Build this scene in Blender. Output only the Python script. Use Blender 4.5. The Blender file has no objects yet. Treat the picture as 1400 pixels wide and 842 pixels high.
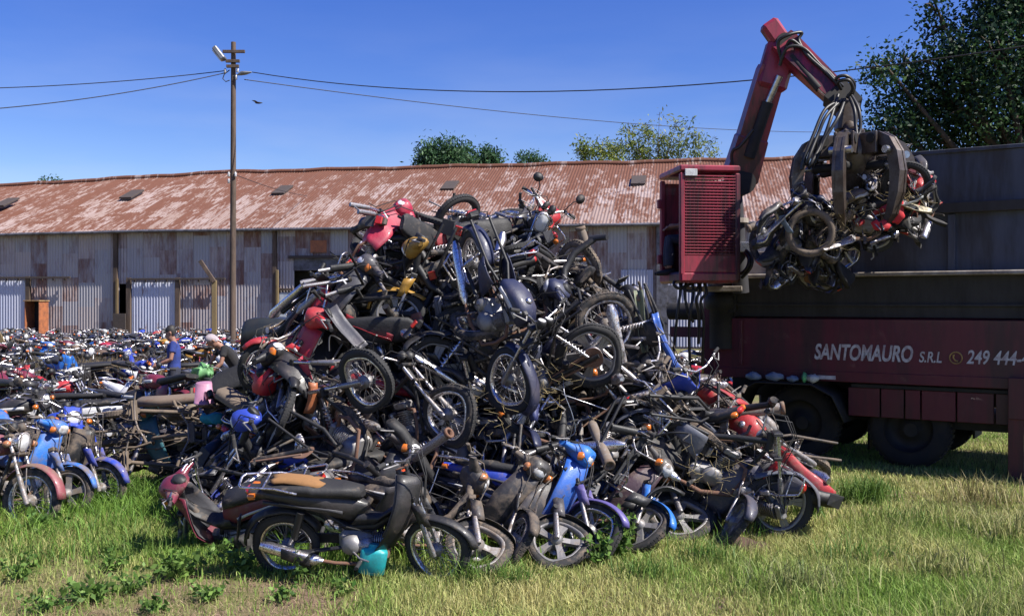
import bpy, math, random
import numpy as np
from mathutils import Vector, Matrix, noise
PI = math.pi
R = math.radians
V = Vector
scene = bpy.context.scene
C = scene.collection
random.seed(7)

# ------------------------------------------------------------------ camera, sky, sun, exposure
F = 1361.0                                   # focal length in photo pixels (photo is 1400 wide)
EYE = 2.15
cam = bpy.data.cameras.new('camera')
cam.sensor_width = 36.0
cam.lens = 36.0 * F / 1400.0
cam.shift_y = -0.005
cam.clip_end = 3000
cam_o = bpy.data.objects.new('camera', cam)
cam_o.location = (0, 0, EYE)
cam_o.rotation_euler = (R(90), 0, 0)
C.objects.link(cam_o)
scene.camera = cam_o

AZ, EL = R(-24), R(50)                       # sun azimuth (from +X, anticlockwise) and elevation
SUN = V((math.cos(AZ) * math.cos(EL), math.sin(AZ) * math.cos(EL), math.sin(EL)))
world = bpy.data.worlds.new('World')
scene.world = world
world.use_nodes = True
wn = world.node_tree
sky = wn.nodes.new('ShaderNodeTexSky')
sky.sky_type = 'NISHITA'
sky.sun_disc = False
sky.sun_elevation = EL
sky.sun_rotation = math.atan2(SUN.x, SUN.y)
sky.air_density = 1.0
sky.dust_density = 0.3
sky.ozone_density = 3.0
sky.altitude = 200
hsv = wn.nodes.new('ShaderNodeHueSaturation')
hsv.inputs['Hue'].default_value = 0.528
hsv.inputs['Saturation'].default_value = 1.36
wn.links.new(sky.outputs[0], hsv.inputs['Color'])
# faint high cloud low over the horizon
tc = wn.nodes.new('ShaderNodeTexCoord')
mp_ = wn.nodes.new('ShaderNodeMapping')
mp_.inputs['Scale'].default_value = (3.0, 3.0, 14.0)
wn.links.new(tc.outputs['Generated'], mp_.inputs['Vector'])
cn = wn.nodes.new('ShaderNodeTexNoise')
cn.inputs['Scale'].default_value = 1.6
cn.inputs['Detail'].default_value = 6
wn.links.new(mp_.outputs[0], cn.inputs['Vector'])
sx = wn.nodes.new('ShaderNodeSeparateXYZ')
wn.links.new(tc.outputs['Generated'], sx.inputs[0])
band = wn.nodes.new('ShaderNodeMapRange')
band.inputs[1].default_value, band.inputs[2].default_value = 0.30, 0.10
wn.links.new(sx.outputs['Z'], band.inputs[0])
thin = wn.nodes.new('ShaderNodeMapRange')
thin.inputs[1].default_value, thin.inputs[2].default_value, thin.inputs[4].default_value = 0.42, 0.80, 0.24
wn.links.new(cn.outputs[0], thin.inputs[0])
ml = wn.nodes.new('ShaderNodeMath')
ml.operation = 'MULTIPLY'
wn.links.new(band.outputs[0], ml.inputs[0])
wn.links.new(thin.outputs[0], ml.inputs[1])
cmix = wn.nodes.new('ShaderNodeMix')
cmix.data_type = 'RGBA'
wn.links.new(ml.outputs[0], cmix.inputs[0])
wn.links.new(hsv.outputs[0], cmix.inputs[6])
cmix.inputs[7].default_value = (4.6, 4.9, 5.8, 1)
wn.links.new(cmix.outputs[2], wn.nodes['Background'].inputs[0])
wn.nodes['Background'].inputs[1].default_value = 0.082
sl = bpy.data.lights.new('sun', 'SUN')
sl.energy = 5.0
sl.angle = R(0.5)
sl.color = (1.0, 0.95, 0.87)
so = bpy.data.objects.new('sun', sl)
so.rotation_euler = SUN.to_track_quat('Z', 'Y').to_euler()
so.location = (0, 0, 40)
C.objects.link(so)
scene.view_settings.view_transform = 'Standard'
scene.view_settings.look = 'None'
scene.view_settings.exposure = 0.92
scene.view_settings.gamma = 1.0
scene.view_settings.use_curve_mapping = False


def at(px, py, Y):
    """a point of the place seen at photo pixel (px, py), Y metres away"""
    return V(((px - 700) / F * Y, Y, EYE - (py - 414) / F * Y))


def ground_at(px, py):
    return at(px, py, F * EYE / (py - 414))


def to_px(p):
    return (700 + F * p.x / p.y, 414 - F * (p.z - EYE) / p.y)


# ------------------------------------------------------------------ materials
class NT:
    def __init__(s, name):
        s.m = bpy.data.materials.new(name)
        s.m.use_nodes = True
        s.t = s.m.node_tree
        s.b = s.t.nodes['Principled BSDF']

    def n(s, typ, **kw):
        nd = s.t.nodes.new('ShaderNode' + typ)
        for k, v in kw.items():
            if k.startswith('i_'):
                key = k[2:]
                key = int(key) if key.isdigit() else key
                s.put(nd, key, v)
            else:
                setattr(nd, k, v)
        return nd

    def put(s, nd, key, v):
        if isinstance(v, bpy.types.NodeSocket):
            s.t.links.new(v, nd.inputs[key])
        else:
            if isinstance(v, tuple) and len(v) == 3 and nd.inputs[key].type == 'RGBA':
                v = v + (1,)
            nd.inputs[key].default_value = v

    def math(s, op, a, b=0.0, clamp=False):
        nd = s.n('Math', operation=op, use_clamp=clamp)
        s.put(nd, 0, a)
        s.put(nd, 1, b)
        return nd.outputs[0]

    def ramp(s, v, lo, hi):
        nd = s.n('MapRange', interpolation_type='SMOOTHSTEP')
        s.put(nd, 0, v)
        s.put(nd, 1, lo)
        s.put(nd, 2, hi)
        return nd.outputs[0]

    def mix(s, f, a, b):
        nd = s.n('Mix', data_type='RGBA')
        s.put(nd, 0, f)
        s.put(nd, 6, a)
        s.put(nd, 7, b)
        return nd.outputs[2]

    def mixf(s, f, a, b):
        nd = s.n('Mix', data_type='FLOAT')
        s.put(nd, 0, f)
        s.put(nd, 2, a)
        s.put(nd, 3, b)
        return nd.outputs[0]

    def noise(s, vec, scale, detail=4, rough=0.55, out=0):
        nd = s.n('TexNoise')
        if vec is not None:
            s.put(nd, 'Vector', vec)
        s.put(nd, 'Scale', scale)
        s.put(nd, 'Detail', detail)
        s.put(nd, 'Roughness', rough)
        return nd.outputs[out]

    def obj(s):
        return s.n('TexCoord').outputs['Object']

    def bump(s, h, strength=0.3, dist=0.01):
        nd = s.n('Bump')
        s.put(nd, 'Strength', strength)
        s.put(nd, 'Distance', dist)
        s.put(nd, 'Height', h)
        s.t.links.new(nd.outputs[0], s.b.inputs['Normal'])

    def set(s, **kw):
        names = {'color': 'Base Color', 'rough': 'Roughness', 'metal': 'Metallic', 'coat': 'Coat Weight',
                 'spec': 'Specular IOR Level', 'alpha': 'Alpha', 'trans': 'Transmission Weight'}
        for k, v in kw.items():
            s.put(s.b, names[k], v)
        return s


DUST = (0.115, 0.085, 0.062)
M = {}


def bike_mat(key, base, rough, metal, coat=0.0, scale=9.0, rust=0.0):
    """base None: the object's own colour; the object's colour alpha says how much dust lies on it"""
    t = NT(key)
    oi = t.n('ObjectInfo')
    co = t.obj()
    shift = t.n('VectorMath', operation='ADD')
    t.put(shift, 0, co)
    cmb = t.n('CombineXYZ')
    t.put(cmb, 0, t.math('MULTIPLY', oi.outputs['Random'], 37.0))
    t.put(cmb, 1, t.math('MULTIPLY', oi.outputs['Random'], 11.0))
    t.put(shift, 1, cmb.outputs[0])
    vec = shift.outputs[0]
    n1 = t.noise(vec, scale, 6, 0.65)
    n2 = t.noise(vec, scale * 6, 3, 0.6)
    col = oi.outputs['Color'] if base is None else base
    if key == 'paint':                                                   # sun-faded patches
        col = t.mix(t.math('MULTIPLY', t.ramp(t.noise(vec, 3.0, 3), 0.45, 0.75), 0.35), col, (0.16, 0.13, 0.13))
    if rust:
        col = t.mix(t.math('MULTIPLY', t.ramp(n2, 0.48, 0.62), rust), col if base is None else tuple(base), (0.17, 0.075, 0.04))
    else:
        col = t.mix(t.math('MULTIPLY', n2, 0.35), col, (0.03, 0.028, 0.027))
    thr = t.math('SUBTRACT', 0.80, t.math('MULTIPLY', oi.outputs['Alpha'], 0.62))
    f = t.math('MULTIPLY', t.math('SUBTRACT', n1, thr), 5.0, clamp=True)
    f = t.math('MULTIPLY', f, 0.9)
    dust = t.mix(n2, DUST, (0.20, 0.155, 0.115))
    t.set(color=t.mix(f, col, dust), rough=t.mixf(f, t.mixf(n2, rough, rough + 0.22), 0.95), metal=t.mixf(f, metal, 0.0))
    if key in ('paint', 'black', 'grey_plastic', 'seat'):
        t.bump(t.math('ADD', n1, t.math('MULTIPLY', n2, 0.15)), 0.35, 0.02)
    if coat:
        t.set(coat=t.mixf(f, coat, 0.0))
        t.put(t.b, 'Coat Roughness', 0.12)
    M[key] = t.m


bike_mat('paint', None, 0.42, 0.0, 0.12, 7)
bike_mat('plain', None, 0.5, 0.0, 0.0, 8)
bike_mat('black', (0.010, 0.010, 0.012), 0.45, 0.0, 0.0, 8)
bike_mat('grey_plastic', (0.05, 0.05, 0.058), 0.5, 0.0)
bike_mat('seat', (0.013, 0.013, 0.015), 0.55, 0.0, 0.0, 10)
bike_mat('rubber', (0.022, 0.022, 0.023), 0.75, 0.0, 0.0, 14)
bike_mat('steel', (0.33, 0.33, 0.34), 0.38, 0.8, 0.0, 16, 0.6)
bike_mat('alloy', (0.30, 0.29, 0.29), 0.48, 0.7, 0.0, 16)
bike_mat('chrome', (0.72, 0.72, 0.75), 0.24, 1.0, 0.0, 14, 0.75)
bike_mat('rusty', (0.15, 0.085, 0.06), 0.8, 0.15, 0.0, 14, 0.8)
bike_mat('foam', (0.27, 0.135, 0.05), 0.95, 0.0)
bike_mat('lens', (0.75, 0.76, 0.78), 0.12, 0.0, 0.8)
bike_mat('lens_red', (0.45, 0.015, 0.01), 0.2, 0.0, 0.7)
bike_mat('lens_orange', (0.62, 0.16, 0.01), 0.2, 0.0, 0.7)
bike_mat('plate', (0.05, 0.05, 0.055), 0.5, 0.0)
bike_mat('white_mark', (0.6, 0.6, 0.6), 0.5, 0.0)


def simple(key, color, rough=0.6, metal=0.0, var=0.25, scale=6.0, dark=(0.03, 0.025, 0.02), coat=0.0, bump=0.0, streak=False):
    t = NT(key)
    co = t.obj()
    if streak:
        mp = t.n('Mapping')
        t.put(mp, 'Vector', co)
        mp.inputs['Scale'].default_value = (1, 1, 0.15)
        co = mp.outputs[0]
    n1 = t.noise(co, scale, 6, 0.65)
    n2 = t.noise(co, scale * 7, 3, 0.6)
    f = t.math('MULTIPLY', t.ramp(t.math('ADD', n1, t.math('MULTIPLY', n2, 0.3)), 0.5, 0.85), var * 2, clamp=True)
    t.set(color=t.mix(f, color, dark), rough=t.mixf(n2, rough - 0.08, rough + 0.15), metal=metal)
    if coat:
        t.set(coat=coat)
    if bump:
        t.bump(n2, bump)
    M[key] = t.m
    return t


# ------------------------------------------------------------------ mesh builder
def frame_of(d):
    d = d.normalized()
    a = V((0, 0, 1)) if abs(d.z) < 0.9 else V((1, 0, 0))
    u = a.cross(d).normalized()
    return u, d.cross(u).normalized()


class MB:
    def __init__(s):
        s.v, s.f, s.m, s.s, s.keys = [], [], [], [], []

    def k(s, key):
        if key not in s.keys:
            s.keys.append(key)
        return s.keys.index(key)

    def add(s, vs, fs, m, smooth=True):
        o = len(s.v)
        s.v += [tuple(p) for p in vs]
        mi = s.k(m)
        for f in fs:
            s.f.append(tuple(i + o for i in f))
            s.m.append(mi)
            s.s.append(smooth)
        return s

    def loft(s, rings, m, cap=True, closed=True, smooth=True):
        n = len(rings[0])
        vs = [p for r in rings for p in r]
        fs = []
        for i in range(len(rings) - 1):
            for j in range(n if closed else n - 1):
                a, b = i * n + j, i * n + (j + 1) % n
                fs.append((a, b, b + n, a + n))
        s.add(vs, fs, m, smooth)
        if cap:
            s.add(rings[0], [tuple(reversed(range(n)))], m, False)
            s.add(rings[-1], [tuple(range(n))], m, False)
        return s

    def tube(s, pts, r, m, n=8, cap=True):
        pts = [V(p) for p in pts]
        rs = r if isinstance(r, (list, tuple)) else [r] * len(pts)
        rings = []
        u = None
        for i, p in enumerate(pts):
            d = (pts[min(i + 1, len(pts) - 1)] - pts[max(i - 1, 0)])
            if d.length < 1e-9:
                d = V((0, 0, 1))
            d.normalize()
            if u is None:
                u, w = frame_of(d)
            else:
                u = (u - d * u.dot(d))
                if u.length < 1e-6:
                    u, w = frame_of(d)
                u.normalize()
                w = d.cross(u)
            rings.append([p + (u * math.cos(2 * PI * k / n) + w * math.sin(2 * PI * k / n)) * rs[i] for k in range(n)])
        return s.loft(rings, m, cap)

    def lathe(s, prof, o, ax, m, n=16, cap=False, smooth=True):
        o, ax = V(o), V(ax).normalized()
        u, w = frame_of(ax)
        rings = [[o + ax * h + (u * math.cos(2 * PI * k / n) + w * math.sin(2 * PI * k / n)) * r for k in range(n)] for r, h in prof]
        return s.loft(rings, m, cap, True, smooth)

    def torus(s, Rr, r, o, ax, m, n=32, k=8, flat=1.0):
        o, ax = V(o), V(ax).normalized()
        u, w = frame_of(ax)
        rings = []
        for i in range(n + 1):
            a = 2 * PI * i / n
            d = u * math.cos(a) + w * math.sin(a)
            rings.append([o + d * (Rr + r * math.cos(2 * PI * j / k)) + ax * (r * flat * math.sin(2 * PI * j / k)) for j in range(k)])
        return s.loft(rings, m, False)

    def sheet(s, g, t, m, smooth=True):
        """thick sheet from a grid of points"""
        A = np.array([[tuple(p) for p in row] for row in g], float)
        du = np.gradient(A, axis=0)
        dv = np.gradient(A, axis=1)
        nn = np.cross(du, dv)
        nn /= np.linalg.norm(nn, axis=2, keepdims=True) + 1e-9
        a, b = A + nn * t / 2, A - nn * t / 2
        r, c = A.shape[:2]
        vs = list(a.reshape(-1, 3)) + list(b.reshape(-1, 3))
        N = r * c
        fs = []
        for i in range(r - 1):
            for j in range(c - 1):
                q = (i * c + j, (i + 1) * c + j, (i + 1) * c + j + 1, i * c + j + 1)
                fs.append(q)
                fs.append(tuple(x + N for x in reversed(q)))
        edge = [i for i in range(c)] + [i * c + c - 1 for i in range(1, r)] + [(r - 1) * c + j for j in range(c - 2, -1, -1)] + [i * c for i in range(r - 2, 0, -1)]
        for i in range(len(edge)):
            p, q = edge[i], edge[(i + 1) % len(edge)]
            fs.append((p, q, q + N, p + N))
        return s.add(vs, fs, m, smooth)

    def box(s, c, size, m, rot=None, bev=0.006):
        c = V(c)
        h = [x / 2 for x in size]
        b = min(bev, min(h) * 0.45)
        vs, idx = [], {}
        for sx in (-1, 1):
            for sy in (-1, 1):
                for sz in (-1, 1):
                    for a in range(3):
                        p = [sx * (h[0] - b), sy * (h[1] - b), sz * (h[2] - b)]
                        p[a] += (sx, sy, sz)[a] * b
                        idx[(sx, sy, sz, a)] = len(vs)
                        p = V(p)
                        vs.append(c + (rot @ p if rot else p))
        fs = []
        for a in range(3):
            o = [x for x in range(3) if x != a]
            for sg in (-1, 1):
                f = []
                for (p, q) in ((-1, -1), (1, -1), (1, 1), (-1, 1)):
                    k = [0, 0, 0]
                    k[a], k[o[0]], k[o[1]] = sg, p, q
                    f.append(idx[tuple(k) + (a,)])
                fs.append(tuple(f))
            for p in (-1, 1):
                for q in (-1, 1):
                    k0, k1 = [0, 0, 0], [0, 0, 0]
                    k0[a], k1[a] = -1, 1
                    for k in (k0, k1):
                        k[o[0]], k[o[1]] = p, q
                    fs.append((idx[tuple(k0) + (o[0],)], idx[tuple(k1) + (o[0],)], idx[tuple(k1) + (o[1],)], idx[tuple(k0) + (o[1],)]))
        for sx in (-1, 1):
            for sy in (-1, 1):
                for sz in (-1, 1):
                    fs.append(tuple(idx[(sx, sy, sz, a)] for a in range(3)))
        return s.add(vs, fs, m, False)

    def merge(s, o):
        n = len(s.v)
        s.v += o.v
        for f, mi, sm in zip(o.f, o.m, o.s):
            s.f.append(tuple(i + n for i in f))
            s.m.append(s.k(o.keys[mi]))
            s.s.append(sm)
        return s

    def warp(s, fn):
        s.v = [tuple(fn(V(p))) for p in s.v]
        return s

    def mesh(s, name):
        me = bpy.data.meshes.new(name)
        me.from_pydata(s.v, [], s.f)
        for k in s.keys:
            me.materials.append(M[k])
        me.polygons.foreach_set('material_index', s.m)
        me.polygons.foreach_set('use_smooth', s.s)
        me.update()
        return me

    def obj(s, name, parent=None, color=None):
        o = bpy.data.objects.new(name, s.mesh(name))
        C.objects.link(o)
        if parent:
            o.parent = parent
        if color:
            o.color = color
        return o


def tag(o, label=None, cat=None, group=None, kind=None):
    if label:
        o['label'] = label
    if cat:
        o['category'] = cat
    if group:
        o['group'] = group
    if kind:
        o['kind'] = kind
    return o


def empty(name, loc=(0, 0, 0), rz=0.0, mat=None):
    o = bpy.data.objects.new(name, None)
    o.empty_display_size = 0.2
    C.objects.link(o)
    if mat is not None:
        o.matrix_world = mat
    else:
        o.location = loc
        o.rotation_euler = (0, 0, rz)
    return o


def ell(c, u, w, a, b, n=12, p=2.4):
    """superellipse ring about c in directions u, w"""
    r = []
    for i in range(n):
        t = 2 * PI * i / n
        x, y = math.cos(t), math.sin(t)
        r.append(V(c) + V(u) * (a * math.copysign(abs(x) ** (2 / p), x)) + V(w) * (b * math.copysign(abs(y) ** (2 / p), y)))
    return r


def spine(secs, m, mb, n=12, p=2.4):
    """body along x: (x, z, half width, half height)"""
    rings = [ell((x, 0, z), (0, 1, 0), (0, 0, 1), a, b, n, p) for x, z, a, b in secs]
    return mb.loft(rings, m)
# ------------------------------------------------------------------ motorbikes: one builder for each kind, local x forward, z up
def wheel_parts(Rw, rt, style, drum=0.055):
    """rim with hub and spokes or cast blades, and the tyre, about the y axis at the origin"""
    w, t = MB(), MB()
    ax = (0, 1, 0)
    rr = Rw - 2 * rt
    t.torus(Rw - rt, rt, (0, 0, 0), ax, 'rubber', 36, 10, 0.92)
    for i in range(56):                                              # tread blocks
        a = 2 * PI * i / 56
        d = V((math.cos(a), 0, math.sin(a)))
        rot = Matrix.Rotation(-a, 3, 'Y')
        for sg in (-1, 1):
            t.box(d * (Rw - 0.0055) + V((0, sg * rt * 0.36, 0)), (0.008, rt * 0.5, Rw * 0.088), 'rubber', rot, 0.002)
    km = 'chrome' if style == 'spoke' else 'alloy'
    prof = [(rr + 0.012, -0.028), (rr + 0.006, -0.030), (rr - 0.006, -0.026), (rr - 0.014, -0.012), (rr - 0.014, 0.012), (rr - 0.006, 0.026), (rr + 0.006, 0.030), (rr + 0.012, 0.028)]
    w.lathe(prof, (0, 0, 0), ax, km, 36)
    if style == 'spoke':
        for i in range(32):
            a = 2 * PI * i / 32
            b = a + (0.42 if i % 4 < 2 else -0.42)
            y = 0.03 if i % 2 else -0.03
            w.tube([(drum * 0.75 * math.cos(b), y, drum * 0.75 * math.sin(b)), ((rr - 0.01) * math.cos(a), y * 0.2, (rr - 0.01) * math.sin(a))], 0.0024, 'steel', 4, False)
        w.lathe([(0.012, -0.075), (0.022, -0.07), (0.024, -0.045), (drum, -0.042), (drum, 0.03), (drum * 0.8, 0.04), (0.024, 0.045), (0.012, 0.075)], (0, 0, 0), ax, 'alloy', 18, True)
    elif style == 'cast':
        for i in range(5):
            a = 2 * PI * i / 5 + 0.3
            for da in (-0.10, 0.10):
                p0 = V((0.035 * math.cos(a + da * 2), 0, 0.035 * math.sin(a + da * 2)))
                p1 = V(((rr - 0.008) * math.cos(a + da), 0, (rr - 0.008) * math.sin(a + da)))
                d = (p1 - p0).normalized()
                tt = V((-d.z, 0, d.x))
                rings = []
                for q, wd, th in ((p0, 0.019, 0.022), (p0.lerp(p1, 0.5), 0.013, 0.015), (p1, 0.020, 0.013)):
                    rings.append([q + tt * wd + V((0, th, 0)), q + tt * wd - V((0, th, 0)), q - tt * wd - V((0, th, 0)), q - tt * wd + V((0, th, 0))])
                w.loft(rings, 'alloy', False, True, False)
        w.lathe([(0.012, -0.07), (0.03, -0.06), (drum, -0.035), (drum, 0.035), (0.03, 0.05), (0.012, 0.07)], (0, 0, 0), ax, 'alloy', 18, True)
        w.lathe([(0.045, 0.048), (0.095, 0.050), (0.095, 0.055), (0.045, 0.057)], (0, 0, 0), ax, 'steel', 24)
    else:                                                            # three wide blades
        for i in range(3):
            a = 2 * PI * i / 3
            p0 = V((0.03 * math.cos(a), 0, 0.03 * math.sin(a)))
            p1 = V(((rr - 0.006) * math.cos(a), 0, (rr - 0.006) * math.sin(a)))
            tt = V((-math.sin(a), 0, math.cos(a)))
            rings = []
            for q, wd, th in ((p0, 0.030, 0.024), (p0.lerp(p1, 0.5), 0.026, 0.018), (p1, 0.055, 0.013)):
                rings.append([q + tt * wd + V((0, th, 0)), q + tt * wd - V((0, th, 0)), q - tt * wd - V((0, th, 0)), q - tt * wd + V((0, th, 0))])
            w.loft(rings, 'alloy', False, True, False)
        w.lathe([(0.012, -0.07), (0.03, -0.06), (0.062, -0.035), (0.062, 0.035), (0.03, 0.05), (0.012, 0.07)], (0, 0, 0), ax, 'alloy', 18, True)
        w.lathe([(0.05, 0.048), (0.10, 0.050), (0.10, 0.055), (0.05, 0.057)], (0, 0, 0), ax, 'steel', 24)
    return w, t


def arc_fender(cx, cz, Rf, a0, a1, w, m, flare=0.05, n=14, t=0.006, tip=1.0):
    g = []
    for i in range(n + 1):
        f = i / n
        a = R(a0 + (a1 - a0) * f)
        ww = w * (1 - (1 - tip) * abs(2 * f - 1) ** 3)
        row = []
        for j in range(9):
            v = j / 4 - 1
            r = Rf - flare * abs(v) ** 2.2
            row.append((cx + r * math.cos(a), ww * v, cz + r * math.sin(a)))
        g.append(row)
    return MB().sheet(g, t, m)


def shift(mb, d):
    d = V(d)
    return mb.warp(lambda p: p + d)


def fins(mb, o, ax, r0, r1, L, n, m):
    o, ax = V(o), V(ax).normalized()
    prof = []
    for i in range(n):
        h = L * i / n
        prof += [(r0, h), (r1, h + L * 0.12 / n), (r1, h + L * 0.5 / n), (r0, h + L * 0.62 / n)]
    mb.lathe(prof, o, ax, m, 14, True, False)


def handlebar(cz, cx, hw, sweep, rise, m='chrome'):
    b = MB().tube([(cx - sweep, -hw, cz + rise), (cx - sweep * 0.3, -hw * 0.55, cz + rise * 0.8), (cx, -0.09, cz), (cx, 0.09, cz), (cx - sweep * 0.3, hw * 0.55, cz + rise * 0.8), (cx - sweep, hw, cz + rise)], 0.011, m, 8)
    grips, levers = [], MB()
    for sg in (-1, 1):
        g = MB().tube([(cx - sweep * 0.72, sg * hw * 0.80, cz + rise), (cx - sweep, sg * (hw + 0.01), cz + rise)], [0.017, 0.018], 'rubber', 10)
        grips.append(g)
        levers.tube([(cx - sweep * 0.5 + 0.02, sg * hw * 0.66, cz + rise), (cx - sweep * 0.5 + 0.065, sg * hw * 0.76, cz + rise), (cx - sweep + 0.04, sg * hw * 1.0, cz + rise - 0.01)], [0.008, 0.008, 0.005], 'alloy', 6)
        levers.box((cx - sweep * 0.45, sg * hw * 0.68, cz + rise), (0.04, 0.045, 0.035), 'black')
    return b.merge(levers), grips


def mirrors(cx, cz, hw):
    out = []
    for sg in (-1, 1):
        mm = MB().tube([(cx, sg * hw * 0.6, cz), (cx + 0.02, sg * hw * 0.7, cz + 0.12), (cx, sg * hw * 0.85, cz + 0.19)], 0.006, 'black', 6)
        mm.lathe([(0.001, 0.03), (0.035, 0.022), (0.055, 0.0), (0.052, -0.004), (0.001, -0.004)], (cx, sg * hw * 0.88, cz + 0.2), (1, 0, 0.1), 'black', 14)
        out.append(mm)
    return out


def make_moped(style='spoke', sharp=0.0):
    """small step-through motorbike; returns list of (name, mesh builder, parent index, steered)"""
    P = []
    Rw, rt = 0.275, 0.037
    fx, rx, hz = 0.61, -0.61, 0.275

    def put(name, mb, parent=None, steer=False):
        P.append((name, mb, parent, steer))
        return len(P) - 1
    fr = MB()
    fr.tube([(0.36, 0, 0.90), (0.41, 0, 0.74)], 0.032, 'black', 10)
    fr.tube([(0.39, 0, 0.78), (0.28, 0, 0.58), (0.12, 0, 0.46), (-0.08, 0, 0.44), (-0.2, 0, 0.50)], 0.036, 'black', 10)
    for sg in (-1, 1):
        fr.tube([(-0.08, sg * 0.04, 0.45), (-0.30, sg * 0.10, 0.62), (-0.72, sg * 0.09, 0.70)], 0.016, 'black', 8)
        fr.tube([(-0.05, sg * 0.09, 0.32), (-0.40, sg * 0.10, 0.29), (rx - 0.05, sg * 0.09, hz)], 0.018, 'black', 8)
        fr.tube([(rx + 0.02, sg * 0.115, 0.31), (-0.50, sg * 0.115, 0.47)], 0.018, 'steel', 8)
        fr.tube([(-0.53, sg * 0.115, 0.41), (-0.44, sg * 0.112, 0.62)], 0.030, 'black', 10)
        fr.tube([(0.06, sg * 0.08, 0.24), (0.05, sg * 0.30, 0.25)], 0.010, 'steel', 6)
        fr.tube([(0.05, sg * 0.20, 0.25), (0.05, sg * 0.31, 0.25)], 0.018, 'rubber', 8)
        fr.tube([(-0.36, sg * 0.12, 0.30), (-0.36, sg * 0.24, 0.31)], 0.016, 'rubber', 8)
    fr.tube([(-0.08, 0.12, 0.25), (-0.16, 0.17, 0.03), (-0.12, 0.19, 0.02)], 0.010, 'steel', 6)
    fr.box((-0.33, 0.075, 0.31), (0.52, 0.02, 0.085), 'black', None, 0.02)
    put('frame', fr)
    en = MB()
    en.box((-0.02, 0, 0.335), (0.26, 0.17, 0.19), 'alloy', None, 0.04)
    for sg in (-1, 1):
        en.lathe([(0.001, 0.03), (0.06, 0.028), (0.085, 0.0), (0.09, -0.03)], (-0.04, sg * 0.10, 0.33), (0, sg, 0), 'alloy', 18)
        en.lathe([(0.001, 0.02), (0.045, 0.018), (0.06, -0.02)], (0.06, sg * 0.10, 0.34), (0, sg, 0), 'steel', 14)
    fins(en, (0.10, 0, 0.35), (1, 0, 0.06), 0.042, 0.062, 0.10, 6, 'steel')
    en.box((0.235, 0, 0.357), (0.07, 0.10, 0.10), 'alloy', None, 0.02)
    en.tube([(0.16, 0.03, 0.40), (0.14, 0.03, 0.47), (0.05, 0.02, 0.50)], 0.020, 'black', 8)
    en.tube([(-0.02, -0.12, 0.30), (0.04, -0.16, 0.26), (0.12, -0.20, 0.25)], 0.008, 'steel', 6)
    for q in range(3):
        en.tube([(0.10, 0.05 - 0.05 * q, 0.42), (0.02 - 0.1 * q, 0.14 - 0.14 * q, 0.47 + 0.03 * q), (-0.16, 0.11 - 0.11 * q, 0.46), (-0.28, 0.09 - 0.08 * q, 0.56)], 0.006, 'rubber', 5)
    put('engine', en)
    ex = MB().tube([(0.24, -0.02, 0.31), (0.22, -0.07, 0.23), (0.08, -0.12, 0.18), (-0.16, -0.14, 0.20), (-0.28, -0.15, 0.23)], 0.015, 'rusty', 8)
    ex.tube([(-0.26, -0.15, 0.225), (-0.32, -0.155, 0.24), (-0.72, -0.165, 0.345), (-0.78, -0.165, 0.36)], [0.02, 0.043, 0.047, 0.03], 'chrome', 12)
    ex.sheet([[(-0.35 - 0.25 * i / 3, -0.205 - 0.012 * math.cos(1.2 * (j / 2 - 1)), 0.255 + 0.066 * i / 3 + 0.045 * (j / 2 - 1)) for j in range(5)] for i in range(4)], 0.003, 'black')
    put('exhaust', ex)
    for (x, steer) in ((rx, False), (fx, True)):
        w, t = wheel_parts(Rw, rt, style)
        i = put('wheel', shift(w, (x, 0, hz)), None, steer)
        put('tyre', shift(t, (x, 0, hz)), i, steer)
    fk = MB()
    for sg in (-1, 1):
        fk.tube([(fx + 0.01, sg * 0.072, hz - 0.03), (fx, sg * 0.072, hz), (0.51, sg * 0.072, 0.52)], [0.022, 0.024, 0.021], 'steel', 10)
        fk.tube([(0.515, sg * 0.072, 0.50), (0.43, sg * 0.072, 0.70)], 0.015, 'chrome', 10)
    fk.tube([(fx, -0.095, hz), (fx, 0.095, hz)], 0.009, 'steel', 8)
    fk.box((0.425, 0, 0.71), (0.06, 0.19, 0.04), 'black', Matrix.Rotation(R(-20), 3, 'Y'))
    fk.tube([(0.43, 0, 0.70), (0.36, 0, 0.93)], 0.014, 'black', 8)
    for y0, z1 in ((0.06, 0.33), (-0.05, 0.5), (0.03, 0.6)):
        fk.tube([(0.30, y0 * 4, 1.01), (0.42, y0 * 3.2, 1.02), (0.50, y0 * 1.6, 0.86), (0.49, y0 * 1.4, 0.62), (0.56, 0.085 if y0 > 0 else -0.085, z1)], 0.005, 'rubber', 5)
    put('fork', fk, None, True)
    fe = arc_fender(fx, hz, 0.318, 12, 152, 0.056, 'paint', 0.034 - 0.006 * sharp, 16, 0.005, 0.6)
    for sg in (-1, 1):
        fe.sheet([[(0.55 - 0.03 * i + (0.05 if j else -0.05), sg * (0.085 + 0.004 * i), 0.50 + 0.06 * i) for j in range(2)] for i in range(4)], 0.006, 'paint')
    put('front_fender', fe, None, True)
    hb, grips = handlebar(0.99, 0.36, 0.325, 0.09, 0.03)
    i = put('handlebar', hb, None, True)
    for g in grips:
        put('grip', g, i, True)
    for mm in mirrors(0.33, 1.02, 0.33):
        put('mirror', mm, i, True)
    cw = MB()
    rings = []
    for (x, z, a, b) in ((0.50, 0.90, 0.045, 0.05), (0.485, 0.91, 0.085, 0.075), (0.44, 0.93, 0.115, 0.088), (0.37, 0.96, 0.125, 0.075), (0.30, 0.985, 0.10, 0.045), (0.27, 0.99, 0.06, 0.02)):
        rings.append(ell((x - 0.01 * sharp, 0, z), (0, 1, 0), (0.35, 0, 0.94), a, b, 14, 2.6 - 0.5 * sharp))
    cw.loft(rings, 'paint')
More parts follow.
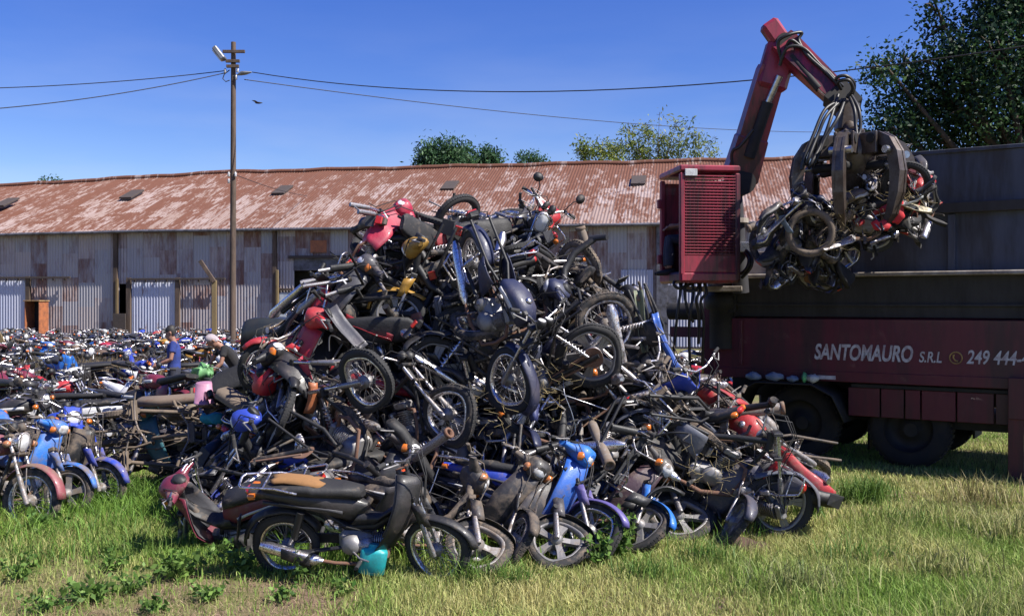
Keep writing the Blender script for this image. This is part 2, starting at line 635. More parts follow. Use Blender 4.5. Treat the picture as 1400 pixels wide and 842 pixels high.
    for sg in (-1, 1):
        cw.loft([ell((0.37 - 0.05 * f, sg * (0.10 + 0.13 * f), 0.965 + 0.02 * f), (1, 0, 0), (0, 0, 1), 0.06 - 0.03 * f, 0.045 - 0.022 * f, 10) for f in (0, 0.5, 1)], 'paint')
    cw.lathe([(0.001, 0.022), (0.045, 0.020), (0.055, 0.008), (0.06, -0.03)], (0.315, 0, 1.02), (-0.5, 0, 0.87), 'black', 16)
    i = put('headlight_cowl', cw, None, True)
    hl = MB().loft([ell((0.51 - d, 0, 0.905 + d * 0.3), (0, 1, 0), (0.3, 0, 0.95), a, a * 0.72, 14, 2.6) for d, a in ((0.005, 0.012), (0.008, 0.05), (0.022, 0.074), (0.05, 0.082))], 'lens')
    put('headlight', hl, i, True)
    for sg in (-1, 1):
        ind = MB().loft([ell((0.475 - d, sg * (0.125 - 0.1 * d), 0.905), (0, 0.8, 0), (0.2, 0, 0.98), a, a, 10) for d, a in ((0.0, 0.01), (0.012, 0.03), (0.05, 0.036))], 'lens_orange')
        put('indicator', ind, i, True)
    ls = MB()
    g = []
    for k in range(10):
        f = k / 9
        z = 0.86 - 0.58 * f
        xc = 0.475 - 0.02 * f - 0.20 * f ** 2.2
        hw = (0.10 + 0.13 * math.sin(min(1, f * 1.6) * PI / 2)) * (1 - 0.35 * max(0, f - 0.6) / 0.4)
        g.append([(xc - (0.17 - 0.06 * f) * abs(v) ** (1.5 - 0.3 * sharp), hw * v, z + 0.03 * abs(v)) for v in [j / 5 - 1 for j in range(11)]])
    ls.sheet(g, 0.008, 'paint')
    g2 = [[(p[0] - 0.014, p[1] * 0.93, p[2]) for p in row] for row in g[:8]]
    ls.sheet(g2, 0.006, 'grey_plastic')
    ls.loft([ell((x, 0, z), (0, 1, 0), (0.5, 0, 0.86), a, b, 10) for x, z, a, b in ((0.40, 0.80, 0.05, 0.05), (0.30, 0.64, 0.07, 0.06), (0.14, 0.53, 0.08, 0.06), (-0.02, 0.53, 0.09, 0.07))], 'black')
    ls.box((0.449, 0.10, 0.645), (0.01, 0.09, 0.02), 'white_mark', Matrix.Rotation(R(30), 3, 'Z'))
    put('leg_shield', ls)
    st = MB()
    spine([(0.03, 0.725, 0.05, 0.02), (0.01, 0.735, 0.085, 0.045), (-0.12, 0.75, 0.115, 0.05), (-0.32, 0.76, 0.13, 0.05), (-0.36, 0.775, 0.13, 0.055), (-0.60, 0.80, 0.12, 0.045), (-0.72, 0.815, 0.09, 0.025)], 'seat', st, 14, 3)
    put('seat', st)
    tp = MB()
    spine([(0.06, 0.60, 0.04, 0.06), (-0.05, 0.61, 0.09, 0.11), (-0.22, 0.645, 0.125, 0.10), (-0.42, 0.69, 0.125, 0.075), (-0.62, 0.73, 0.10, 0.055 - 0.01 * sharp), (-0.82, 0.765, 0.06, 0.04)], 'paint', tp, 14, 2.6)
    for sg in (-1, 1):
        tp.sheet([[(-0.10 - 0.5 * i / 5, sg * (0.118 + 0.012 * math.sin(i / 5 * PI)), 0.60 + 0.10 * i / 5 + 0.014 * (j - 1) * (1 - i / 7)) for j in range(3)] for i in range(6)], 0.006, 'white_mark' if sharp else 'grey_plastic')
    i = put('side_panel', tp)
    put('tail_light', MB().loft([ell((-0.80 - d, 0, 0.765), (0, 1, 0), (0, 0, 1), a, a * 0.55, 12, 2.8) for d, a in ((0.0, 0.062), (0.03, 0.058), (0.05, 0.03))], 'lens_red'), i)
    for sg in (-1, 1):
        put('indicator', MB().loft([ell((-0.79 - d, sg * 0.085, 0.755), (0, 1, 0), (0, 0, 1), a, a * 0.9, 10) for d, a in ((-0.02, 0.028), (0.02, 0.03), (0.035, 0.012))], 'lens_orange'), i)
    rf = arc_fender(rx, hz, 0.335, 30, 175, 0.06, 'black', 0.03, 14, 0.005)
    rf.box((-0.965, 0, 0.43), (0.012, 0.13, 0.19), 'black', Matrix.Rotation(R(12), 3, 'Y'))
    put('rear_fender', rf)
    rk = MB()
    for sg in (-1, 1):
        rk.tube([(-0.45, sg * 0.13, 0.78), (-0.62, sg * 0.125, 0.84), (-0.86, sg * 0.09, 0.85)], 0.010, 'chrome', 8)
    rk.tube([(-0.86, -0.09, 0.85), (-0.885, -0.05, 0.85), (-0.885, 0.05, 0.85), (-0.86, 0.09, 0.85)], 0.010, 'chrome', 8)
    rk.tube([(-0.70, -0.11, 0.845), (-0.70, 0.11, 0.845)], 0.008, 'chrome', 8)
    put('grab_rail', rk)
    return dict(parts=P, head=V((0.37, 0, 0.88)), f=V((fx, 0, hz)), r=V((rx, 0, hz)))


def make_motorcycle(style='spoke', trail=False):
    P = []
    Rw, rt = 0.31, 0.042
    fx, rx, hz = 0.66, -0.63, 0.31

    def put(name, mb, parent=None, steer=False):
        P.append((name, mb, parent, steer))
        return len(P) - 1
    fr = MB()
    fr.tube([(0.37, 0, 0.90), (0.42, 0, 0.76)], 0.034, 'black', 10)
    fr.tube([(0.39, 0, 0.83), (0.1, 0, 0.77), (-0.18, 0, 0.68)], 0.022, 'black', 8)
    fr.tube([(0.40, 0, 0.78), (0.30, 0, 0.45), (0.24, 0, 0.27), (0.10, 0, 0.22), (-0.2, 0, 0.22)], 0.018, 'black', 8)
    for sg in (-1, 1):
        fr.tube([(-0.16, sg * 0.03, 0.69), (-0.24, sg * 0.09, 0.5), (-0.22, sg * 0.09, 0.24)], 0.016, 'black', 8)
        fr.tube([(-0.18, sg * 0.05, 0.70), (-0.35, sg * 0.10, 0.72), (-0.82, sg * 0.095, 0.77)], 0.014, 'black', 8)
        fr.tube([(-0.25, sg * 0.09, 0.45), (-0.50, sg * 0.11, 0.70)], 0.012, 'black', 8)
        fr.tube([(-0.20, sg * 0.09, 0.33), (rx - 0.06, sg * 0.105, hz)], [0.020, 0.018], 'black', 8)
        fr.tube([(rx + 0.03, sg * 0.13, 0.34), (-0.50, sg * 0.125, 0.69)], 0.014, 'chrome', 8)
        for q in range(7):
            f = q / 7
            fr.torus(0.026, 0.006, (rx + 0.045 + 0.075 * f, sg * 0.129, 0.40 + 0.22 * f), (0.34, 0, 0.94), 'chrome', 12, 5)
        fr.tube([(-0.08, sg * 0.09, 0.26), (-0.07, sg * 0.30, 0.27)], 0.010, 'steel', 6)
        fr.tube([(-0.07, sg * 0.21, 0.27), (-0.07, sg * 0.32, 0.27)], 0.019, 'rubber', 8)
    fr.tube([(-0.12, 0.12, 0.22), (-0.22, 0.19, 0.02), (-0.18, 0.22, 0.02)], 0.010, 'steel', 6)
    fr.box((-0.40, 0.085, 0.35), (0.46, 0.018, 0.03), 'rusty', Matrix.Rotation(R(3), 3, 'Y'))
    fr.box((-0.40, 0.085, 0.285), (0.46, 0.018, 0.02), 'rusty', Matrix.Rotation(R(-4), 3, 'Y'))
    fr.lathe([(0.095, -0.004), (0.095, 0.004)], (rx, 0.085, hz), (0, 1, 0), 'rusty', 22, True)
    put('frame', fr)
    en = MB()
    en.box((0.0, 0, 0.33), (0.34, 0.19, 0.20), 'alloy', None, 0.05)
    for sg in (-1, 1):
        en.lathe([(0.001, 0.035), (0.07, 0.03), (0.10, 0.0), (0.10, -0.03)], (0.06, sg * 0.10, 0.33), (0, sg, 0), 'alloy', 20)
        en.lathe([(0.001, 0.03), (0.055, 0.026), (0.075, -0.02)], (-0.11, sg * 0.095, 0.345), (0, sg, 0), 'alloy', 16)
    fins(en, (0.09, 0, 0.41), (0.22, 0, 0.97), 0.055, 0.085, 0.17, 8, 'steel')
    en.box((0.135, 0, 0.62), (0.15, 0.13, 0.07), 'alloy', Matrix.Rotation(R(12), 3, 'Y'), 0.02)
    en.tube([(0.06, 0, 0.55), (-0.03, 0, 0.55), (-0.08, 0, 0.56)], 0.022, 'black', 8)
    en.box((-0.075, 0, 0.545), (0.06, 0.07, 0.11), 'steel', None, 0.015)
    en.tube([(-0.13, -0.11, 0.33), (-0.10, -0.17, 0.40), (-0.14, -0.19, 0.52), (-0.13, -0.23, 0.53)], 0.009, 'chrome', 6)
    for q in range(4):
        en.tube([(0.16, 0.04 - 0.03 * q, 0.66), (0.02 - 0.05 * q, 0.13 - 0.09 * q, 0.69), (-0.12, 0.12 - 0.08 * q, 0.55 + 0.03 * q), (-0.30, 0.10 - 0.07 * q, 0.63)], 0.006, 'rubber', 5)
    put('engine', en)
    ex = MB().tube([(0.20, -0.03, 0.56), (0.30, -0.06, 0.52), (0.31, -0.09, 0.38), (0.24, -0.12, 0.22), (0.0, -0.15, 0.18), (-0.22, -0.16, 0.22)], 0.018, 'rusty', 8)
    ex.tube([(-0.20, -0.16, 0.215), (-0.28, -0.165, 0.235), (-0.78, -0.17, 0.36), (-0.86, -0.17, 0.38)], [0.02, 0.042, 0.05, 0.022], 'chrome', 12)
    if trail:                                                          # high pipe of a trail bike
        ex = MB().tube([(0.20, -0.03, 0.56), (0.31, -0.07, 0.50), (0.27, -0.12, 0.40), (0.10, -0.14, 0.44), (-0.15, -0.14, 0.55)], 0.018, 'rusty', 8)
        ex.tube([(-0.13, -0.14, 0.545), (-0.20, -0.145, 0.575), (-0.62, -0.16, 0.71), (-0.68, -0.16, 0.725)], [0.02, 0.045, 0.05, 0.02], 'black', 12)
    put('exhaust', ex)
    for (x, steer) in ((rx, False), (fx, True)):
        w, t = wheel_parts(Rw, rt, style, 0.07 if not steer else 0.06)
        i = put('wheel', shift(w, (x, 0, hz)), None, steer)
        put('tyre', shift(t, (x, 0, hz)), i, steer)
    fk = MB()
    for sg in (-1, 1):
        fk.tube([(fx + 0.015, sg * 0.085, hz - 0.03), (fx, sg * 0.085, hz), (0.55, sg * 0.085, 0.56)], [0.022, 0.027, 0.024], 'steel', 10)
        fk.tube([(0.555, sg * 0.085, 0.55), (0.40, sg * 0.085, 0.92)], 0.017, 'chrome', 10)
    fk.tube([(fx, -0.11, hz), (fx, 0.11, hz)], 0.010, 'steel', 8)
    for q in (0.74, 0.91):
        fk.box((0.40 + (0.92 - q) * 0.42, 0, q), (0.07, 0.23, 0.03), 'black', Matrix.Rotation(R(-22), 3, 'Y'))
    for y0, z1 in ((0.07, 0.36), (-0.06, 0.55), (0.03, 0.62)):
        fk.tube([(0.30, y0 * 4, 1.03), (0.44, y0 * 3.4, 1.06), (0.56, y0 * 1.8, 0.93), (0.53, y0 * 1.4, 0.66), (0.60, 0.09 if y0 > 0 else -0.09, z1)], 0.005, 'rubber', 5)
    put('fork', fk, None, True)
    fe = arc_fender(fx, hz, 0.352, 5, 150, 0.066, 'paint', 0.03, 14, 0.005)
    if trail:
        fe = arc_fender(fx - 0.03, hz + 0.10, 0.40, 22, 138, 0.07, 'paint', 0.022, 14, 0.006, 0.6)
        for sg in (-1, 1):
            fe.tube([(0.545, sg * 0.085, 0.575), (0.505, sg * 0.085, 0.67), (0.465, sg * 0.085, 0.765)], [0.032, 0.036, 0.030], 'rubber', 12)
    else:
        fe.tube([(fx - 0.02, -0.072, hz + 0.06), (fx - 0.04, -0.068, 0.62)], 0.006, 'steel', 6)
    put('front_fender', fe, None, True)
    hb, grips = handlebar(0.97, 0.385, 0.36, 0.12, 0.07)
    i = put('handlebar', hb, None, True)
    for g in grips:
        put('grip', g, i, True)
    for mm in mirrors(0.34, 1.04, 0.36):
        put('mirror', mm, i, True)
    ins = MB()
    for sg in (-1, 1):
        ins.lathe([(0.001, 0.03), (0.038, 0.03), (0.045, 0.022), (0.045, -0.03), (0.02, -0.05)], (0.42, sg * 0.055, 1.0), (-0.55, 0, 0.83), 'black', 16)
        ins.lathe([(0.001, 0.033), (0.034, 0.032)], (0.42, sg * 0.055, 1.0), (-0.55, 0, 0.83), 'white_mark', 16)
    put('instruments', ins, None, True)
    if trail:
        hd = MB().box((0.475, 0, 0.88), (0.06, 0.21, 0.24), 'paint', Matrix.Rotation(R(-18), 3, 'Y'), 0.03)
    hd = (hd if trail else MB()).lathe([(0.02, -0.13), (0.06, -0.115), (0.085, -0.06), (0.093, 0.0), (0.097, 0.012), (0.088, 0.016)], (0.50, 0, 0.86), (1, 0, -0.1), 'chrome', 22, True)
    i = put('headlight', hd, None, True)
    put('lens', MB().lathe([(0.001, 0.035), (0.05, 0.028), (0.088, 0.012)], (0.50, 0, 0.86), (1, 0, -0.1), 'lens', 20), i, True)
    for sg in (-1, 1):
        ind = MB().tube([(0.47, sg * 0.09, 0.84), (0.47, sg * 0.17, 0.84)], 0.008, 'chrome', 6)
        ind.lathe([(0.001, 0.04), (0.03, 0.03), (0.036, 0.0), (0.02, -0.03)], (0.47, sg * 0.19, 0.84), (1, 0, 0), 'lens_orange', 12, True)
        put('indicator', ind, i, True)
    tk = MB()
    spine([(0.33, 0.80, 0.05, 0.04), (0.31, 0.81, 0.10, 0.085), (0.20, 0.815, 0.135, 0.11), (0.05, 0.805, 0.14, 0.105), (-0.08, 0.785, 0.11, 0.08), (-0.14, 0.77, 0.07, 0.045)], 'paint', tk, 16, 2.5)
    tk.lathe([(0.001, 0.02), (0.03, 0.018), (0.033, 0.0)], (0.16, 0, 0.925), (0, 0, 1), 'chrome', 14)
    for sg in (-1, 1):
        tk.sheet([[(0.26 - 0.30 * i / 5, sg * (0.122 + 0.021 * math.sin(min(1, i / 3) * PI / 2)), 0.80 + 0.022 * (j - 1)) for j in range(3)] for i in range(6)], 0.006, 'white_mark')
    put('fuel_tank', tk)
    st = MB()
    spine([(-0.06, 0.79, 0.07, 0.03), (-0.09, 0.80, 0.105, 0.05), (-0.30, 0.805, 0.125, 0.05), (-0.42, 0.815, 0.13, 0.05), (-0.75, 0.84, 0.125, 0.045), (-0.84, 0.845, 0.10, 0.03)], 'seat', st, 14, 3)
    put('seat', st)
    for sg in (-1, 1):
        put('side_panel', MB().sheet([[(-0.14 - 0.30 * i / 4, sg * (0.115 + 0.02 * math.sin(i / 4 * PI) + 0.01 * math.sin(j / 4 * PI)), 0.70 - (0.26 - 0.10 * i / 4) * j / 4 + 0.01 * i) for j in range(5)] for i in range(5)], 0.007, 'paint'))
    rf = arc_fender(rx, hz, 0.36, 55, 172, 0.072, 'paint', 0.03, 14, 0.005)
    put('rear_fender', rf)
    tl = MB().box((-0.93, 0, 0.66), (0.07, 0.11, 0.09), 'black', Matrix.Rotation(R(15), 3, 'Y'), 0.02)
    tl.box((-0.975, 0, 0.64), (0.03, 0.10, 0.075), 'lens_red', Matrix.Rotation(R(15), 3, 'Y'), 0.012)
    tl.box((-0.985, 0, 0.53), (0.008, 0.17, 0.12), 'plate', Matrix.Rotation(R(15), 3, 'Y'), 0.003)
    put('tail_light', tl)
    rk = MB()
    if trail:
        return dict(parts=P, head=V((0.38, 0, 0.90)), f=V((fx, 0, hz)), r=V((rx, 0, hz)))
    for sg in (-1, 1):
        rk.tube([(-0.50, sg * 0.14, 0.80), (-0.86, sg * 0.135, 0.88), (-1.0, sg * 0.11, 0.87)], 0.010, 'chrome', 8)
        rk.tube([(-0.80, sg * 0.135, 0.87), (-0.72, sg * 0.10, 0.75)], 0.008, 'chrome', 6)
    rk.tube([(-1.0, -0.11, 0.87), (-1.0, 0.11, 0.87)], 0.010, 'chrome', 8)
    for q in (-0.88, -0.94):
        rk.tube([(q, -0.13, 0.877), (q, 0.13, 0.877)], 0.007, 'chrome', 6)
    put('grab_rail', rk)
    return dict(parts=P, head=V((0.38, 0, 0.90)), f=V((fx, 0, hz)), r=V((rx, 0, hz)))


PROTO = {
    'moped': make_moped('spoke', 0.0),
    'sport_moped': make_moped('cast', 1.0),
    'blade_moped': make_moped('blade', 0.5),
    'motorcycle': make_motorcycle('spoke'),
    'cast_motorcycle': make_motorcycle('cast'),
    'trail_motorcycle': make_motorcycle('spoke', True),
}
STEERAX = V((-0.39, 0, 0.92))
STRIP = {'fuel_tank', 'seat', 'side_panel', 'rear_fender', 'front_fender', 'grab_rail', 'headlight', 'tail_light', 'instruments', 'leg_shield', 'headlight_cowl'}
for k, p in PROTO.items():
    p['mesh'] = [mb.mesh(n) for n, mb, _, _ in p['parts']]
    p['bent'] = [p['mesh']]
    for sd, amp in ((4.0, 0.05), (19.0, 0.085)):                        # the same bike after a fall, and after a worse one
        def bend(q, sd=sd, amp=amp):
            a = (0.25 + amp) * math.sin(sd) * q.x
            q = V((q.x, q.y * math.cos(a) - (q.z - 0.5) * math.sin(a), 0.5 + q.y * math.sin(a) + (q.z - 0.5) * math.cos(a)))
            return q + noise.noise_vector(q * 1.9 + V((sd, 0, 0))) * amp + noise.noise_vector(q * 7.0 + V((0, sd, 0))) * amp * 0.2
        p['bent'].append([MB().merge(mb).warp(bend).mesh(n) for n, mb, _, _ in p['parts']])
    far = MB()
    for (n, mb, pa, stt) in p['parts']:
        if n not in ('mirror', 'grip'):
            far.merge(mb)
    p['far'] = far.mesh('motorbike')
NAME = {'moped': 'moped', 'sport_moped': 'moped', 'blade_moped': 'moped', 'motorcycle': 'motorcycle', 'cast_motorcycle': 'motorcycle', 'trail_motorcycle': 'motorcycle'}
ALLBIKES = []


def bike(kind, mat, color, dirt=0.25, steer=0.0, omit=(), label='', group=None, far=False, accent=None, bent=0):
    """one motorbike: an Empty at its base with its parts, or one mesh where it is too small to show them"""
    p = PROTO[kind]
    col = tuple(color) + (dirt,)
    if far:
        o = bpy.data.objects.new(NAME[kind], p['far'])
        C.objects.link(o)
        o.matrix_world = mat
        o.color = col
        tag(o, label, 'motorbike', group)
        ALLBIKES.append(o)
        return o
    root = empty(NAME[kind], mat=mat)
    tag(root, label, 'motorbike', group)
    ALLBIKES.append(root)
    h = p['head']
    SM = Matrix.Translation(h) @ Matrix.Rotation(R(steer), 4, STEERAX) @ Matrix.Translation(-h)
    made = {}
    nw = 0
    for i, (n, mb, pa, stt) in enumerate(p['parts']):
        key = n
        if n == 'wheel':
            key = 'front_wheel' if stt else 'rear_wheel'
        if key in omit or (pa is not None and pa not in made) or (n == 'front_fender' and 'front_wheel' in omit):
            continue
        o = bpy.data.objects.new(n, p['bent'][bent][i])
        C.objects.link(o)
        o.color = col
        if accent and n in accent:
            o.color = tuple(accent[n]) + (dirt,)
        if pa is not None:
            o.parent = made[pa]
        else:
            o.parent = root
            if stt:
                o.matrix_basis = SM
        made[i] = o
    return root


def pose(A, B, roll):
    """rotation from a heading in the picture plane (A, 0 = right, 90 = up), a turn towards the viewer (B) and a lean (roll > 0 leans the top towards the viewer)"""
    a, b = R(A), R(B)
    f = V((math.cos(a) * math.cos(b), -math.sin(b), math.sin(a) * math.cos(b)))
    u = V((0, 0, 1)) - f * f.z
    if u.length < 0.12:
        u = V((0, -1, 0)) - f * (-f.y)
    u.normalize()
    c1 = Matrix.Rotation(R(roll), 3, f) @ u
    c2 = Matrix.Rotation(R(-roll), 3, f) @ u
    u = c1 if c1.y < c2.y else c2
    y = u.cross(f)
    return Matrix((f, y, u)).transposed()


def place(kind, pos, rot, anchor):
    p = PROTO[kind]
    a = {'f': p['f'], 'r': p['r'], 'c': V((0, 0, 0.5)), 'h': p['head'], 't': V((-0.7, 0, 0.75)), 'g': V((0, 0, 0))}[anchor]
    return Matrix.Translation(V(pos) - rot @ a) @ rot.to_4x4()
# ------------------------------------------------------------------ materials of the place
def ground_mat():
    t = NT('ground')
    co = t.obj()
    big = t.noise(co, 0.45, 5, 0.6)
    mid = t.noise(co, 2.2, 5, 0.65)
    fine = t.noise(co, 28, 4, 0.7)
    soil = t.mix(t.math('MULTIPLY', t.math('ADD', fine, t.noise(co, 90, 3, 0.8)), 0.55), (0.05, 0.03, 0.022), (0.26, 0.18, 0.13))
    grass = t.mix(fine, (0.055, 0.075, 0.02), (0.20, 0.19, 0.075))
    f = t.ramp(t.math('ADD', t.math('MULTIPLY', big, 0.6), t.math('MULTIPLY', mid, 0.5)), 0.46, 0.62)
    t.set(color=t.mix(f, soil, grass), rough=0.95, spec=0.2)
    t.bump(t.math('ADD', mid, t.math('MULTIPLY', fine, 0.5)), 0.6, 0.05)
    M['ground'] = t.m


def sheet_iron(key, new, old, rust, amount, px=0.92, pz=1.45, axis='Z', streak=0.25, rw=0.75, n2w=0.35, slope=0.0, soft=0.0):
    """corrugated sheets laid in courses: each sheet has its own age, with rust coming through in streaks"""
    t = NT(key)
    sp = t.n('SeparateXYZ')
    t.put(sp, 0, t.obj())
    X = sp.outputs['X']
    Z = sp.outputs[axis]
    cx = t.math('FLOOR', t.math('DIVIDE', X, px))
    wn1 = t.n('TexWhiteNoise', noise_dimensions='1D')
    t.put(wn1, 'W', cx)
    cz = t.math('FLOOR', t.math('ADD', t.math('DIVIDE', Z, pz), t.math('MULTIPLY', wn1.outputs[0], 0.7)))
    cm = t.n('CombineXYZ')
    t.put(cm, 0, cx)
    t.put(cm, 1, cz)
    wn2 = t.n('TexWhiteNoise', noise_dimensions='3D')
    t.put(wn2, 'Vector', cm.outputs[0])
    r = wn2.outputs[0]
    wn3 = t.n('TexWhiteNoise', noise_dimensions='3D')
    mv = t.n('VectorMath', operation='ADD')
    t.put(mv, 0, cm.outputs[0])
    mv.inputs[1].default_value = (17.3, 5.1, 2.0)
    t.put(wn3, 'Vector', mv.outputs[0])
    r2 = wn3.outputs[0]
    mp = t.n('CombineXYZ')
    t.put(mp, 0, X)
    t.put(mp, 1, t.math('MULTIPLY', Z, streak))
    t.put(mp, 2, t.math('MULTIPLY', r, 20.0))
    n1 = t.noise(mp.outputs[0], 2.4, 7, 0.72)
    n2 = t.noise(mp.outputs[0], 7.0, 4, 0.7)
    fac = t.math('ADD', t.math('ADD', t.math('MULTIPLY', n1, 1.0), t.math('MULTIPLY', n2, n2w)), t.math('MULTIPLY', t.math('SUBTRACT', r, 0.5), rw))
    if slope:
        fac = t.math('ADD', fac, t.math('SUBTRACT', t.math('MULTIPLY', Z, slope), 5 * slope))
    f = t.ramp(fac, 0.98 - amount - soft, 1.14 - amount + soft)
    base = t.mix(r2, new, old)
    rc = t.mix(n2, rust, tuple(c * 0.6 for c in rust))
    lap = t.math('FRACT', t.math('DIVIDE', X, px))
    seam = t.math('MULTIPLY', t.math('LESS_THAN', lap, 0.035), 0.5)
    t.set(color=t.mix(seam, t.mix(f, base, rc), (0.10, 0.06, 0.05)), rough=t.mixf(f, 0.5, 0.9), metal=t.mixf(f, 0.15, 0.0))
    M[key] = t.m


ground_mat()
sheet_iron('wall_iron', (0.31, 0.305, 0.335), (0.37, 0.315, 0.31), (0.20, 0.10, 0.08), 0.25, 0.92, 1.25, 'Z', 0.25, 0.5, 0.35, 0.0, 0.16)
sheet_iron('roof_iron', (0.35, 0.275, 0.25), (0.28, 0.20, 0.165), (0.145, 0.054, 0.03), 0.245, 0.95, 2.5, 'Y', 0.22, 0.22, 0.8, 0.016, 0.03)
sheet_iron('door_iron', (0.40, 0.42, 0.54), (0.44, 0.45, 0.54), (0.25, 0.14, 0.12), -0.02, 0.92, 9.0)
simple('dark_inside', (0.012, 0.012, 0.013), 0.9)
simple('timber', (0.11, 0.075, 0.055), 0.85, 0, 0.4, 4, (0.035, 0.025, 0.02), streak=True, bump=0.3)
simple('ochre_post', (0.19, 0.14, 0.065), 0.8, 0, 0.4, 3, (0.10, 0.06, 0.03), streak=True)
simple('gutter', (0.13, 0.13, 0.16), 0.6, 0.2, 0.4, 3)
simple('hatch', (0.06, 0.045, 0.04), 0.8)
simple('window_glass', (0.50, 0.55, 0.62), 0.12, 0, 0.2, 5)
simple('wire', (0.02, 0.02, 0.025), 0.6)
simple('porcelain', (0.6, 0.6, 0.62), 0.25)
simple('lamp_grey', (0.22, 0.23, 0.25), 0.45, 0.3)
simple('lamp_glass', (0.55, 0.57, 0.6), 0.1)
simple('truck_red', (0.10, 0.008, 0.018), 0.5, 0.0, 0.45, 2.2, (0.035, 0.012, 0.012), 0.1, 0.1, True)
simple('crane_red', (0.275, 0.019, 0.042), 0.45, 0.0, 0.6, 3.0, (0.05, 0.014, 0.016), 0.12, 0.1, True)
simple('container_grey', (0.062, 0.07, 0.095), 0.65, 0.1, 0.7, 1.4, (0.035, 0.034, 0.04), 0, 0.1, True)
simple('dirty_plate', (0.035, 0.032, 0.032), 0.75, 0.1, 0.5, 2.0, (0.02, 0.018, 0.016), 0, 0.15, True)
simple('ledge_grey', (0.34, 0.30, 0.26), 0.8, 0.0, 0.4, 3.0, (0.12, 0.09, 0.07), 0, 0.2)
simple('truck_black', (0.008, 0.008, 0.009), 0.7, 0, 0.3, 4)
simple('tyre_black', (0.014, 0.014, 0.015), 0.9, 0, 0.4, 5, (0.03, 0.025, 0.02), 0, 0.2)
simple('claw_steel', (0.115, 0.098, 0.088), 0.38, 0.55, 0.45, 6, (0.06, 0.04, 0.03), 0, 0.15)
simple('bare_steel', (0.55, 0.56, 0.58), 0.25, 0.9, 0.2, 6)
simple('hose', (0.012, 0.012, 0.013), 0.45)
simple('letter_white', (0.55, 0.54, 0.54), 0.6, 0, 0.4, 9, (0.22, 0.12, 0.12))
simple('letter_ochre', (0.42, 0.26, 0.08), 0.6, 0, 0.3, 9)
simple('yellow_paint', (0.52, 0.30, 0.02), 0.5, 0, 0.3, 6)
simple('bag_blue', (0.10, 0.16, 0.26), 0.4, 0, 0.3, 9, (0.3, 0.32, 0.34))
simple('bag_green', (0.10, 0.42, 0.16), 0.4, 0, 0.3, 9)
simple('bag_white', (0.50, 0.52, 0.52), 0.5, 0, 0.3, 9)
simple('bark', (0.075, 0.055, 0.04), 0.95, 0, 0.5, 6, (0.025, 0.02, 0.015), 0, 0.6, True)
simple('skin', (0.30, 0.15, 0.10), 0.55, 0, 0.1, 8)
simple('cloth_blue', (0.022, 0.045, 0.22), 0.9, 0, 0.25, 5)
simple('cloth_black', (0.016, 0.016, 0.02), 0.9, 0, 0.25, 5)
simple('cloth_pale', (0.30, 0.36, 0.46), 0.9, 0, 0.2, 5)
simple('denim', (0.03, 0.035, 0.06), 0.9, 0, 0.3, 6)
simple('hair', (0.012, 0.010, 0.009), 0.6)
simple('cap', (0.42, 0.36, 0.38), 0.9)
simple('cabinet', (0.36, 0.12, 0.045), 0.6, 0, 0.35, 5, (0.12, 0.05, 0.03))
simple('cabinet_top', (0.42, 0.25, 0.10), 0.7, 0, 0.4, 5)
simple('tarp', (0.020, 0.024, 0.026), 0.35, 0, 0.2, 5, bump=0.1)
simple('soil', (0.085, 0.05, 0.035), 1.0, 0, 0.4, 20, (0.03, 0.02, 0.015), 0, 0.8)


def leaf_mat(key, trans=0.35):
    t = NT(key)
    a = t.n('Attribute', attribute_name='Col')
    t.set(color=a.outputs['Color'], rough=0.55, spec=0.25)
    tr = t.n('BsdfTranslucent')
    t.put(tr, 0, a.outputs['Color'])
    ms = t.n('MixShader')
    t.put(ms, 0, trans)
    t.t.links.new(t.b.outputs[0], ms.inputs[1])
    t.t.links.new(tr.outputs[0], ms.inputs[2])
    t.t.links.new(ms.outputs[0], t.t.nodes['Material Output'].inputs[0])
    M[key] = t.m


leaf_mat('leaf')
leaf_mat('blade', 0.3)


def np_mesh(name, verts, loops, sizes, cols, mat_key, parent=None):
    me = bpy.data.meshes.new(name)
    verts = np.asarray(verts, np.float32)
    me.vertices.add(len(verts))
    me.vertices.foreach_set('co', verts.ravel())
    me.loops.add(len(loops))
    me.loops.foreach_set('vertex_index', np.asarray(loops, np.int32))
    starts = np.concatenate([[0], np.cumsum(sizes)[:-1]]).astype(np.int32)
    me.polygons.add(len(sizes))
    me.polygons.foreach_set('loop_start', starts)
    at_ = me.attributes.new('Col', 'FLOAT_COLOR', 'POINT')
    cc = np.ones((len(verts), 4), np.float32)
    cc[:, :3] = cols
    at_.data.foreach_set('color', cc.ravel())
    me.materials.append(M[mat_key])
    me.update(calc_edges=True)
    me.validate()
    o = bpy.data.objects.new(name, me)
    C.objects.link(o)
    if parent:
        o.parent = parent
    return o


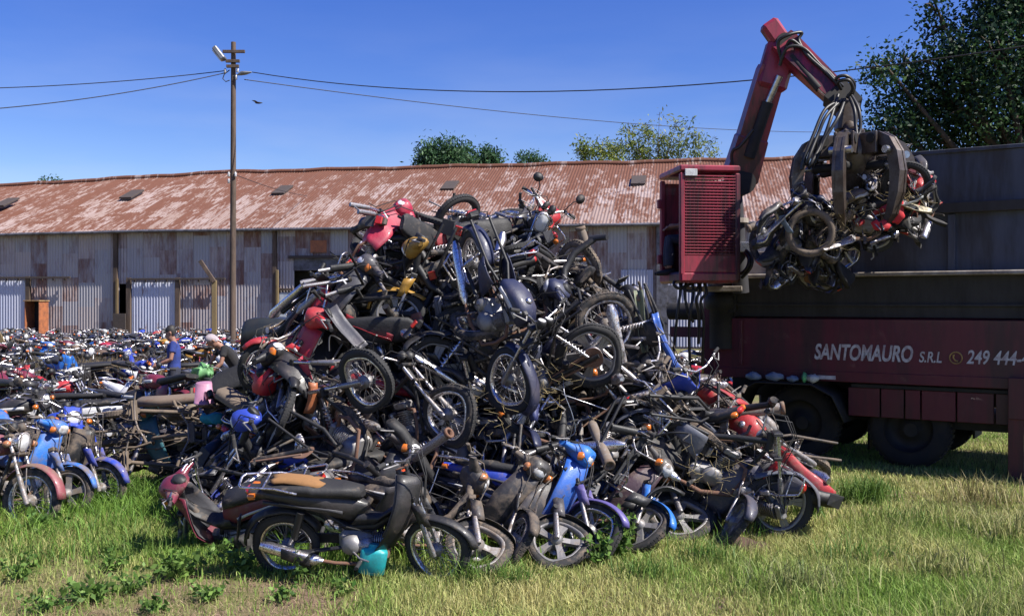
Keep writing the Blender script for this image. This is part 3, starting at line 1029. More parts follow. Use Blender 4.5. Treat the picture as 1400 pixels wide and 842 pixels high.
def blades(name, P, h, w, lean, col, rng, curl=0.5):
    """bent grass blades: five points and two faces each"""
    N = len(P)
    a = rng.uniform(0, 2 * PI, N)
    la = rng.uniform(0, 2 * PI, N)
    side = np.stack([np.cos(a), np.sin(a), np.zeros(N)], 1)
    ld = np.stack([np.cos(la), np.sin(la), np.zeros(N)], 1)
    up = np.array([0, 0, 1.0])
    w_ = (w * 0.5)[:, None]
    h_ = h[:, None]
    ln = lean[:, None]
    p0, p1 = P - side * w_, P + side * w_
    mid = P + ld * ln * h_ * 0.35 + up * h_ * 0.6
    q0, q1 = mid - side * w_ * 0.75, mid + side * w_ * 0.75
    tip = P + ld * ln * h_ * 1.0 + up * h_ * (1.0 - curl * ln * 0.5)
    vs = np.stack([p0, p1, q1, q0, tip], 1).reshape(-1, 3)
    b = (np.arange(N) * 5)[:, None]
    loops = np.concatenate([b + np.array([[0, 1, 2, 3]]), b + np.array([[3, 2, 4]])], 1).ravel()
    sizes = np.tile([4, 3], N)
    return np_mesh(name, vs, loops, sizes, np.repeat(col, 5, 0), 'blade')


def leaves(name, P, size, col, rng, parent, aspect=0.5, droop=0.0):
    N = len(P)
    d = rng.normal(size=(N, 3))
    d[:, 2] -= droop
    d /= np.linalg.norm(d, axis=1, keepdims=True)
    e = rng.normal(size=(N, 3))
    e -= d * (e * d).sum(1, keepdims=True)
    e /= np.linalg.norm(e, axis=1, keepdims=True)
    s = size[:, None]
    c = np.cross(d, e)
    m1 = P + d * s * 0.5 + e * s * aspect * 0.5
    m2 = P + d * s * 0.5 - e * s * aspect * 0.5
    tp = P + d * s + c * s * 0.12
    vs = np.stack([P, m1, tp, m2], 1).reshape(-1, 3)
    loops = np.arange(N * 4)
    return np_mesh(name, vs, loops, np.full(N, 4), np.repeat(col, 4, 0), 'leaf', parent)


# ------------------------------------------------------------------ ground
g = MB()
g.add([(-900, -60, 0), (900, -60, 0), (900, 1600, 0), (-900, 1600, 0)], [(0, 1, 2, 3)], 'ground', False)
tag(g.obj('ground'), kind='structure')

# ------------------------------------------------------------------ the long shed
SH_RZ = -math.atan2(0.174, 0.985)
shed = empty('warehouse', (0, 48, 0), SH_RZ)
tag(shed, 'long corrugated iron warehouse with rusty red-brown roof behind the yard', 'warehouse')


def wx(px):
    """local x along the shed wall of a photo column"""
    return -(-(px - 700) * 48 / (F * 0.985 + 0.174 * (px - 700)))


def wz(px, py):
    return EYE - (py - 414) / F * (48 - 0.174 * wx(px))


XL, XR = -46.0, 30.0
EAVE, RIDGE, HALF = 6.0, 10.05, 9.5


def sag(x):
    return -0.035 * max(0, -20 - x) + 0.03 * math.sin(x * 0.9) + 0.02 * math.sin(x * 2.3)


def ribs(x0, x1, pitch):
    xs, ph = [], []
    n = int((x1 - x0) / pitch * 4)
    for i in range(n + 1):
        xs.append(x0 + (x1 - x0) * i / n)
        ph.append((0, 1, 0, -1)[i % 4])
    return xs, ph


xs, ph = ribs(XL, XR, 0.16)
wall = MB()
holes = []
g = []
for z in (0.0, 2.0, 4.0, 6.0):
    g.append([(x, 0.028 * p, z + (0 if z < 5 else 0.02 + sag(x) * 0.3)) for x, p in zip(xs, ph)])
rows = [[V(p) for p in r] for r in g]


# walls are built between openings so that doors are real holes
def wall_strip(mb, x0, x1, z0, z1, key='wall_iron', y=0.0, pitch=0.16, amp=0.020):
    n = max(4, int(round((x1 - x0) / pitch * 4)))
    top, bot = [], []
    for i in range(n + 1):
        x = x0 + (x1 - x0) * i / n
        yy = y + amp * (0, 1, 0, -1)[i % 4]
        bot.append((x, yy, z0))
        top.append((x, yy, z1))
    vs = bot + top
    fs = [(i, i + 1, n + 2 + i, n + 1 + i) for i in range(n)]
    mb.add(vs, fs, key, False)


openings = [(wx(402), wx(462), 0.0, wz(430, 352)), (wx(163), wx(177), 0.9, wz(170, 388))]
cuts = sorted(openings)
x = XL
for (a, b, z0, z1) in cuts:
    wall_strip(wall, x, a, 0, 5.95)
    wall_strip(wall, a, b, z1, 5.95)
    if z0 > 0:
        wall_strip(wall, a, b, 0, z0)
    x = b
wall_strip(wall, x, XR, 0, 5.95)
wall.box(((XL + XR) / 2, 2 * HALF, 3.0), (XR - XL, 0.1, 5.9), 'wall_iron')
for x in (XL, XR):
    wall.add([(x, 0.05, 0), (x, 2 * HALF, 0), (x, 2 * HALF, 5.9), (x, HALF, RIDGE - 0.08), (x, 0.05, 5.9)], [(0, 1, 2, 3, 4)], 'wall_iron', False)
wall.obj('wall', shed)
roof = MB()
for sgn in (1, -1):
    vs, fs = [], []
    n = len(xs)
    for k in range(7):
        f = k / 6
        y = HALF - sgn * (HALF + 0.45) * (1 - f)
        z = EAVE - 0.12 + (RIDGE - EAVE + 0.12) * f
        for x, p in zip(xs, ph):
            vs.append((x, y, z + 0.016 * p + sag(x) * (0.35 + 0.65 * f)))
    for k in range(6):
        for i in range(n - 1):
            fs.append((k * n + i, k * n + i + 1, (k + 1) * n + i + 1, (k + 1) * n + i))
    roof.add(vs, fs, 'roof_iron', False)
ro = roof.obj('roof', shed)
gt = MB().tube([(XL + 76 * i / 38, -0.5, EAVE - 0.2 + 0.35 * sag(XL + 76 * i / 38)) for i in range(39)], 0.075, 'gutter', 8)
gt.box((-8, -0.2, EAVE - 0.13), (76, 0.05, 0.10), 'timber')
gt.obj('gutter', shed)
cp = MB().tube([(XL + 76 * i / 76, HALF, RIDGE + 0.03 + sag(XL + 76 * i / 76)) for i in range(77)], 0.16, 'roof_iron', 8)
cp.obj('ridge_cap', ro)


def roof_pt(px, py):
    lo, hi = 0.0, 1.0
    xx = wx(px)
    for _ in range(40):
        f = (lo + hi) / 2
        y = -0.45 + (HALF + 0.45) * f
        z = EAVE - 0.12 + (RIDGE - EAVE + 0.12) * f
        # column shifts with depth: solve x for this depth
        c, s_ = 0.985, 0.174
        k = (px - 700) / F
        xx = (k * (48 + c * y) - s_ * y) / (c + k * s_)
        wy = 48 - s_ * xx + c * y
        sy = 414 - F * (z - EYE) / wy
        if sy > py:
            lo = f
        else:
            hi = f
    return xx, y, z


sl_a = math.atan2(RIDGE - EAVE + 0.12, HALF + 0.45)
for (px, py) in ((8, 279), (180, 268), (386, 262), (615, 256), (873, 249)):
    x, y, z = roof_pt(px, py)
    h = MB()
    rot = Matrix.Rotation(sl_a, 3, 'X')
    h.box(V((x, y, z + 0.10)), (0.75, 1.5, 0.10), 'hatch', rot, 0.01)
    h.box(V((x, y, z + 0.02)), (0.62, 1.35, 0.12), 'gutter', rot, 0.01)
    h.obj('roof_vent', shed)
for (px, w_, key) in ((160, 0.22, 'timber'), (377, 0.20, 'timber'), (905, 0.5, 'gutter')):
    MB().box((wx(px), -0.13, 2.9), (w_, 0.14, 5.75), key).obj('pillar', shed)
MB().box((wx(163) + 0.02, -0.24, 1.7), (0.12, 0.1, 3.4), 'ochre_post').obj('post', shed)
MB().box((wx(381) + 0.02, -0.24, 1.9), (0.12, 0.1, 3.8), 'ochre_post').obj('post', shed)


def sliding_door(x0, x1, z1, rail0, rail1):
    d = MB()
    wall_strip(d, x0, x1, 0.02, z1, 'door_iron', -0.12, 0.16, 0.02)
    d.box(((x0 + x1) / 2, -0.09, z1 - 0.05), (x1 - x0, 0.03, 0.1), 'gutter')
    do = d.obj('sliding_door', shed)
    for x in (x0 - 0.16, x1 + 0.16):
        MB().box((x, -0.16, z1 / 2 + 0.12), (0.24, 0.12, z1 + 0.24), 'timber').obj('door_post', shed)
    r = MB().box(((rail0 + rail1) / 2, -0.26, z1 + 0.16), (rail1 - rail0, 0.09, 0.10), 'hatch')
    for i in range(9):
        x = rail0 + (rail1 - rail0) * (i + 0.5) / 9
        r.box((x, -0.20, z1 + 0.10), (0.05, 0.12, 0.18), 'hatch')
    r.obj('door_rail', shed)


sliding_door(wx(182), wx(241), wz(210, 386), wx(180), wx(311))
sliding_door(wx(-40), wx(37), wz(18, 384), wx(-42), wx(100))
a, b, z0, z1 = openings[0]
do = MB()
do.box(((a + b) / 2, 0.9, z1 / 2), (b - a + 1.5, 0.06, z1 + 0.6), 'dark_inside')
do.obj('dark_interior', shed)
ln = MB().box(((a + b) / 2 + 0.1, -0.12, z1 + 0.02), (b - a + 0.7, 0.14, 0.14), 'hatch')
ln.box(((a + b) / 2, -0.02, z1 - 0.35), (b - a, 0.05, 0.6), 'gutter')
ln.obj('door_lintel', shed)
xa = wx(391)
wi = MB().box((xa, -0.08, 1.55), (0.62, 0.08, 2.2), 'window_glass')
wi.obj('window_pane', shed)
fr = MB()
for dx in (-0.36, 0.36):
    fr.box((xa + dx, -0.10, 1.6), (0.10, 0.12, 2.6), 'timber')
fr.box((xa, -0.10, 2.82), (0.62, 0.12, 0.12), 'timber')
fr.box((xa, -0.10, 1.75), (0.62, 0.10, 0.06), 'timber')
fr.obj('window_frame', shed)
# pale translucent lower sheets right of the pile, and the grey door beside the cab
lp = MB()
wall_strip(lp, wx(849), wx(893), 0.1, wz(870, 369), 'door_iron', -0.07, 0.14, 0.03)
lp.obj('wall_patch', shed)
lp = MB()
wall_strip(lp, wx(903), wx(985), 0.1, wz(930, 383), 'door_iron', -0.06, 0.14, 0.03)
lp.obj('wall_patch', shed)
MB().box((wx(914), -0.12, wz(914, 402)), (0.75, 0.06, 0.85), 'gutter').obj('shutter', shed)
MB().box((wx(436), -0.06, wz(436, 337)), (0.85, 0.04, 0.62), 'cabinet').obj('painted_patch', shed)

# ------------------------------------------------------------------ utility pole, wires, small yard things
PD = 34.0
pb = at(318, 500, PD)
pole = empty('utility_pole', (pb.x, pb.y, 0))
tag(pole, 'tall wooden utility pole with crossarms and floodlight, in front of the warehouse', 'utility pole')


def pz(py):
    return EYE - (py - 414) / F * PD


k1 = PD / F
MB().tube([(0, 0, 0), (0.02, 0, pz(250)), (0.03, 0, pz(58))], [0.11, 0.095, 0.08], 'timber', 10).obj('shaft', pole)
for (dx0, dx1, py) in ((-12, 18, 72), (-8, 11, 85), (-7, 10, 92)):
    MB().box(((dx0 + dx1) / 2 * k1, -0.12, pz(py)), ((dx1 - dx0) * k1, 0.09, 0.10), 'timber').obj('crossarm', pole)
fl = MB().box((-15 * k1, -0.25, pz(76)), (0.16, 0.34, 0.52), 'lamp_grey', Matrix.Rotation(R(-38), 3, 'Y'), 0.03)
fo = fl.obj('floodlight', pole)
MB().box((-15 * k1 - 0.05, -0.25, pz(76) - 0.06), (0.10, 0.28, 0.44), 'lamp_glass', Matrix.Rotation(R(-38), 3, 'Y'), 0.02).obj('lens', fo)
sl_ = MB().tube([(0, -0.05, pz(105)), (10 * k1, -0.1, pz(103))], 0.025, 'lamp_grey', 8)
sl_.loft([ell((x * k1, -0.1, pz(y)), (0, 1, 0), (0, 0, 1), a, b, 10) for x, y, a, b in ((9, 103, 0.04, 0.04), (13, 101.5, 0.11, 0.07), (19, 101, 0.12, 0.06), (27, 100, 0.03, 0.02))], 'lamp_grey')
sl_.obj('street_lamp', pole)
for (dx, py) in ((-9, 98), (8, 97), (6, 107), (-4, 239), (5, 239), (-4, 248)):
    MB().lathe([(0.02, -0.08), (0.05, -0.07), (0.03, -0.02), (0.05, 0.02), (0.02, 0.08)], (dx * k1, -0.1, pz(py)), (0, 0, 1), 'porcelain', 10, True).obj('insulator', pole)
lp = MB().tube([(-3 * k1, -0.1, pz(97)), (-10 * k1, -0.12, pz(103)), (-12 * k1, -0.12, pz(109)), (-8 * k1, -0.12, pz(113)), (-3 * k1, -0.1, pz(111))], 0.018, 'wire', 6)
lp.obj('cable_loop', pole)


def wire(p0, p1, drop, label, r=0.016):
    pts = [p0.lerp(p1, i / 24) - V((0, 0, drop * 4 * (i / 24) * (1 - i / 24))) for i in range(25)]
    tag(MB().tube(pts, r, 'wire', 5).obj('overhead_wire'), label, 'wire', 'overhead wires of the pole')


wire(at(309, 97, PD), at(-60, 122, 33), 0.12, 'upper thin black wire running left from the utility pole')
wire(at(308, 100, PD), at(-60, 153, 30), 0.18, 'lower thin black wire running left from the utility pole')
wire(at(345, 99, PD), at(1460, 54, 20), 0.85, 'upper black wire running right from the utility pole behind the crane arm')
wire(at(334, 109, PD), at(1250, 178, 70), 0.75, 'lower black wire sagging right from the utility pole over the warehouse')
x, y, z = roof_pt(420, 268)
wire(at(324, 240, PD), shed.matrix_world @ V((x, y, z)) if False else Matrix.Rotation(SH_RZ, 3, 'Z') @ V((x, y, z)) + V((0, 48, 0)), 0.1, 'short wire from halfway up the pole down to the rusty roof', 0.013)

bp = at(353, 141, 60)
bd = MB().loft([ell((bp.x + dx, bp.y, bp.z), (0, 1, 0), (0, 0, 1), r, r, 8) for dx, r in ((-0.2, 0.01), (-0.1, 0.05), (0.05, 0.06), (0.2, 0.035), (0.26, 0.01))], 'wire')
for sg in (-1, 1):
    bd.sheet([[(bp.x + 0.08 - 0.2 * j - 0.05 * i, bp.y + sg * (0.04 + 0.14 * i), bp.z + 0.02 * i) for j in range(2)] for i in range(4)], 0.01, 'wire')
tag(bd.obj('bird'), 'small dark bird flying in the blue sky right of the utility pole', 'bird')

p = at(293, 500, 38)
lpost = empty('broken_post', (p.x, p.y, 0))
tag(lpost, 'ochre wooden post with its top arm tilted left, left of the utility pole', 'post')
k2 = 38 / F
MB().box((0.0, 0, (EYE + (414 - 383) * k2) / 2), (0.17, 0.15, EYE + (414 - 383) * k2), 'ochre_post').obj('upright', lpost)
MB().box((-9 * k2, -0.05, EYE + (414 - 371) * k2), (0.14, 0.13, 0.98), 'timber', Matrix.Rotation(R(-34), 3, 'Y')).obj('arm', lpost)
p = at(50, 440, 44)
cb = MB().box((0, 0, 0), (0.04, 0.6, 1.35), 'cabinet')
cab_o = empty('cabinet', (p.x, 44, 0), R(-14))
tag(cab_o, 'open orange-brown wooden cabinet standing among bikes by the warehouse', 'cabinet')
hh = EYE + (414 - 412) / F * 44
bx = MB()
bx.box((0.36, 0, hh / 2), (0.04, 0.6, hh), 'cabinet')
bx.box((-0.36, 0, hh / 2), (0.04, 0.6, hh), 'cabinet')
bx.box((0, 0.29, hh / 2), (0.68, 0.03, hh), 'dark_inside')
bx.box((0, 0, 0.5), (0.68, 0.55, 0.04), 'cabinet')
bx.obj('case', cab_o)
MB().box((0, -0.01, hh + 0.025), (0.84, 0.66, 0.05), 'cabinet_top').obj('top', cab_o)
p = at(6, 465, 30)
pl = MB().box((p.x, 30, 0.85), (0.16, 0.05, 1.7), 'ochre_post', Matrix.Rotation(R(-28), 3, 'Y'))
tag(pl.obj('plank'), 'grey-brown plank leaning among the bikes at the far left', 'plank')
# brown broken shutter leaning on the shed
q = MB().box((wx(168) + 0.1, -0.5, 0.8), (0.7, 0.06, 1.6), 'hatch')
o = q.obj('wooden_shutter')
o.matrix_world = Matrix.Translation((0, 48, 0)) @ Matrix.Rotation(SH_RZ, 4, 'Z')
tag(o, 'dark brown board leaning on the warehouse wall beside the sliding door', 'board')

# black tarpaulin over a load, left of the pile
p = at(372, 470, 15.5)
tp = MB()
g = []
for i in range(13):
    a = i / 12 * PI
    row = []
    for j in range(13):
        b_ = j / 12 * PI
        sx, sy = -math.cos(a), -math.cos(b_)
        h = 0.50 * min(1, 3.0 * math.sin(a)) ** 0.5 * min(1, 2.5 * math.sin(b_)) ** 0.5 * (1 - 0.10 * sx * sx) + 0.03 * noise.noise(V((sx * 3, sy * 3, 4)))
        row.append((p.x + 0.36 * sx * (1.02 - 0.10 * h), 15.5 + 0.5 * sy, 1.42 + h))
    g.append(row)
tp.sheet(g, 0.01, 'tarp')
tp.box((p.x, 15.5, 0.70), (0.55, 0.8, 1.40), 'truck_black', None, 0.03)
tag(tp.obj('covered_load'), 'load under a dark green-black cover with rounded top, left of the pile', 'covered load')


# ------------------------------------------------------------------ trees
def tree(name, base, H, blobs, nleaf, lsize, cols, label, seed, trunk_r=0.25, group=None, aspect=0.5, droop=0.0, branches=True, shell=0.55):
    rng = np.random.default_rng(seed)
    root = empty(name, (base[0], base[1], 0))
    tag(root, label, 'tree', group)
    tr = MB()
    top = V((0, 0, H * 0.55))
    tr.tube([(0, 0, 0), (0.1, 0, H * 0.3), top], [trunk_r, trunk_r * 0.75, trunk_r * 0.4], 'bark', 8)
    for (bx_, by, bz, r) in blobs:
        b_ = V((bx_, by, bz))
        s0 = V((0.06, 0, H * (0.25 + 0.3 * rng.random())))
        tr.tube([s0, s0.lerp(b_, 0.5) + V((0, 0, 0.1 * H * rng.random())), b_ + V((0, 0, r * 0.6))], [trunk_r * 0.4, trunk_r * 0.22, trunk_r * 0.06], 'bark', 6)
        if branches:
            for _ in range(4):
                d = V(rng.normal(size=3)).normalized() * r * 0.95
                tr.tube([b_, b_ + d * 0.5 + V((0, 0, 0.1 * r)), b_ + d], [trunk_r * 0.12, trunk_r * 0.07, trunk_r * 0.03], 'bark', 5)
    tr.obj('trunk', root)
    vol = np.array([b[3] ** 2 for b in blobs])
    pick = rng.choice(len(blobs), size=nleaf // 14, p=vol / vol.sum())
    B = np.array(blobs)[pick]
    d = rng.normal(size=(len(B), 3))
    d /= np.linalg.norm(d, axis=1, keepdims=True)
    rad = B[:, 3] * rng.uniform(shell, 1.05, len(B)) * rng.choice([1, 1, 1, 0.5], len(B))
    cl = B[:, :3] + d * rad[:, None]                     # twig tips: leaves sit in sprays about them
    P = np.repeat(cl, 14, 0) + rng.normal(size=(len(cl) * 14, 3)) * lsize * (1.5 if lsize < 0.2 else 0.9)
    if droop:
        P[:, 2] -= np.abs(rng.normal(size=len(P))) * droop
    c = np.array(cols)[rng.integers(0, len(cols), len(cl))]
    c = np.repeat(c, 14, 0) * rng.uniform(0.7, 1.3, (len(P), 1))
    leaves('crown', P, rng.uniform(0.6, 1.2, len(P)) * lsize, c, rng, root, aspect, droop * 1.2)
    return root


rt_ = random.Random(5)
# big dark tree behind the truck
TY = 23.0
base = at(1420, 500, TY)
blobs = []
for (px, py, dy, r) in ((1215, 180, 0, 0.75), (1250, 150, 0.5, 0.8), (1205, 100, -0.3, 0.45), (1235, 95, 0.2, 0.5), (1290, 100, 0, 0.75), (1290, 170, 1, 1.0), (1340, 150, 0, 1.1), (1285, 40, 0.4, 0.4), (1275, 10, 0.2, 0.35), (1310, 65, 0.4, 0.6), (1360, 80, -0.5, 1.1), (1350, 20, 0.6, 0.7), (1390, 30, 0, 1.1), (1400, 130, 1, 1.5), (1340, 210, 1, 1.0), (1450, 60, 1, 1.8), (1470, 180, 0, 1.8), (1420, -60, 0, 1.5), (1370, -40, 1, 0.9), (1520, -60, 0.5, 2.2), (1560, 100, 0, 2.2), (1260, 200, 0.4, 0.6)):
    p = at(px, py, TY + dy)
    blobs.append((p.x - base.x, p.y - base.y, p.z, r))
tree('broadleaf_tree', (base.x, base.y), 9.0, blobs, 62000, 0.125, [(0.016, 0.045, 0.022), (0.024, 0.06, 0.02), (0.045, 0.09, 0.028), (0.012, 0.034, 0.02)], 'big dark green broadleaf tree rising behind the truck at right', 3, 0.35, None, 0.55)
# trees beyond the shed
G = 'trees beyond the warehouse roof'


def far_tree(name, px, D, pts, n, ls, cols, label, seed, aspect=0.4, droop=0.0, shell=0.3, tr=0.2, br=True):
    base = at(px, 414, D)
    bl = []
    for (x, y, r) in pts:
        p = at(x, y, D)
        bl.append((p.x - base.x, rt_.uniform(-1, 1), p.z, r * D / F))
    H = max(b[2] for b in bl) + 1
    tree(name, (base.x, D), H, bl, n, ls, cols, label, seed, tr, G, aspect, droop, br, shell)


GR = [(0.05, 0.11, 0.045), (0.07, 0.14, 0.055), (0.035, 0.085, 0.04)]
far_tree('willow_tree', 608, 78, [(590, 204, 17), (610, 196, 13), (632, 205, 16), (580, 215, 14), (620, 215, 20), (600, 225, 20), (640, 220, 12)], 8000, 0.36, GR, 'dense rounded green tree just above the ridge, larger of two close together', 11, 0.35, 0.5)
far_tree('willow_tree', 666, 78, [(666, 211, 12), (656, 216, 10), (676, 216, 11), (668, 224, 14)], 3600, 0.36, GR, 'dense rounded green tree just above the ridge, smaller of two close together', 12, 0.35, 0.5)
far_tree('bushy_tree', 720, 80, [(712, 218, 8), (726, 219, 9), (740, 222, 6)], 1100, 0.26, GR, 'low green treetop barely showing above the roof ridge', 13)
YG = [(0.15, 0.20, 0.035), (0.20, 0.24, 0.05), (0.10, 0.15, 0.03), (0.24, 0.25, 0.07)]
far_tree('poplar_tree', 820, 80, [(800, 205, 12), (795, 196, 6), (822, 208, 14), (840, 212, 12)], 1500, 0.36, YG, 'low sparse yellow-green tree above the ridge, left of the feathery one', 14, 0.35, 0.3)
far_tree('poplar_tree', 895, 80, [(858, 180, 9), (865, 196, 14), (885, 175, 11), (900, 160, 6), (905, 188, 14), (925, 170, 8), (926, 195, 14), (945, 165, 6), (948, 190, 10), (880, 208, 16), (968, 205, 8), (975, 190, 4), (843, 195, 6), (910, 212, 14), (950, 212, 12)], 3600, 0.36, YG, 'tall feathery yellow-green tree above the ridge, left of the crane arm', 15, 0.3, 0.35, 0.4, 0.16)
far_tree('bushy_tree', 66, 120, [(56, 250, 4), (66, 252, 3), (74, 250, 4)], 500, 0.4, GR, 'tiny green treetop above the roof at the far left', 16)
# ------------------------------------------------------------------ the red truck with its scrap container
T0 = V((2.80, 14.26, 0))
TE = V((0.83, -0.557, 0)).normalized()
T_RZ = math.atan2(TE.y, TE.x)
truck = empty('scrap_truck', T0, T_RZ)
tag(truck, 'dark red scrap truck with tall grey open container and white lettering', 'truck')
LEN = 8.5


def prof_box(x0, x1, pts, m, mb=None):
    """a body of constant section: (y, z) outline swept along x"""
    mb = mb or MB()
    r0 = [V((x0, y, z)) for y, z in pts]
    r1 = [V((x1, y, z)) for y, z in pts]
    return mb.loft([r0, r1], m, True, True, False)


bd = MB()
prof_box(0.05, LEN, [(0.0, 1.24), (0.0, 1.93), (0.12, 1.96), (2.4, 1.96), (2.4, 1.24)], 'truck_red', bd)
for i in (0, 4, 5, 6, 7, 8):
    bd.box((0.5 + i * 0.98, -0.012, 1.60), (0.05, 0.024, 0.62), 'truck_red')
bd.obj('body', truck)
dp = MB()
prof_box(0.0, LEN, [(0.06, 1.962), (0.0, 2.49), (2.4, 2.49), (2.4, 1.962)], 'dirty_plate', dp)
dp.box((4.2, 0.02, 2.12), (8.3, 0.02, 0.03), 'dirty_plate')
dp.obj('hopper_side', truck)
MB().box((LEN / 2, 0.12, 2.52), (LEN + 0.06, 0.52, 0.055), 'ledge_grey', None, 0.012).obj('ledge', truck)
up = MB()
for (y, ins) in ((0.34, 0), (2.3, 0)):
    g = []
    for i in range(7):
        z = 2.55 + 1.53 * i / 6
        g.append([(1.95 + (LEN - 1.95) * j / 20, y + 0.012 * math.sin(j * 1.7 + i), z + (0.02 * math.sin(j * 0.8) if i == 6 else 0)) for j in range(21)])
    up.sheet(g, 0.05, 'container_grey', False)
up.box((1.95, 1.32, 3.30), (0.05, 1.92, 1.5), 'container_grey')
uo = up.obj('container_wall', truck)
MB().box((1.95 + (LEN - 1.95) / 2, 0.27, 3.36), (LEN - 1.95, 0.10, 0.13), 'dirty_plate').obj('rail', uo)
MB().box((1.95 + (LEN - 1.95) / 2, 0.33, 4.09), (LEN - 1.91, 0.10, 0.05), 'container_grey').obj('top_rim', uo)
for i in range(5):
    MB().box((3.2 + i * 1.25, 0.29, 2.92), (0.09, 0.06, 0.72), 'container_grey').obj('rib', uo)
hb = MB().box((0.98, 0.40, 2.72), (1.88, 0.07, 0.32), 'ledge_grey')
hb.box((0.98, 1.9, 2.72), (1.88, 0.07, 0.32), 'ledge_grey')
hb.obj('low_board', truck)
# lower rail and skirt boards
rl = MB()
rl.box((LEN / 2, 0.04, 1.172), (LEN - 0.1, 0.10, 0.137), 'truck_red')
rl.box((LEN / 2 + 1, 0.10, 1.06), (LEN - 2, 0.10, 0.05), 'truck_black')
rl.obj('lower_rail', truck)
sk = MB()
xx = 1.95
for w_ in (0.42, 0.30, 0.20, 0.42, 0.44, 0.5, 0.4, 0.45, 0.6, 0.5):
    sk.box((xx + w_ / 2, 0.085, 0.845), (w_ - 0.02, 0.03, 0.375), 'truck_red')
    xx += w_
sk.obj('skirt_board', truck)
ch = MB()
for y in (0.75, 1.65):
    ch.box((LEN / 2, y, 0.93), (LEN - 0.2, 0.10, 0.26), 'truck_black')
ch.box((LEN / 2 + 1.0, 1.2, 0.60), (LEN - 3.4, 1.7, 0.14), 'truck_black')
ch.box((1.5, 1.25, 0.68), (2.2, 0.6, 0.42), 'truck_black', None, 0.05)  # this box and the two plates below are added to blacken the underside
ch.box((2.0, 1.6, 0.55), (0.03, 1.3, 0.9), 'truck_black')
ch.box((3.25, 1.9, 0.62), (0.03, 0.6, 0.7), 'truck_black')
for x in (1.3, 2.72, 6.6):
    ch.tube([(x, 0.2, 0.5), (x, 2.2, 0.5)], 0.09, 'truck_black', 10)
ch.obj('chassis', truck)
for x in (1.28, 2.70, 6.6):
    for (y, sg) in ((0.32, -1), (2.08, 1)):
        t = MB().lathe([(0.30, -0.15), (0.44, -0.16), (0.50, -0.11), (0.515, 0.0), (0.50, 0.11), (0.44, 0.16), (0.30, 0.15)], (x, y, 0.515), (0, 1, 0), 'tyre_black', 36)
        for i in range(40):
            a = 2 * PI * i / 40
            t.box((x + 0.508 * math.cos(a), y, 0.515 + 0.508 * math.sin(a)), (0.02, 0.22, 0.05), 'tyre_black', Matrix.Rotation(-a, 3, 'Y'), 0.004)
        wo = t.obj('wheel', truck)
        MB().lathe([(0.001, 0.03), (0.10, 0.03), (0.13, -0.02), (0.24, -0.05), (0.29, 0.0), (0.305, 0.10)], (x, y + sg * 0.06, 0.515), (0, sg, 0), 'truck_black', 24).obj('rim', wo)
for (x0, x1) in ((0.35, 1.95),):
    pts = [(x0 + 0.0, 0.55), (x0 + 0.16, 0.92), (x0 + 0.42, 1.06), (x1 - 0.42, 1.06), (x1 - 0.14, 0.92), (x1 + 0.02, 0.58)]
    MB().sheet([[(x, y, z) for y in (-0.16, 0.0, 0.3, 0.66)] for x, z in pts], 0.02, 'truck_black').obj('mudguard', truck)
lg = MB()
lg.box((3.98, 0.0, 0.62), (0.17, 0.17, 1.22), 'truck_red')
lg.box((3.98, 0.0, 0.05), (0.12, 0.12, 0.1), 'truck_black')
lg.box((4.02, -0.0, 1.0), (0.24, 0.22, 0.5), 'truck_red')
lg.obj('support_leg', truck)
MB().box((1.62, -0.018, 1.155), (0.40, 0.008, 0.05), 'letter_white').obj('reflector_strip', truck)
# bags and rags tucked on the mudguard
for (x, w_, h_, key) in ((0.72, 0.22, 0.12, 'bag_blue'), (1.02, 0.25, 0.13, 'bag_blue'), (1.27, 0.16, 0.10, 'bag_blue'), (1.43, 0.07, 0.15, 'bag_green'), (1.54, 0.17, 0.13, 'bag_white')):
    b_ = MB()
    rings = []
    rr = random.Random(int(x * 100))
    for i in range(7):
        f = i / 6
        k = 0.25 + 0.75 * math.sin(PI * min(0.97, max(0.03, f)))
        rings.append([q + V((0, rr.uniform(-0.01, 0.01), rr.uniform(-0.012, 0.012))) for q in ell((x + w_ * (f - 0.5), -0.10, 1.075 + h_ / 2), (0, 1, 0), (0, 0, 1), 0.05 * k, h_ / 2 * k, 10)])
    b_.loft(rings, key)
    o = b_.obj('plastic_bag')
    o.matrix_world = Matrix.Translation(T0) @ Matrix.Rotation(T_RZ, 4, 'Z')
    nm = {0.72: 'crumpled dusty blue bag on the truck mudguard, leftmost of the row', 1.02: 'crumpled dusty blue bag on the truck mudguard, second from left', 1.27: 'smallest dusty blue bag on the truck mudguard beside the green one', 1.43: 'small bright green bag on the truck mudguard', 1.54: 'crumpled pale white bag on the truck mudguard beside the green one'}[x]
    tag(o, nm, 'bag', 'bags on the truck mudguard')


def text(s, x, z, size, key, bold=0.006, shear=0.22, sx=1.0, width=None):
    cu = bpy.data.curves.new('lettering', 'FONT')
    cu.body = s
    cu.size = size
    cu.shear = shear
    cu.offset = bold
    cu.extrude = 0.002
    cu.space_character = 1.0
    cu.materials.append(M[key])
    o = bpy.data.objects.new('lettering', cu)
    C.objects.link(o)
    o.parent = truck
    o.location = (x, -0.006, z)
    o.rotation_euler = (R(90), 0, 0)
    if width:
        bpy.context.view_layer.update()
        o.scale = (width / max(0.01, o.dimensions.x), 1, 1)
    me = bpy.data.meshes.new_from_object(o.evaluated_get(bpy.context.evaluated_depsgraph_get()))
    me.name = 'lettering'
    q = bpy.data.objects.new('lettering', me)
    C.objects.link(q)
    q.parent, q.location, q.rotation_euler, q.scale = truck, o.location, o.rotation_euler, o.scale
    bpy.data.objects.remove(o)
    q.name = 'lettering'
    return q


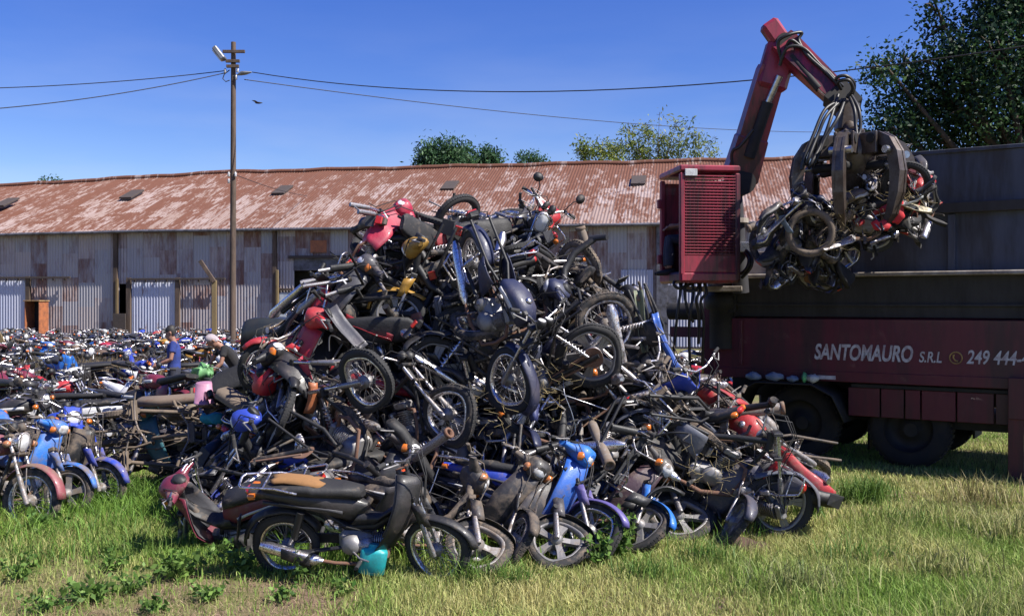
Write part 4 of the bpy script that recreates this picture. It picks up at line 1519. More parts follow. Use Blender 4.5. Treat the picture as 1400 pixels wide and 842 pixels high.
text('SANTOMAURO', 1.53, 1.40, 0.285, 'letter_white', 0.008, 0.2, width=1.26)
text('S.R.L', 2.86, 1.40, 0.19, 'letter_white', 0.003, 0.2, width=0.27)
text('249 444-4', 3.42, 1.40, 0.235, 'letter_white', 0.004, 0.2, width=0.70)
ph_ = MB().torus(0.072, 0.008, (3.30, -0.008, 1.465), (0, 1, 0), 'letter_ochre', 28, 6)
ph_.tube([(3.275, -0.010, 1.505), (3.27, -0.010, 1.465), (3.295, -0.010, 1.43), (3.325, -0.010, 1.425)], [0.014, 0.009, 0.009, 0.014], 'letter_ochre', 8)
ph_.obj('phone_symbol', truck)
# left end: post, beam sticking out to the left, yellow strip
en = MB()
en.box((0.03, 0.10, 1.45), (0.16, 0.22, 1.75), 'truck_red')
en.box((0.30, -0.03, 2.16), (0.28, 0.05, 0.30), 'truck_black')
en.box((0.16, -0.03, 1.80), (0.18, 0.05, 0.22), 'truck_black')
en.obj('end_post', truck)
bmm = MB().tube([(-1.0, 0.9, 2.02), (0.0, 0.9, 2.02)], 0.135, 'truck_black', 14)
bmm.box((-0.6, 0.95, 1.70), (0.8, 0.12, 0.16), 'truck_red')
bmm.obj('side_beam', truck)
MB().box((-0.07, 0.02, 1.30), (0.035, 0.03, 0.95), 'yellow_paint', Matrix.Rotation(R(3), 3, 'Y')).obj('yellow_strip', truck)

# ------------------------------------------------------------------ grapple crane on the front of the truck
cb_ = at(990, 400, 13.9)
crane = empty('grapple_crane', (cb_.x, cb_.y, 2.0))
tag(crane, 'red knuckle-boom crane with caged cab lifting a grapple of crushed bikes', 'crane')
CI = Matrix.Translation((-cb_.x, -cb_.y, -2.0))


def cpart(mb, name, parent=None):
    """crane parts are modelled in world space and moved under the crane's base"""
    mb.warp(lambda p: CI @ p)
    return mb.obj(name, parent or crane)


pd_ = MB()
c0 = at(985, 400, 13.75)
pd_.lathe([(0.18, -0.75), (0.18, -0.2), (0.24, -0.18), (0.24, 0.0), (0.20, 0.02), (0.19, 0.25)], (c0.x + 0.12, c0.y + 0.45, 2.25), (0, 0, 1), 'truck_black', 22, True)
pd_.box((c0.x - 0.05, c0.y, 2.34), (0.75, 0.6, 0.07), 'ledge_grey', Matrix.Rotation(R(-20), 3, 'Z'))
cpart(pd_, 'pedestal')
# cab
CW, CD, CH = 0.80, 1.0, 1.50
cp0 = at(955, 310, 13.2)
CM = Matrix.Translation((cp0.x, cp0.y, cp0.z)) @ Matrix.Rotation(R(7), 4, 'Z')
cabm = MB()


def rrect(hx, hz, rad, y, n=4):
    pts = []
    for (sx, sz, a0) in ((1, 1, 0), (-1, 1, 90), (-1, -1, 180), (1, -1, 270)):
        for i in range(n + 1):
            a = R(a0 + 90 * i / n)
            pts.append(V((sx * (hx - rad) + rad * math.cos(a), y, sz * (hz - rad) + rad * math.sin(a))))
    return pts


hx, hy, hz_ = CW / 2, CD / 2, CH / 2
# roof, floor, back, right side as panels, open left side with a frame
cabm.box((0, 0, hz_ - 0.04), (CW, CD, 0.08), 'crane_red', None, 0.03)
cabm.box((0, 0, -hz_ + 0.07), (CW, CD, 0.14), 'crane_red', None, 0.03)
cabm.box((0, hy - 0.02, 0), (CW - 0.02, 0.04, CH - 0.26), 'crane_red', None, 0.01)
cabm.box((hx - 0.02, 0, 0), (0.04, CD - 0.1, CH - 0.24), 'crane_red', None, 0.01)
for (x, y) in ((-hx + 0.035, -hy + 0.035), (hx - 0.035, -hy + 0.035), (-hx + 0.035, hy - 0.055)):
    cabm.box((x, y, 0), (0.07, 0.07, CH - 0.2), 'crane_red', None, 0.02)
cabm.box((0, -hy + 0.025, -hz_ + 0.24), (CW - 0.12, 0.03, 0.22), 'crane_red', None, 0.01)
cabm.box((0.0, -hy + 0.09, 0.08), (CW - 0.14, 0.006, CH - 0.55), 'truck_red')
for dz in (0.33, -0.42):
    cabm.box((-hx - 0.03, hy - 0.12, dz), (0.05, 0.07, 0.12), 'crane_red')
cabm.warp(lambda p: CM @ p)
cab = cpart(cabm, 'cab')
gd = MB()
for i in range(27):
    z = -hz_ + 0.36 + i * (CH - 0.50) / 26
    gd.box((0, -hy + 0.012, z), (CW - 0.13, 0.014, 0.015), 'crane_red', None, 0.003)
for i in range(13):
    x = -hx + 0.09 + i * (CW - 0.18) / 12
    gd.box((x, -hy + 0.026, 0.07), (0.012, 0.010, CH - 0.48), 'crane_red', None, 0.003)
gd.warp(lambda p: CM @ p)
cpart(gd, 'mesh_guard', cab)
ap = MB().box((-hx + 0.14, -hy - 0.012, hz_ - 0.10), (0.16, 0.02, 0.09), 'bag_white').warp(lambda p: CM @ p)
cpart(ap, 'work_lamp', cab)
st_ = MB()
st_.box((0.05, 0.12, -0.28), (0.42, 0.42, 0.12), 'truck_black', None, 0.04)
st_.box((0.22, 0.12, 0.05), (0.12, 0.40, 0.62), 'truck_black', None, 0.04)
st_.warp(lambda p: CM @ p)
cpart(st_, 'seat', cab)
# boom
def beam(p0, p1, d0, d1, w0, w1, key, mb, up=V((0, 0, 1)), n=1):
    """box beam from p0 to p1: depth d in the plane of bending, width w across it"""
    ax = (p1 - p0).normalized()
    side = ax.cross(up).normalized()
    dep = side.cross(ax).normalized()
    rr = []
    for f in (0.0, 0.04, 0.96, 1.0):
        q = p0.lerp(p1, f)
        k = 0.93 if f in (0.0, 1.0) else 1.0
        d, w = (d0 + (d1 - d0) * f) * k, (w0 + (w1 - w0) * f) * k
        rr.append([q + dep * d / 2 + side * w / 2, q + dep * d / 2 - side * w / 2, q - dep * d / 2 - side * w / 2, q - dep * d / 2 + side * w / 2])
    mb.loft(rr, key, True, True, False)
    return mb


YB = 13.35
b0, b1 = at(1009, 250, YB), at(1056, 92, 13.0)
bm = MB()
beam(b0, b1, 0.38, 0.35, 0.34, 0.30, 'crane_red', bm, V((0, 1, 0)).cross(b1 - b0))
beam(b0.lerp(b1, 0.03), b0.lerp(b1, 0.40), 0.44, 0.40, 0.38, 0.34, 'crane_red', bm, V((0, 1, 0)).cross(b1 - b0))
bm.lathe([(0.16, -0.22), (0.16, 0.22)], b0 + V((0.03, 0, -0.02)), (0, 1, 0), 'truck_black', 18, True, False)
cpart(bm, 'boom')
cl_ = MB().tube([at(1013, 400, 13.5), at(1007, 300, 13.4), at(1004, 262, 13.35)], [0.11, 0.10, 0.10], 'container_grey', 14)
cl_.lathe([(0.16, -0.03), (0.16, 0.03)], at(1007, 302, 13.4), (0, 0, 1), 'ledge_grey', 16, True, False)
cl_.lathe([(0.15, -0.03), (0.15, 0.03)], at(1010, 340, 13.45), (0, 0, 1), 'ledge_grey', 16, True, False)
cl_.box(at(1016, 338, 13.3), (0.22, 0.12, 0.13), 'bare_steel')
cpart(cl_, 'column')
kn = MB()
kp = at(1068, 62, 12.95)
kn.box(at(1061, 92, 12.97), (0.40, 0.24, 0.62), 'crane_red', Matrix.Rotation(R(16), 3, 'Y'), 0.05)
kn.box(at(1058, 44, 12.93), (0.24, 0.20, 0.30), 'crane_red', Matrix.Rotation(R(-35), 3, 'Y'), 0.04)
kn.lathe([(0.11, -0.2), (0.11, 0.2)], kp, (0, 1, 0), 'truck_black', 16, True, False)
kn.box(at(1048, 42, 12.93), (0.12, 0.05, 0.05), 'crane_red')
cpart(kn, 'knuckle')
s0, s1 = at(1068, 58, 12.9), at(1160, 146, 12.45)
sk_ = MB()
beam(s0, s1, 0.33, 0.25, 0.26, 0.22, 'crane_red', sk_, V((0, 1, 0)).cross(s1 - s0))
beam(s0.lerp(s1, 0.78), s0.lerp(s1, 1.06), 0.33, 0.30, 0.27, 0.25, 'truck_black', sk_, V((0, 1, 0)).cross(s1 - s0))
sk_.box(at(1158, 160, 12.42), (0.24, 0.22, 0.42), 'claw_steel', Matrix.Rotation(R(8), 3, 'Y'), 0.04)
cpart(sk_, 'stick')
cy = MB().tube([at(1066, 104, 12.8), at(1046, 150, 12.95)], 0.045, 'bare_steel', 12)
cy.tube([at(1050, 140, 12.92), at(1024, 215, 13.1)], 0.075, 'truck_black', 12)
cpart(cy, 'hydraulic_cylinder')
cy = MB().tube([at(1082, 78, 12.72), at(1120, 122, 12.52)], 0.05, 'truck_black', 12)
cy.tube([at(1118, 120, 12.53), at(1140, 140, 12.45)], 0.03, 'bare_steel', 12)
cpart(cy, 'hydraulic_cylinder')
# rotator and grapple
gc = at(1166, 196, 12.2)
rt2 = MB()
rt2.tube([at(1158, 172, 12.4), gc + V((0, 0, 0.14))], [0.09, 0.07], 'claw_steel', 12)
rt2.box(gc + V((-0.02, 0, 0.10)), (0.26, 0.26, 0.12), 'claw_steel', None, 0.02)
cpart(rt2, 'rotator')
hub = MB()
hub.lathe([(0.10, 0.10), (0.24, 0.06), (0.28, -0.10), (0.26, -0.32), (0.14, -0.40), (0.10, -0.62), (0.001, -0.64)], gc, (0, 0, 1), 'claw_steel', 20, True)
NT_ = 6
angs = [R(-122 + 60 * i) for i in range(NT_)]
for a in angs:
    d = V((math.cos(a), math.sin(a), 0))
    t = V((-math.sin(a), math.cos(a), 0))
    rot = Matrix((d, t, V((0, 0, 1)))).transposed()
    for sg in (-1, 1):
        hub.box(gc + d * 0.33 + t * sg * 0.10 + V((0, 0, -0.05)), (0.26, 0.035, 0.26), 'claw_steel', rot, 0.01)
gh = cpart(hub, 'grapple')
for a in angs:
    d = V((math.cos(a), math.sin(a), 0))
    t = V((-math.sin(a), math.cos(a), 0))
    cl = MB()
    path = [(0.30, 0.02), (0.44, 0.03), (0.57, -0.04), (0.67, -0.20), (0.71, -0.42), (0.69, -0.66), (0.61, -0.90), (0.47, -1.10)]
    dep = [0.13, 0.14, 0.145, 0.15, 0.15, 0.13, 0.10, 0.03]
    wid = [0.11, 0.115, 0.12, 0.125, 0.13, 0.13, 0.11, 0.05]
    for sg in (-1, 1):                                    # two side plates with a web between them
        rings = []
        for i, (r_, z) in enumerate(path):
            q = gc + d * r_ + V((0, 0, z))
            p2 = path[min(i + 1, 7)]
            p1 = path[max(i - 1, 0)]
            tg = (d * (p2[0] - p1[0]) + V((0, 0, p2[1] - p1[1]))).normalized()
            nn = t.cross(tg).normalized()
            if nn.dot(d) < 0 and i > 2:
                nn = -nn
            if i <= 2 and nn.z < 0:
                nn = -nn
            o1 = t * sg * wid[i] / 2
            o2 = t * sg * (wid[i] / 2 - 0.03)
            rings.append([q + nn * dep[i] * 0.35 + o1, q - nn * dep[i] * 0.65 + o1, q - nn * dep[i] * 0.65 + o2, q + nn * dep[i] * 0.35 + o2])
        cl.loft(rings, 'claw_steel', True, True, False)
    rings = []
    for i, (r_, z) in enumerate(path):
        q = gc + d * r_ + V((0, 0, z))
        p2, p1 = path[min(i + 1, 7)], path[max(i - 1, 0)]
        tg = (d * (p2[0] - p1[0]) + V((0, 0, p2[1] - p1[1]))).normalized()
        nn = t.cross(tg).normalized()
        if (nn.dot(d) < 0 and i > 2) or (i <= 2 and nn.z < 0):
            nn = -nn
        w2 = wid[i] / 2 - 0.012
        rings.append([q + nn * dep[i] * 0.30 + t * w2, q + nn * dep[i] * 0.30 - t * w2, q + nn * (dep[i] * 0.30 - 0.02) - t * w2, q + nn * (dep[i] * 0.30 - 0.02) + t * w2])
    cl.loft(rings, 'claw_steel', True, True, False)
    cl.lathe([(0.06, -0.13), (0.06, 0.13)], gc + d * 0.38, t, 'truck_black', 12, True, False)
    cl.lathe([(0.045, -0.13), (0.045, 0.13)], gc + d * 0.60 + V((0, 0, -0.16)), t, 'bare_steel', 12, True, False)
    cpart(cl, 'claw', gh)
    cyl = MB().tube([gc + d * 0.22 + V((0, 0, -0.30)), gc + d * 0.5 + V((0, 0, -0.32))], 0.055, 'truck_black', 10)
    cyl.tube([gc + d * 0.5 + V((0, 0, -0.32)), gc + d * 0.66 + V((0, 0, -0.34))], 0.03, 'bare_steel', 10)
    cpart(cyl, 'claw_cylinder', gh)
# hoses
def hose(pts, r=0.022, m='hose'):
    P = [V(p) for p in pts]
    out = []
    for i in range(len(P) - 1):                           # smooth curve through the points
        a, b, c, d = P[max(i - 1, 0)], P[i], P[i + 1], P[min(i + 2, len(P) - 1)]
        for k in range(6):
            t = k / 6
            out.append(0.5 * ((2 * b) + (c - a) * t + (2 * a - 5 * b + 4 * c - d) * t * t + (3 * b - a - 3 * c + d) * t ** 3))
    out.append(P[-1])
    return MB().tube(out, r, m, 7)


for pts in (
    ((1150, 138, 12.3), (1128, 150, 12.15), (1112, 185, 12.05), (1100, 215, 12.0), (1096, 232, 12.0)),
    ((1152, 136, 12.3), (1130, 158, 12.1), (1118, 185, 12.05), (1106, 215, 11.95), (1103, 226, 12.0)),
    ((1146, 130, 12.3), (1135, 165, 12.1), (1124, 195, 12.05), (1110, 222, 11.95), (1106, 230, 12.0)),
    ((1155, 136, 12.3), (1146, 160, 12.1), (1128, 190, 12.05), (1118, 215, 12.0), (1112, 225, 12.0)),
    ((1162, 128, 12.3), (1174, 150, 12.1), (1176, 178, 12.05), (1168, 192, 12.0), (1160, 196, 12.0)),
    ((1160, 130, 12.3), (1168, 150, 12.1), (1170, 172, 12.05), (1172, 186, 12.0), (1176, 192, 12.0)),
    ((1152, 118, 12.35), (1143, 108, 12.2), (1156, 104, 12.15), (1168, 115, 12.2), (1164, 132, 12.3)),
    ((1150, 122, 12.35), (1146, 112, 12.2), (1160, 110, 12.15), (1166, 122, 12.2), (1158, 134, 12.3)),
    ((1068, 80, 12.75), (1064, 58, 12.7), (1078, 48, 12.65), (1096, 45, 12.7), (1092, 56, 12.7), (1104, 76, 12.6), (1128, 98, 12.5), (1150, 120, 12.4)),
    ((1072, 74, 12.75), (1080, 56, 12.65), (1092, 62, 12.65), (1112, 82, 12.6), (1134, 100, 12.5), (1156, 126, 12.4)),
    ((1066, 90, 12.75), (1076, 66, 12.65), (1098, 66, 12.62), (1120, 88, 12.55), (1146, 116, 12.4)),
    ((1030, 178, 12.85), (1012, 200, 12.95), (1003, 205, 13.0), (1000, 215, 13.05), (1004, 232, 13.1)),
    ((1018, 345, 13.2), (1024, 355, 13.1), (1020, 368, 13.1), (1010, 374, 13.2), (1004, 360, 13.25)),
    ((1020, 342, 13.2), (1028, 352, 13.1), (1026, 366, 13.1), (1014, 380, 13.2)),
):
    cpart(hose([at(*p) for p in pts]), 'hose')
# hoses hanging under the cab
for pts in (
    ((932, 380, 13.0), (930, 400, 12.95), (926, 430, 12.95), (922, 470, 13.0), (918, 500, 13.1)),
    ((940, 380, 13.0), (936, 398, 12.95), (940, 425, 12.95), (948, 440, 13.0)),
    ((945, 380, 13.0), (948, 400, 12.95), (944, 425, 12.9), (942, 455, 13.0), (944, 520, 13.1)),
    ((950, 380, 13.0), (958, 395, 12.9), (952, 410, 12.9), (956, 435, 13.0), (955, 470, 13.1)),
    ((926, 380, 13.0), (921, 388, 12.9), (928, 394, 12.9), (940, 390, 12.95), (955, 384, 13.0)),
    ((960, 382, 13.0), (952, 396, 12.9), (938, 397, 12.9), (930, 388, 12.95), (934, 380, 13.0)),
    ((962, 384, 13.0), (966, 400, 12.95), (958, 412, 12.95), (962, 440, 13.0), (960, 500, 13.2)),
):
    cpart(hose([at(*p) for p in pts], 0.02), 'hose')
# ------------------------------------------------------------------ the heap of motorbikes
BLACK, GREY, RED, CRIM, MAROON = (0.013, 0.013, 0.015), (0.07, 0.07, 0.08), (0.42, 0.012, 0.02), (0.40, 0.014, 0.05), (0.16, 0.012, 0.035)
BLUE, SKYB, NAVY, SILVER, WHITE = (0.012, 0.05, 0.42), (0.012, 0.15, 0.55), (0.009, 0.015, 0.055), (0.40, 0.41, 0.43), (0.68, 0.68, 0.70)
GOLD, BROWN, GREEN, VIOLET = (0.36, 0.19, 0.02), (0.13, 0.085, 0.055), (0.03, 0.20, 0.06), (0.10, 0.08, 0.28)
HEAP = 'scrapped motorbikes in the big heap'
ROWF = 'motorbikes standing along the front foot of the heap'


def ysurf(py):
    return (8.7 + 0.75 * EYE) / (1 + 0.75 * (py - 414) / F)


HERO = []


def H(kind, px, py, A, B, roll, color, dirt=0.3, anchor='c', off=0.0, steer=0, omit=(), label='', short=None, accent=None):
    omit = tuple(omit) + (('indicator',) if len(HERO) % 3 else ()) + (('grab_rail',) if len(HERO) % 5 in (1, 3) and 'rail' not in label else ())
    Y = ysurf(py) + off - 0.12
    pos = at(px, py, Y)
    m = place(kind, pos, pose(A, B, roll), anchor)
    o = bike(kind, m, color, dirt, steer, omit, label, HEAP, accent=accent, bent=1 + len(HERO) % 2)
    HERO.append((o, px, py, short or label))
    return o


def S(kind, px, py, yaw, lean, color, dirt=0.25, anchor='f', steer=0, omit=(), label='', group=None, pitch=0, accent=None, sink=0.05, far=False):
    """a bike standing on the ground: photo pixel where the front (f) or rear (r) wheel touches it"""
    g_ = ground_at(px, py)
    rot = Matrix.Rotation(R(yaw), 3, 'Z') @ Matrix.Rotation(R(-pitch), 3, 'Y') @ Matrix.Rotation(R(lean), 3, 'X')
    p = PROTO[kind]
    a = V(p['f'] if anchor == 'f' else p['r'])
    a.z = 0
    m = Matrix.Translation(V((g_.x, g_.y, -sink)) - rot @ a) @ rot.to_4x4()
    o = bike(kind, m, color, dirt, steer, omit, label, group, far, accent, 1 if group in (ROWF, HEAP) else 0)
    if not far:
        HERO.append((o, px, py, label))
    return o


BARE = ('leg_shield', 'headlight_cowl', 'side_panel', 'seat', 'rear_fender', 'front_fender', 'grab_rail', 'fuel_tank', 'instruments', 'headlight', 'tail_light')
NOMIR = ('mirror',)
# --- front row, left to right
S('blade_moped', 262, 742, 172, -30, MAROON, 0.42, steer=-8, omit=('front_wheel', 'mirror'), label='dusty maroon moped without front wheel, slumped in the grass at the heap\'s left foot', group=ROWF, sink=0.24, pitch=-9)
S('moped', 602, 792, -4, 9, BLACK, 0.35, steer=-14, omit=('headlight_cowl', 'mirror'), label='black moped side-on in front, its torn seat showing orange foam', group=ROWF, sink=0.03)
S('blade_moped', 640, 790, -22, -40, BLACK, 0.62, steer=24, omit=('leg_shield', 'mirror'), label='black moped with dusty yellow fork guard, just right of the torn-seat moped', group=ROWF)
S('moped', 690, 778, -50, -34, BLACK, 0.57, steer=-22, omit=('mirror',), accent={'headlight_cowl': (0.03, 0.028, 0.028)}, label='black moped with orange indicator lamps, third of the front row', group=ROWF)
S('sport_moped', 748, 780, -30, -44, (0.025, 0.025, 0.03), 0.47, steer=16, omit=('headlight_cowl', 'mirror'), label='matt charcoal moped with white marks on its leg shield, beside the blue and silver one', group=ROWF)
S('moped', 808, 768, -22, -22, BLUE, 0.42, steer=-12, omit=('mirror',), accent={'front_fender': VIOLET, 'headlight_cowl': SKYB, 'leg_shield': (0.02, 0.12, 0.5)}, label='bright blue moped with violet front fender in the front row', group=ROWF)
S('sport_moped', 860, 756, -52, -40, SKYB, 0.47, steer=2, omit=('mirror',), accent={'headlight_cowl': (0.05, 0.045, 0.045), 'leg_shield': (0.05, 0.02, 0.03)}, label='moped with sky-blue fender and dark orange-lamped cowl, right of the bright blue moped', group=ROWF)
S('cast_motorcycle', 922, 744, -20, -48, (0.03, 0.03, 0.04), 0.47, steer=12, omit=('mirror', 'headlight'), label='dark motorcycle with cast wheels and silver fork near the right end of the front row', group=ROWF)
S('sport_moped', 988, 750, -72, -34, (0.05, 0.05, 0.075), 0.52, steer=-18, omit=('mirror', 'headlight_cowl'), label='dusty slate-grey moped leaning left, its muddy front tyre pointing at the camera', group=ROWF)
# --- right foot of the heap
H('cast_motorcycle', 1068, 690, -22, 20, -6, (0.10, 0.11, 0.14), 0.25, 'f', 0.10, 18, ('mirror', 'handlebar', 'seat', 'fuel_tank', 'headlight', 'instruments'), 'motorcycle with grey front fender over a cast wheel, at the heap\'s right foot', 'the grey-fendered wheel')
H('motorcycle', 1108, 641, -42, 45, 71, RED, 0.55, 'f', 0.35, -8, ('mirror', 'seat', 'headlight', 'grab_rail'), 'wrecked red motorcycle lying on its side with spoked front wheel by the truck', 'the wrecked red motorcycle')
H('motorcycle', 968, 604, -58, 60, 50, BROWN, 0.8, 'f', 0.12, 10, BARE + ('mirror',), 'stripped brown motorcycle with bright chrome fork at the right slope', 'the chrome fork')
H('motorcycle', 1020, 610, 165, 5, 60, BROWN, 0.7, 'c', 0.55, 0, BARE + ('mirror', 'front_wheel'), 'mud-brown stripped motorcycle with exposed engine lying by the truck wheel', 'the exposed engine')
S('motorcycle', 1004, 704, -35, -25, GREY, 0.5, anchor='f', omit=('mirror', 'seat', 'headlight', 'front_fender'), label='grey motorcycle half hidden in tall grass behind the slate-grey moped', group=HEAP)
# --- right side, upper
H('moped', 905, 492, -68, 24, -20, BLUE, 0.2, 'c', -0.05, 12, ('mirror', 'seat', 'front_wheel', 'headlight_cowl', 'grab_rail', 'side_panel'), 'blue step-through moped hanging nose down on the right slope, red tail lamp up', 'the blue nose-down moped')
H('motorcycle', 893, 562, -25, 55, 15, BLACK, 0.3, 'h', -0.05, 15, ('mirror', 'fuel_tank', 'front_fender'), 'black motorcycle with round chrome headlight low on the right slope', 'the low chrome headlight')
H('motorcycle', 832, 443, -65, -15, 14, BROWN, 0.6, 'r', -0.3, 0, BARE + ('mirror',), 'brown stripped motorcycle whose rear wheel faces out high on the right slope', 'the brown rear wheel')
H('cast_motorcycle', 806, 486, -150, -15, -22, GREY, 0.35, 'r', -0.45, 0, BARE + ('mirror', 'front_wheel'), 'stripped motorcycle showing a grey cast rear wheel and long swing arm', 'the grey swing-arm wheel')
H('motorcycle', 700, 520, -70, 22, 6, NAVY, 0.1, 'f', -0.35, 8, ('mirror', 'seat', 'headlight'), 'navy motorcycle with silver fork and spoked front wheel in the middle of the heap', 'the navy spoked wheel')
H('motorcycle', 712, 372, -95, 75, -26, BLACK, 0.45, 'f', 0.02, 6, ('front_fender', 'seat'), 'motorcycle standing on the crest with chrome headlight, facing the camera', 'the crest headlight')
H('motorcycle', 792, 370, 83, 15, 35, BROWN, 0.7, 'f', 0.10, 0, BARE + ('mirror',), 'mud-brown bare motorcycle right of the crest, a big dusty tyre arching upward', 'the big dusty tyre')
H('motorcycle', 735, 418, 28, -45, 107, BROWN, 0.6, 'c', -0.15, 10, BARE + ('mirror',), 'dried-mud motorcycle lying flat below the crest, wheel toward the right', 'the flat muddy motorcycle')
H('moped', 812, 430, 75, 15, 30, BROWN, 0.7, 'c', 0.25, 0, ('leg_shield', 'headlight_cowl', 'front_wheel', 'front_fender', 'fork', 'seat', 'mirror'), 'dusty moped with chrome luggage rail jutting right at the heap edge', 'the jutting luggage rail')
# --- top left
H('moped', 520, 352, 98, 15, 12, CRIM, 0.2, 'c', -0.05, 25, ('mirror', 'front_wheel', 'seat', 'front_fender', 'side_panel'), 'crimson moped reared up at the top left of the heap, handlebar in the air', 'the crimson moped')
H('blade_moped', 528, 412, -112, -15, 30, BLACK, 0.35, 'r', 0.02, 0, ('mirror', 'leg_shield', 'seat', 'headlight_cowl'), 'black moped with a three-blade wheel just under the crimson moped', 'the three-blade wheel')
H('sport_moped', 622, 396, -177, 0, 3, BLACK, 0.15, 'c', -0.22, 0, ('mirror', 'leg_shield'), 'black and gold sport moped lying across the upper heap, tail to the right', 'the black and gold moped', {'side_panel': (0.02, 0.018, 0.014), 'headlight_cowl': (0.32, 0.18, 0.025), 'front_fender': GOLD})
H('motorcycle', 600, 306, 23, -75, 95, NAVY, 0.3, 'r', 0.15, 0, ('mirror', 'seat', 'fuel_tank', 'rear_fender'), 'navy motorcycle thrown upside across the top between the two crests', 'the navy motorcycle on top')
H('motorcycle', 655, 330, 35, -45, 85, BLACK, 0.5, 'c', 0.15, 0, ('mirror', 'headlight', 'fuel_tank', 'seat'), 'black motorcycle standing on its tail between the two crests', 'the black motorcycle on its tail')
H('moped', 690, 318, 8, -15, 80, RED, 0.3, 'c', 0.40, 0, ('mirror', 'leg_shield', 'front_wheel'), 'red-fendered moped lying behind the crest headlight', 'the red fender behind the crest')
H('motorcycle', 497, 520, 82, 12, 22, (0.09, 0.09, 0.11), 0.05, 'f', -0.62, -10, ('mirror', 'front_fender', 'headlight', 'fuel_tank', 'instruments'), 'dark grey motorcycle with a large spoked wheel turned to the camera, red side panel', 'the large spoked wheel', {'side_panel': RED})
H('moped', 482, 440, 118, 22, -15, (0.05, 0.05, 0.06), 0.4, 'c', 0.1, 0, ('mirror', 'front_wheel', 'side_panel'), 'grey moped standing on end at the left edge of the upper heap', 'the upended grey moped')
H('moped', 362, 500, 150, 8, -12, RED, 0.25, 'f', 0.15, 10, ('mirror', 'seat'), 'red moped nose up on the left side of the heap, spoked wheel outward', 'the red nose-up moped')
H('blade_moped', 632, 455, -58, -15, 5, GREY, 0.3, 'r', -0.12, 0, ('mirror', 'headlight_cowl', 'leg_shield'), 'grey moped with three-blade rear wheel in the upper middle of the heap', 'the upper grey blade wheel')
H('cast_motorcycle', 596, 502, -18, -15, 10, BLACK, 0.3, 'r', 0.0, 0, ('mirror', 'seat', 'fuel_tank'), 'black motorcycle with number plate below the black and gold moped', 'the number plate')
H('motorcycle', 618, 566, 32, 38, -14, BLACK, 0.45, 'f', -0.28, 6, ('mirror', 'front_fender', 'headlight', 'fuel_tank'), 'black motorcycle with fat tyre turned out in the lower middle of the heap', 'the fat tyre')
H('motorcycle', 476, 590, 158, -45, 20, BROWN, 0.7, 'r', 0.12, 0, BARE + ('mirror',), 'dusty stripped motorcycle low at the left of the heap, bare rim out', 'the low bare rim')
H('sport_moped', 412, 560, 70, 12, -20, BLACK, 0.35, 'c', 0.15, 0, ('mirror', 'front_wheel'), 'black moped standing on its tail low at the left of the heap', 'the black tail-standing moped')
H('moped', 425, 500, -110, 20, 10, RED, 0.3, 'c', 0.35, 0, ('mirror', 'front_wheel', 'seat'), 'red moped jammed nose down under the upended grey moped', 'the jammed red moped')
H('sport_moped', 760, 470, 140, 10, 25, NAVY, 0.25, 'c', 0.25, 0, ('mirror', 'front_wheel', 'leg_shield'), 'navy moped wedged behind the grey swing-arm wheel', 'the wedged navy moped')
H('motorcycle', 770, 560, 15, 20, 10, BLACK, 0.3, 'c', 0.45, 0, ('mirror',), 'black motorcycle buried in shadow in the lower right middle of the heap', 'the shadowed black motorcycle')
H('motorcycle', 840, 520, -15, 15, 40, (0.05, 0.05, 0.055), 0.5, 'c', 0.2, 0, BARE + ('mirror',), 'stripped dark motorcycle below the brown rear wheel', 'the stripped dark motorcycle')
H('sport_moped', 385, 640, 172, 10, 20, BLUE, 0.15, 'c', 0.35, 0, ('mirror', 'front_wheel', 'leg_shield'), 'moped with shiny royal blue tail behind the maroon slumped moped', 'the royal blue tail')
# --- upright second row behind the front row
for (kd, px, py, yaw, lean, col, dirt, om, lb) in (
    ('sport_moped', 560, 752, -30, -14, BLACK, 0.25, ('mirror',), 'black moped behind the torn-seat moped, leg shield facing right'),
    ('motorcycle', 650, 742, -40, -20, GREY, 0.35, ('headlight', 'mirror'), 'grey motorcycle in the second row behind the orange-lamped moped'),
    ('motorcycle', 705, 732, -38, -14, BROWN, 0.6, ('seat', 'fuel_tank', 'mirror'), 'dusty motorcycle without tank in the second row, left of the bright blue moped'),
    ('moped', 775, 722, -46, -10, BLACK, 0.3, ('mirror',), 'black moped in the second row behind the bright blue moped'),
    ('motorcycle', 850, 706, -36, -18, BLACK, 0.4, ('mirror', 'headlight'), 'black motorcycle in the second row, shaded under the right slope'),
    ('moped', 930, 700, -30, -25, MAROON, 0.5, ('mirror', 'front_fender'), 'dusty maroon moped in the second row near the right end')):
    S(kd, px, py, yaw, lean, col, dirt, omit=om, label=lb, group=HEAP)


# --- bikes buried in the heap
def heap_top(x, y):
    """height of the heap over the ground"""
    u = (x - (-0.05)) / 3.1
    v = (y - 11.3) / 2.5
    r = u * u + v * v
    if r > 1:
        return 0
    h = 3.15 * (1 - r) ** 0.45
    return h


SKYLINE = [(200, 600), (300, 520), (330, 475), (385, 440), (415, 415), (430, 392), (460, 340), (480, 300), (548, 300), (570, 315), (640, 300), (698, 300), (748, 310), (800, 320), (852, 375), (898, 430), (948, 500), (995, 525), (1068, 572), (1142, 640), (1160, 720)]


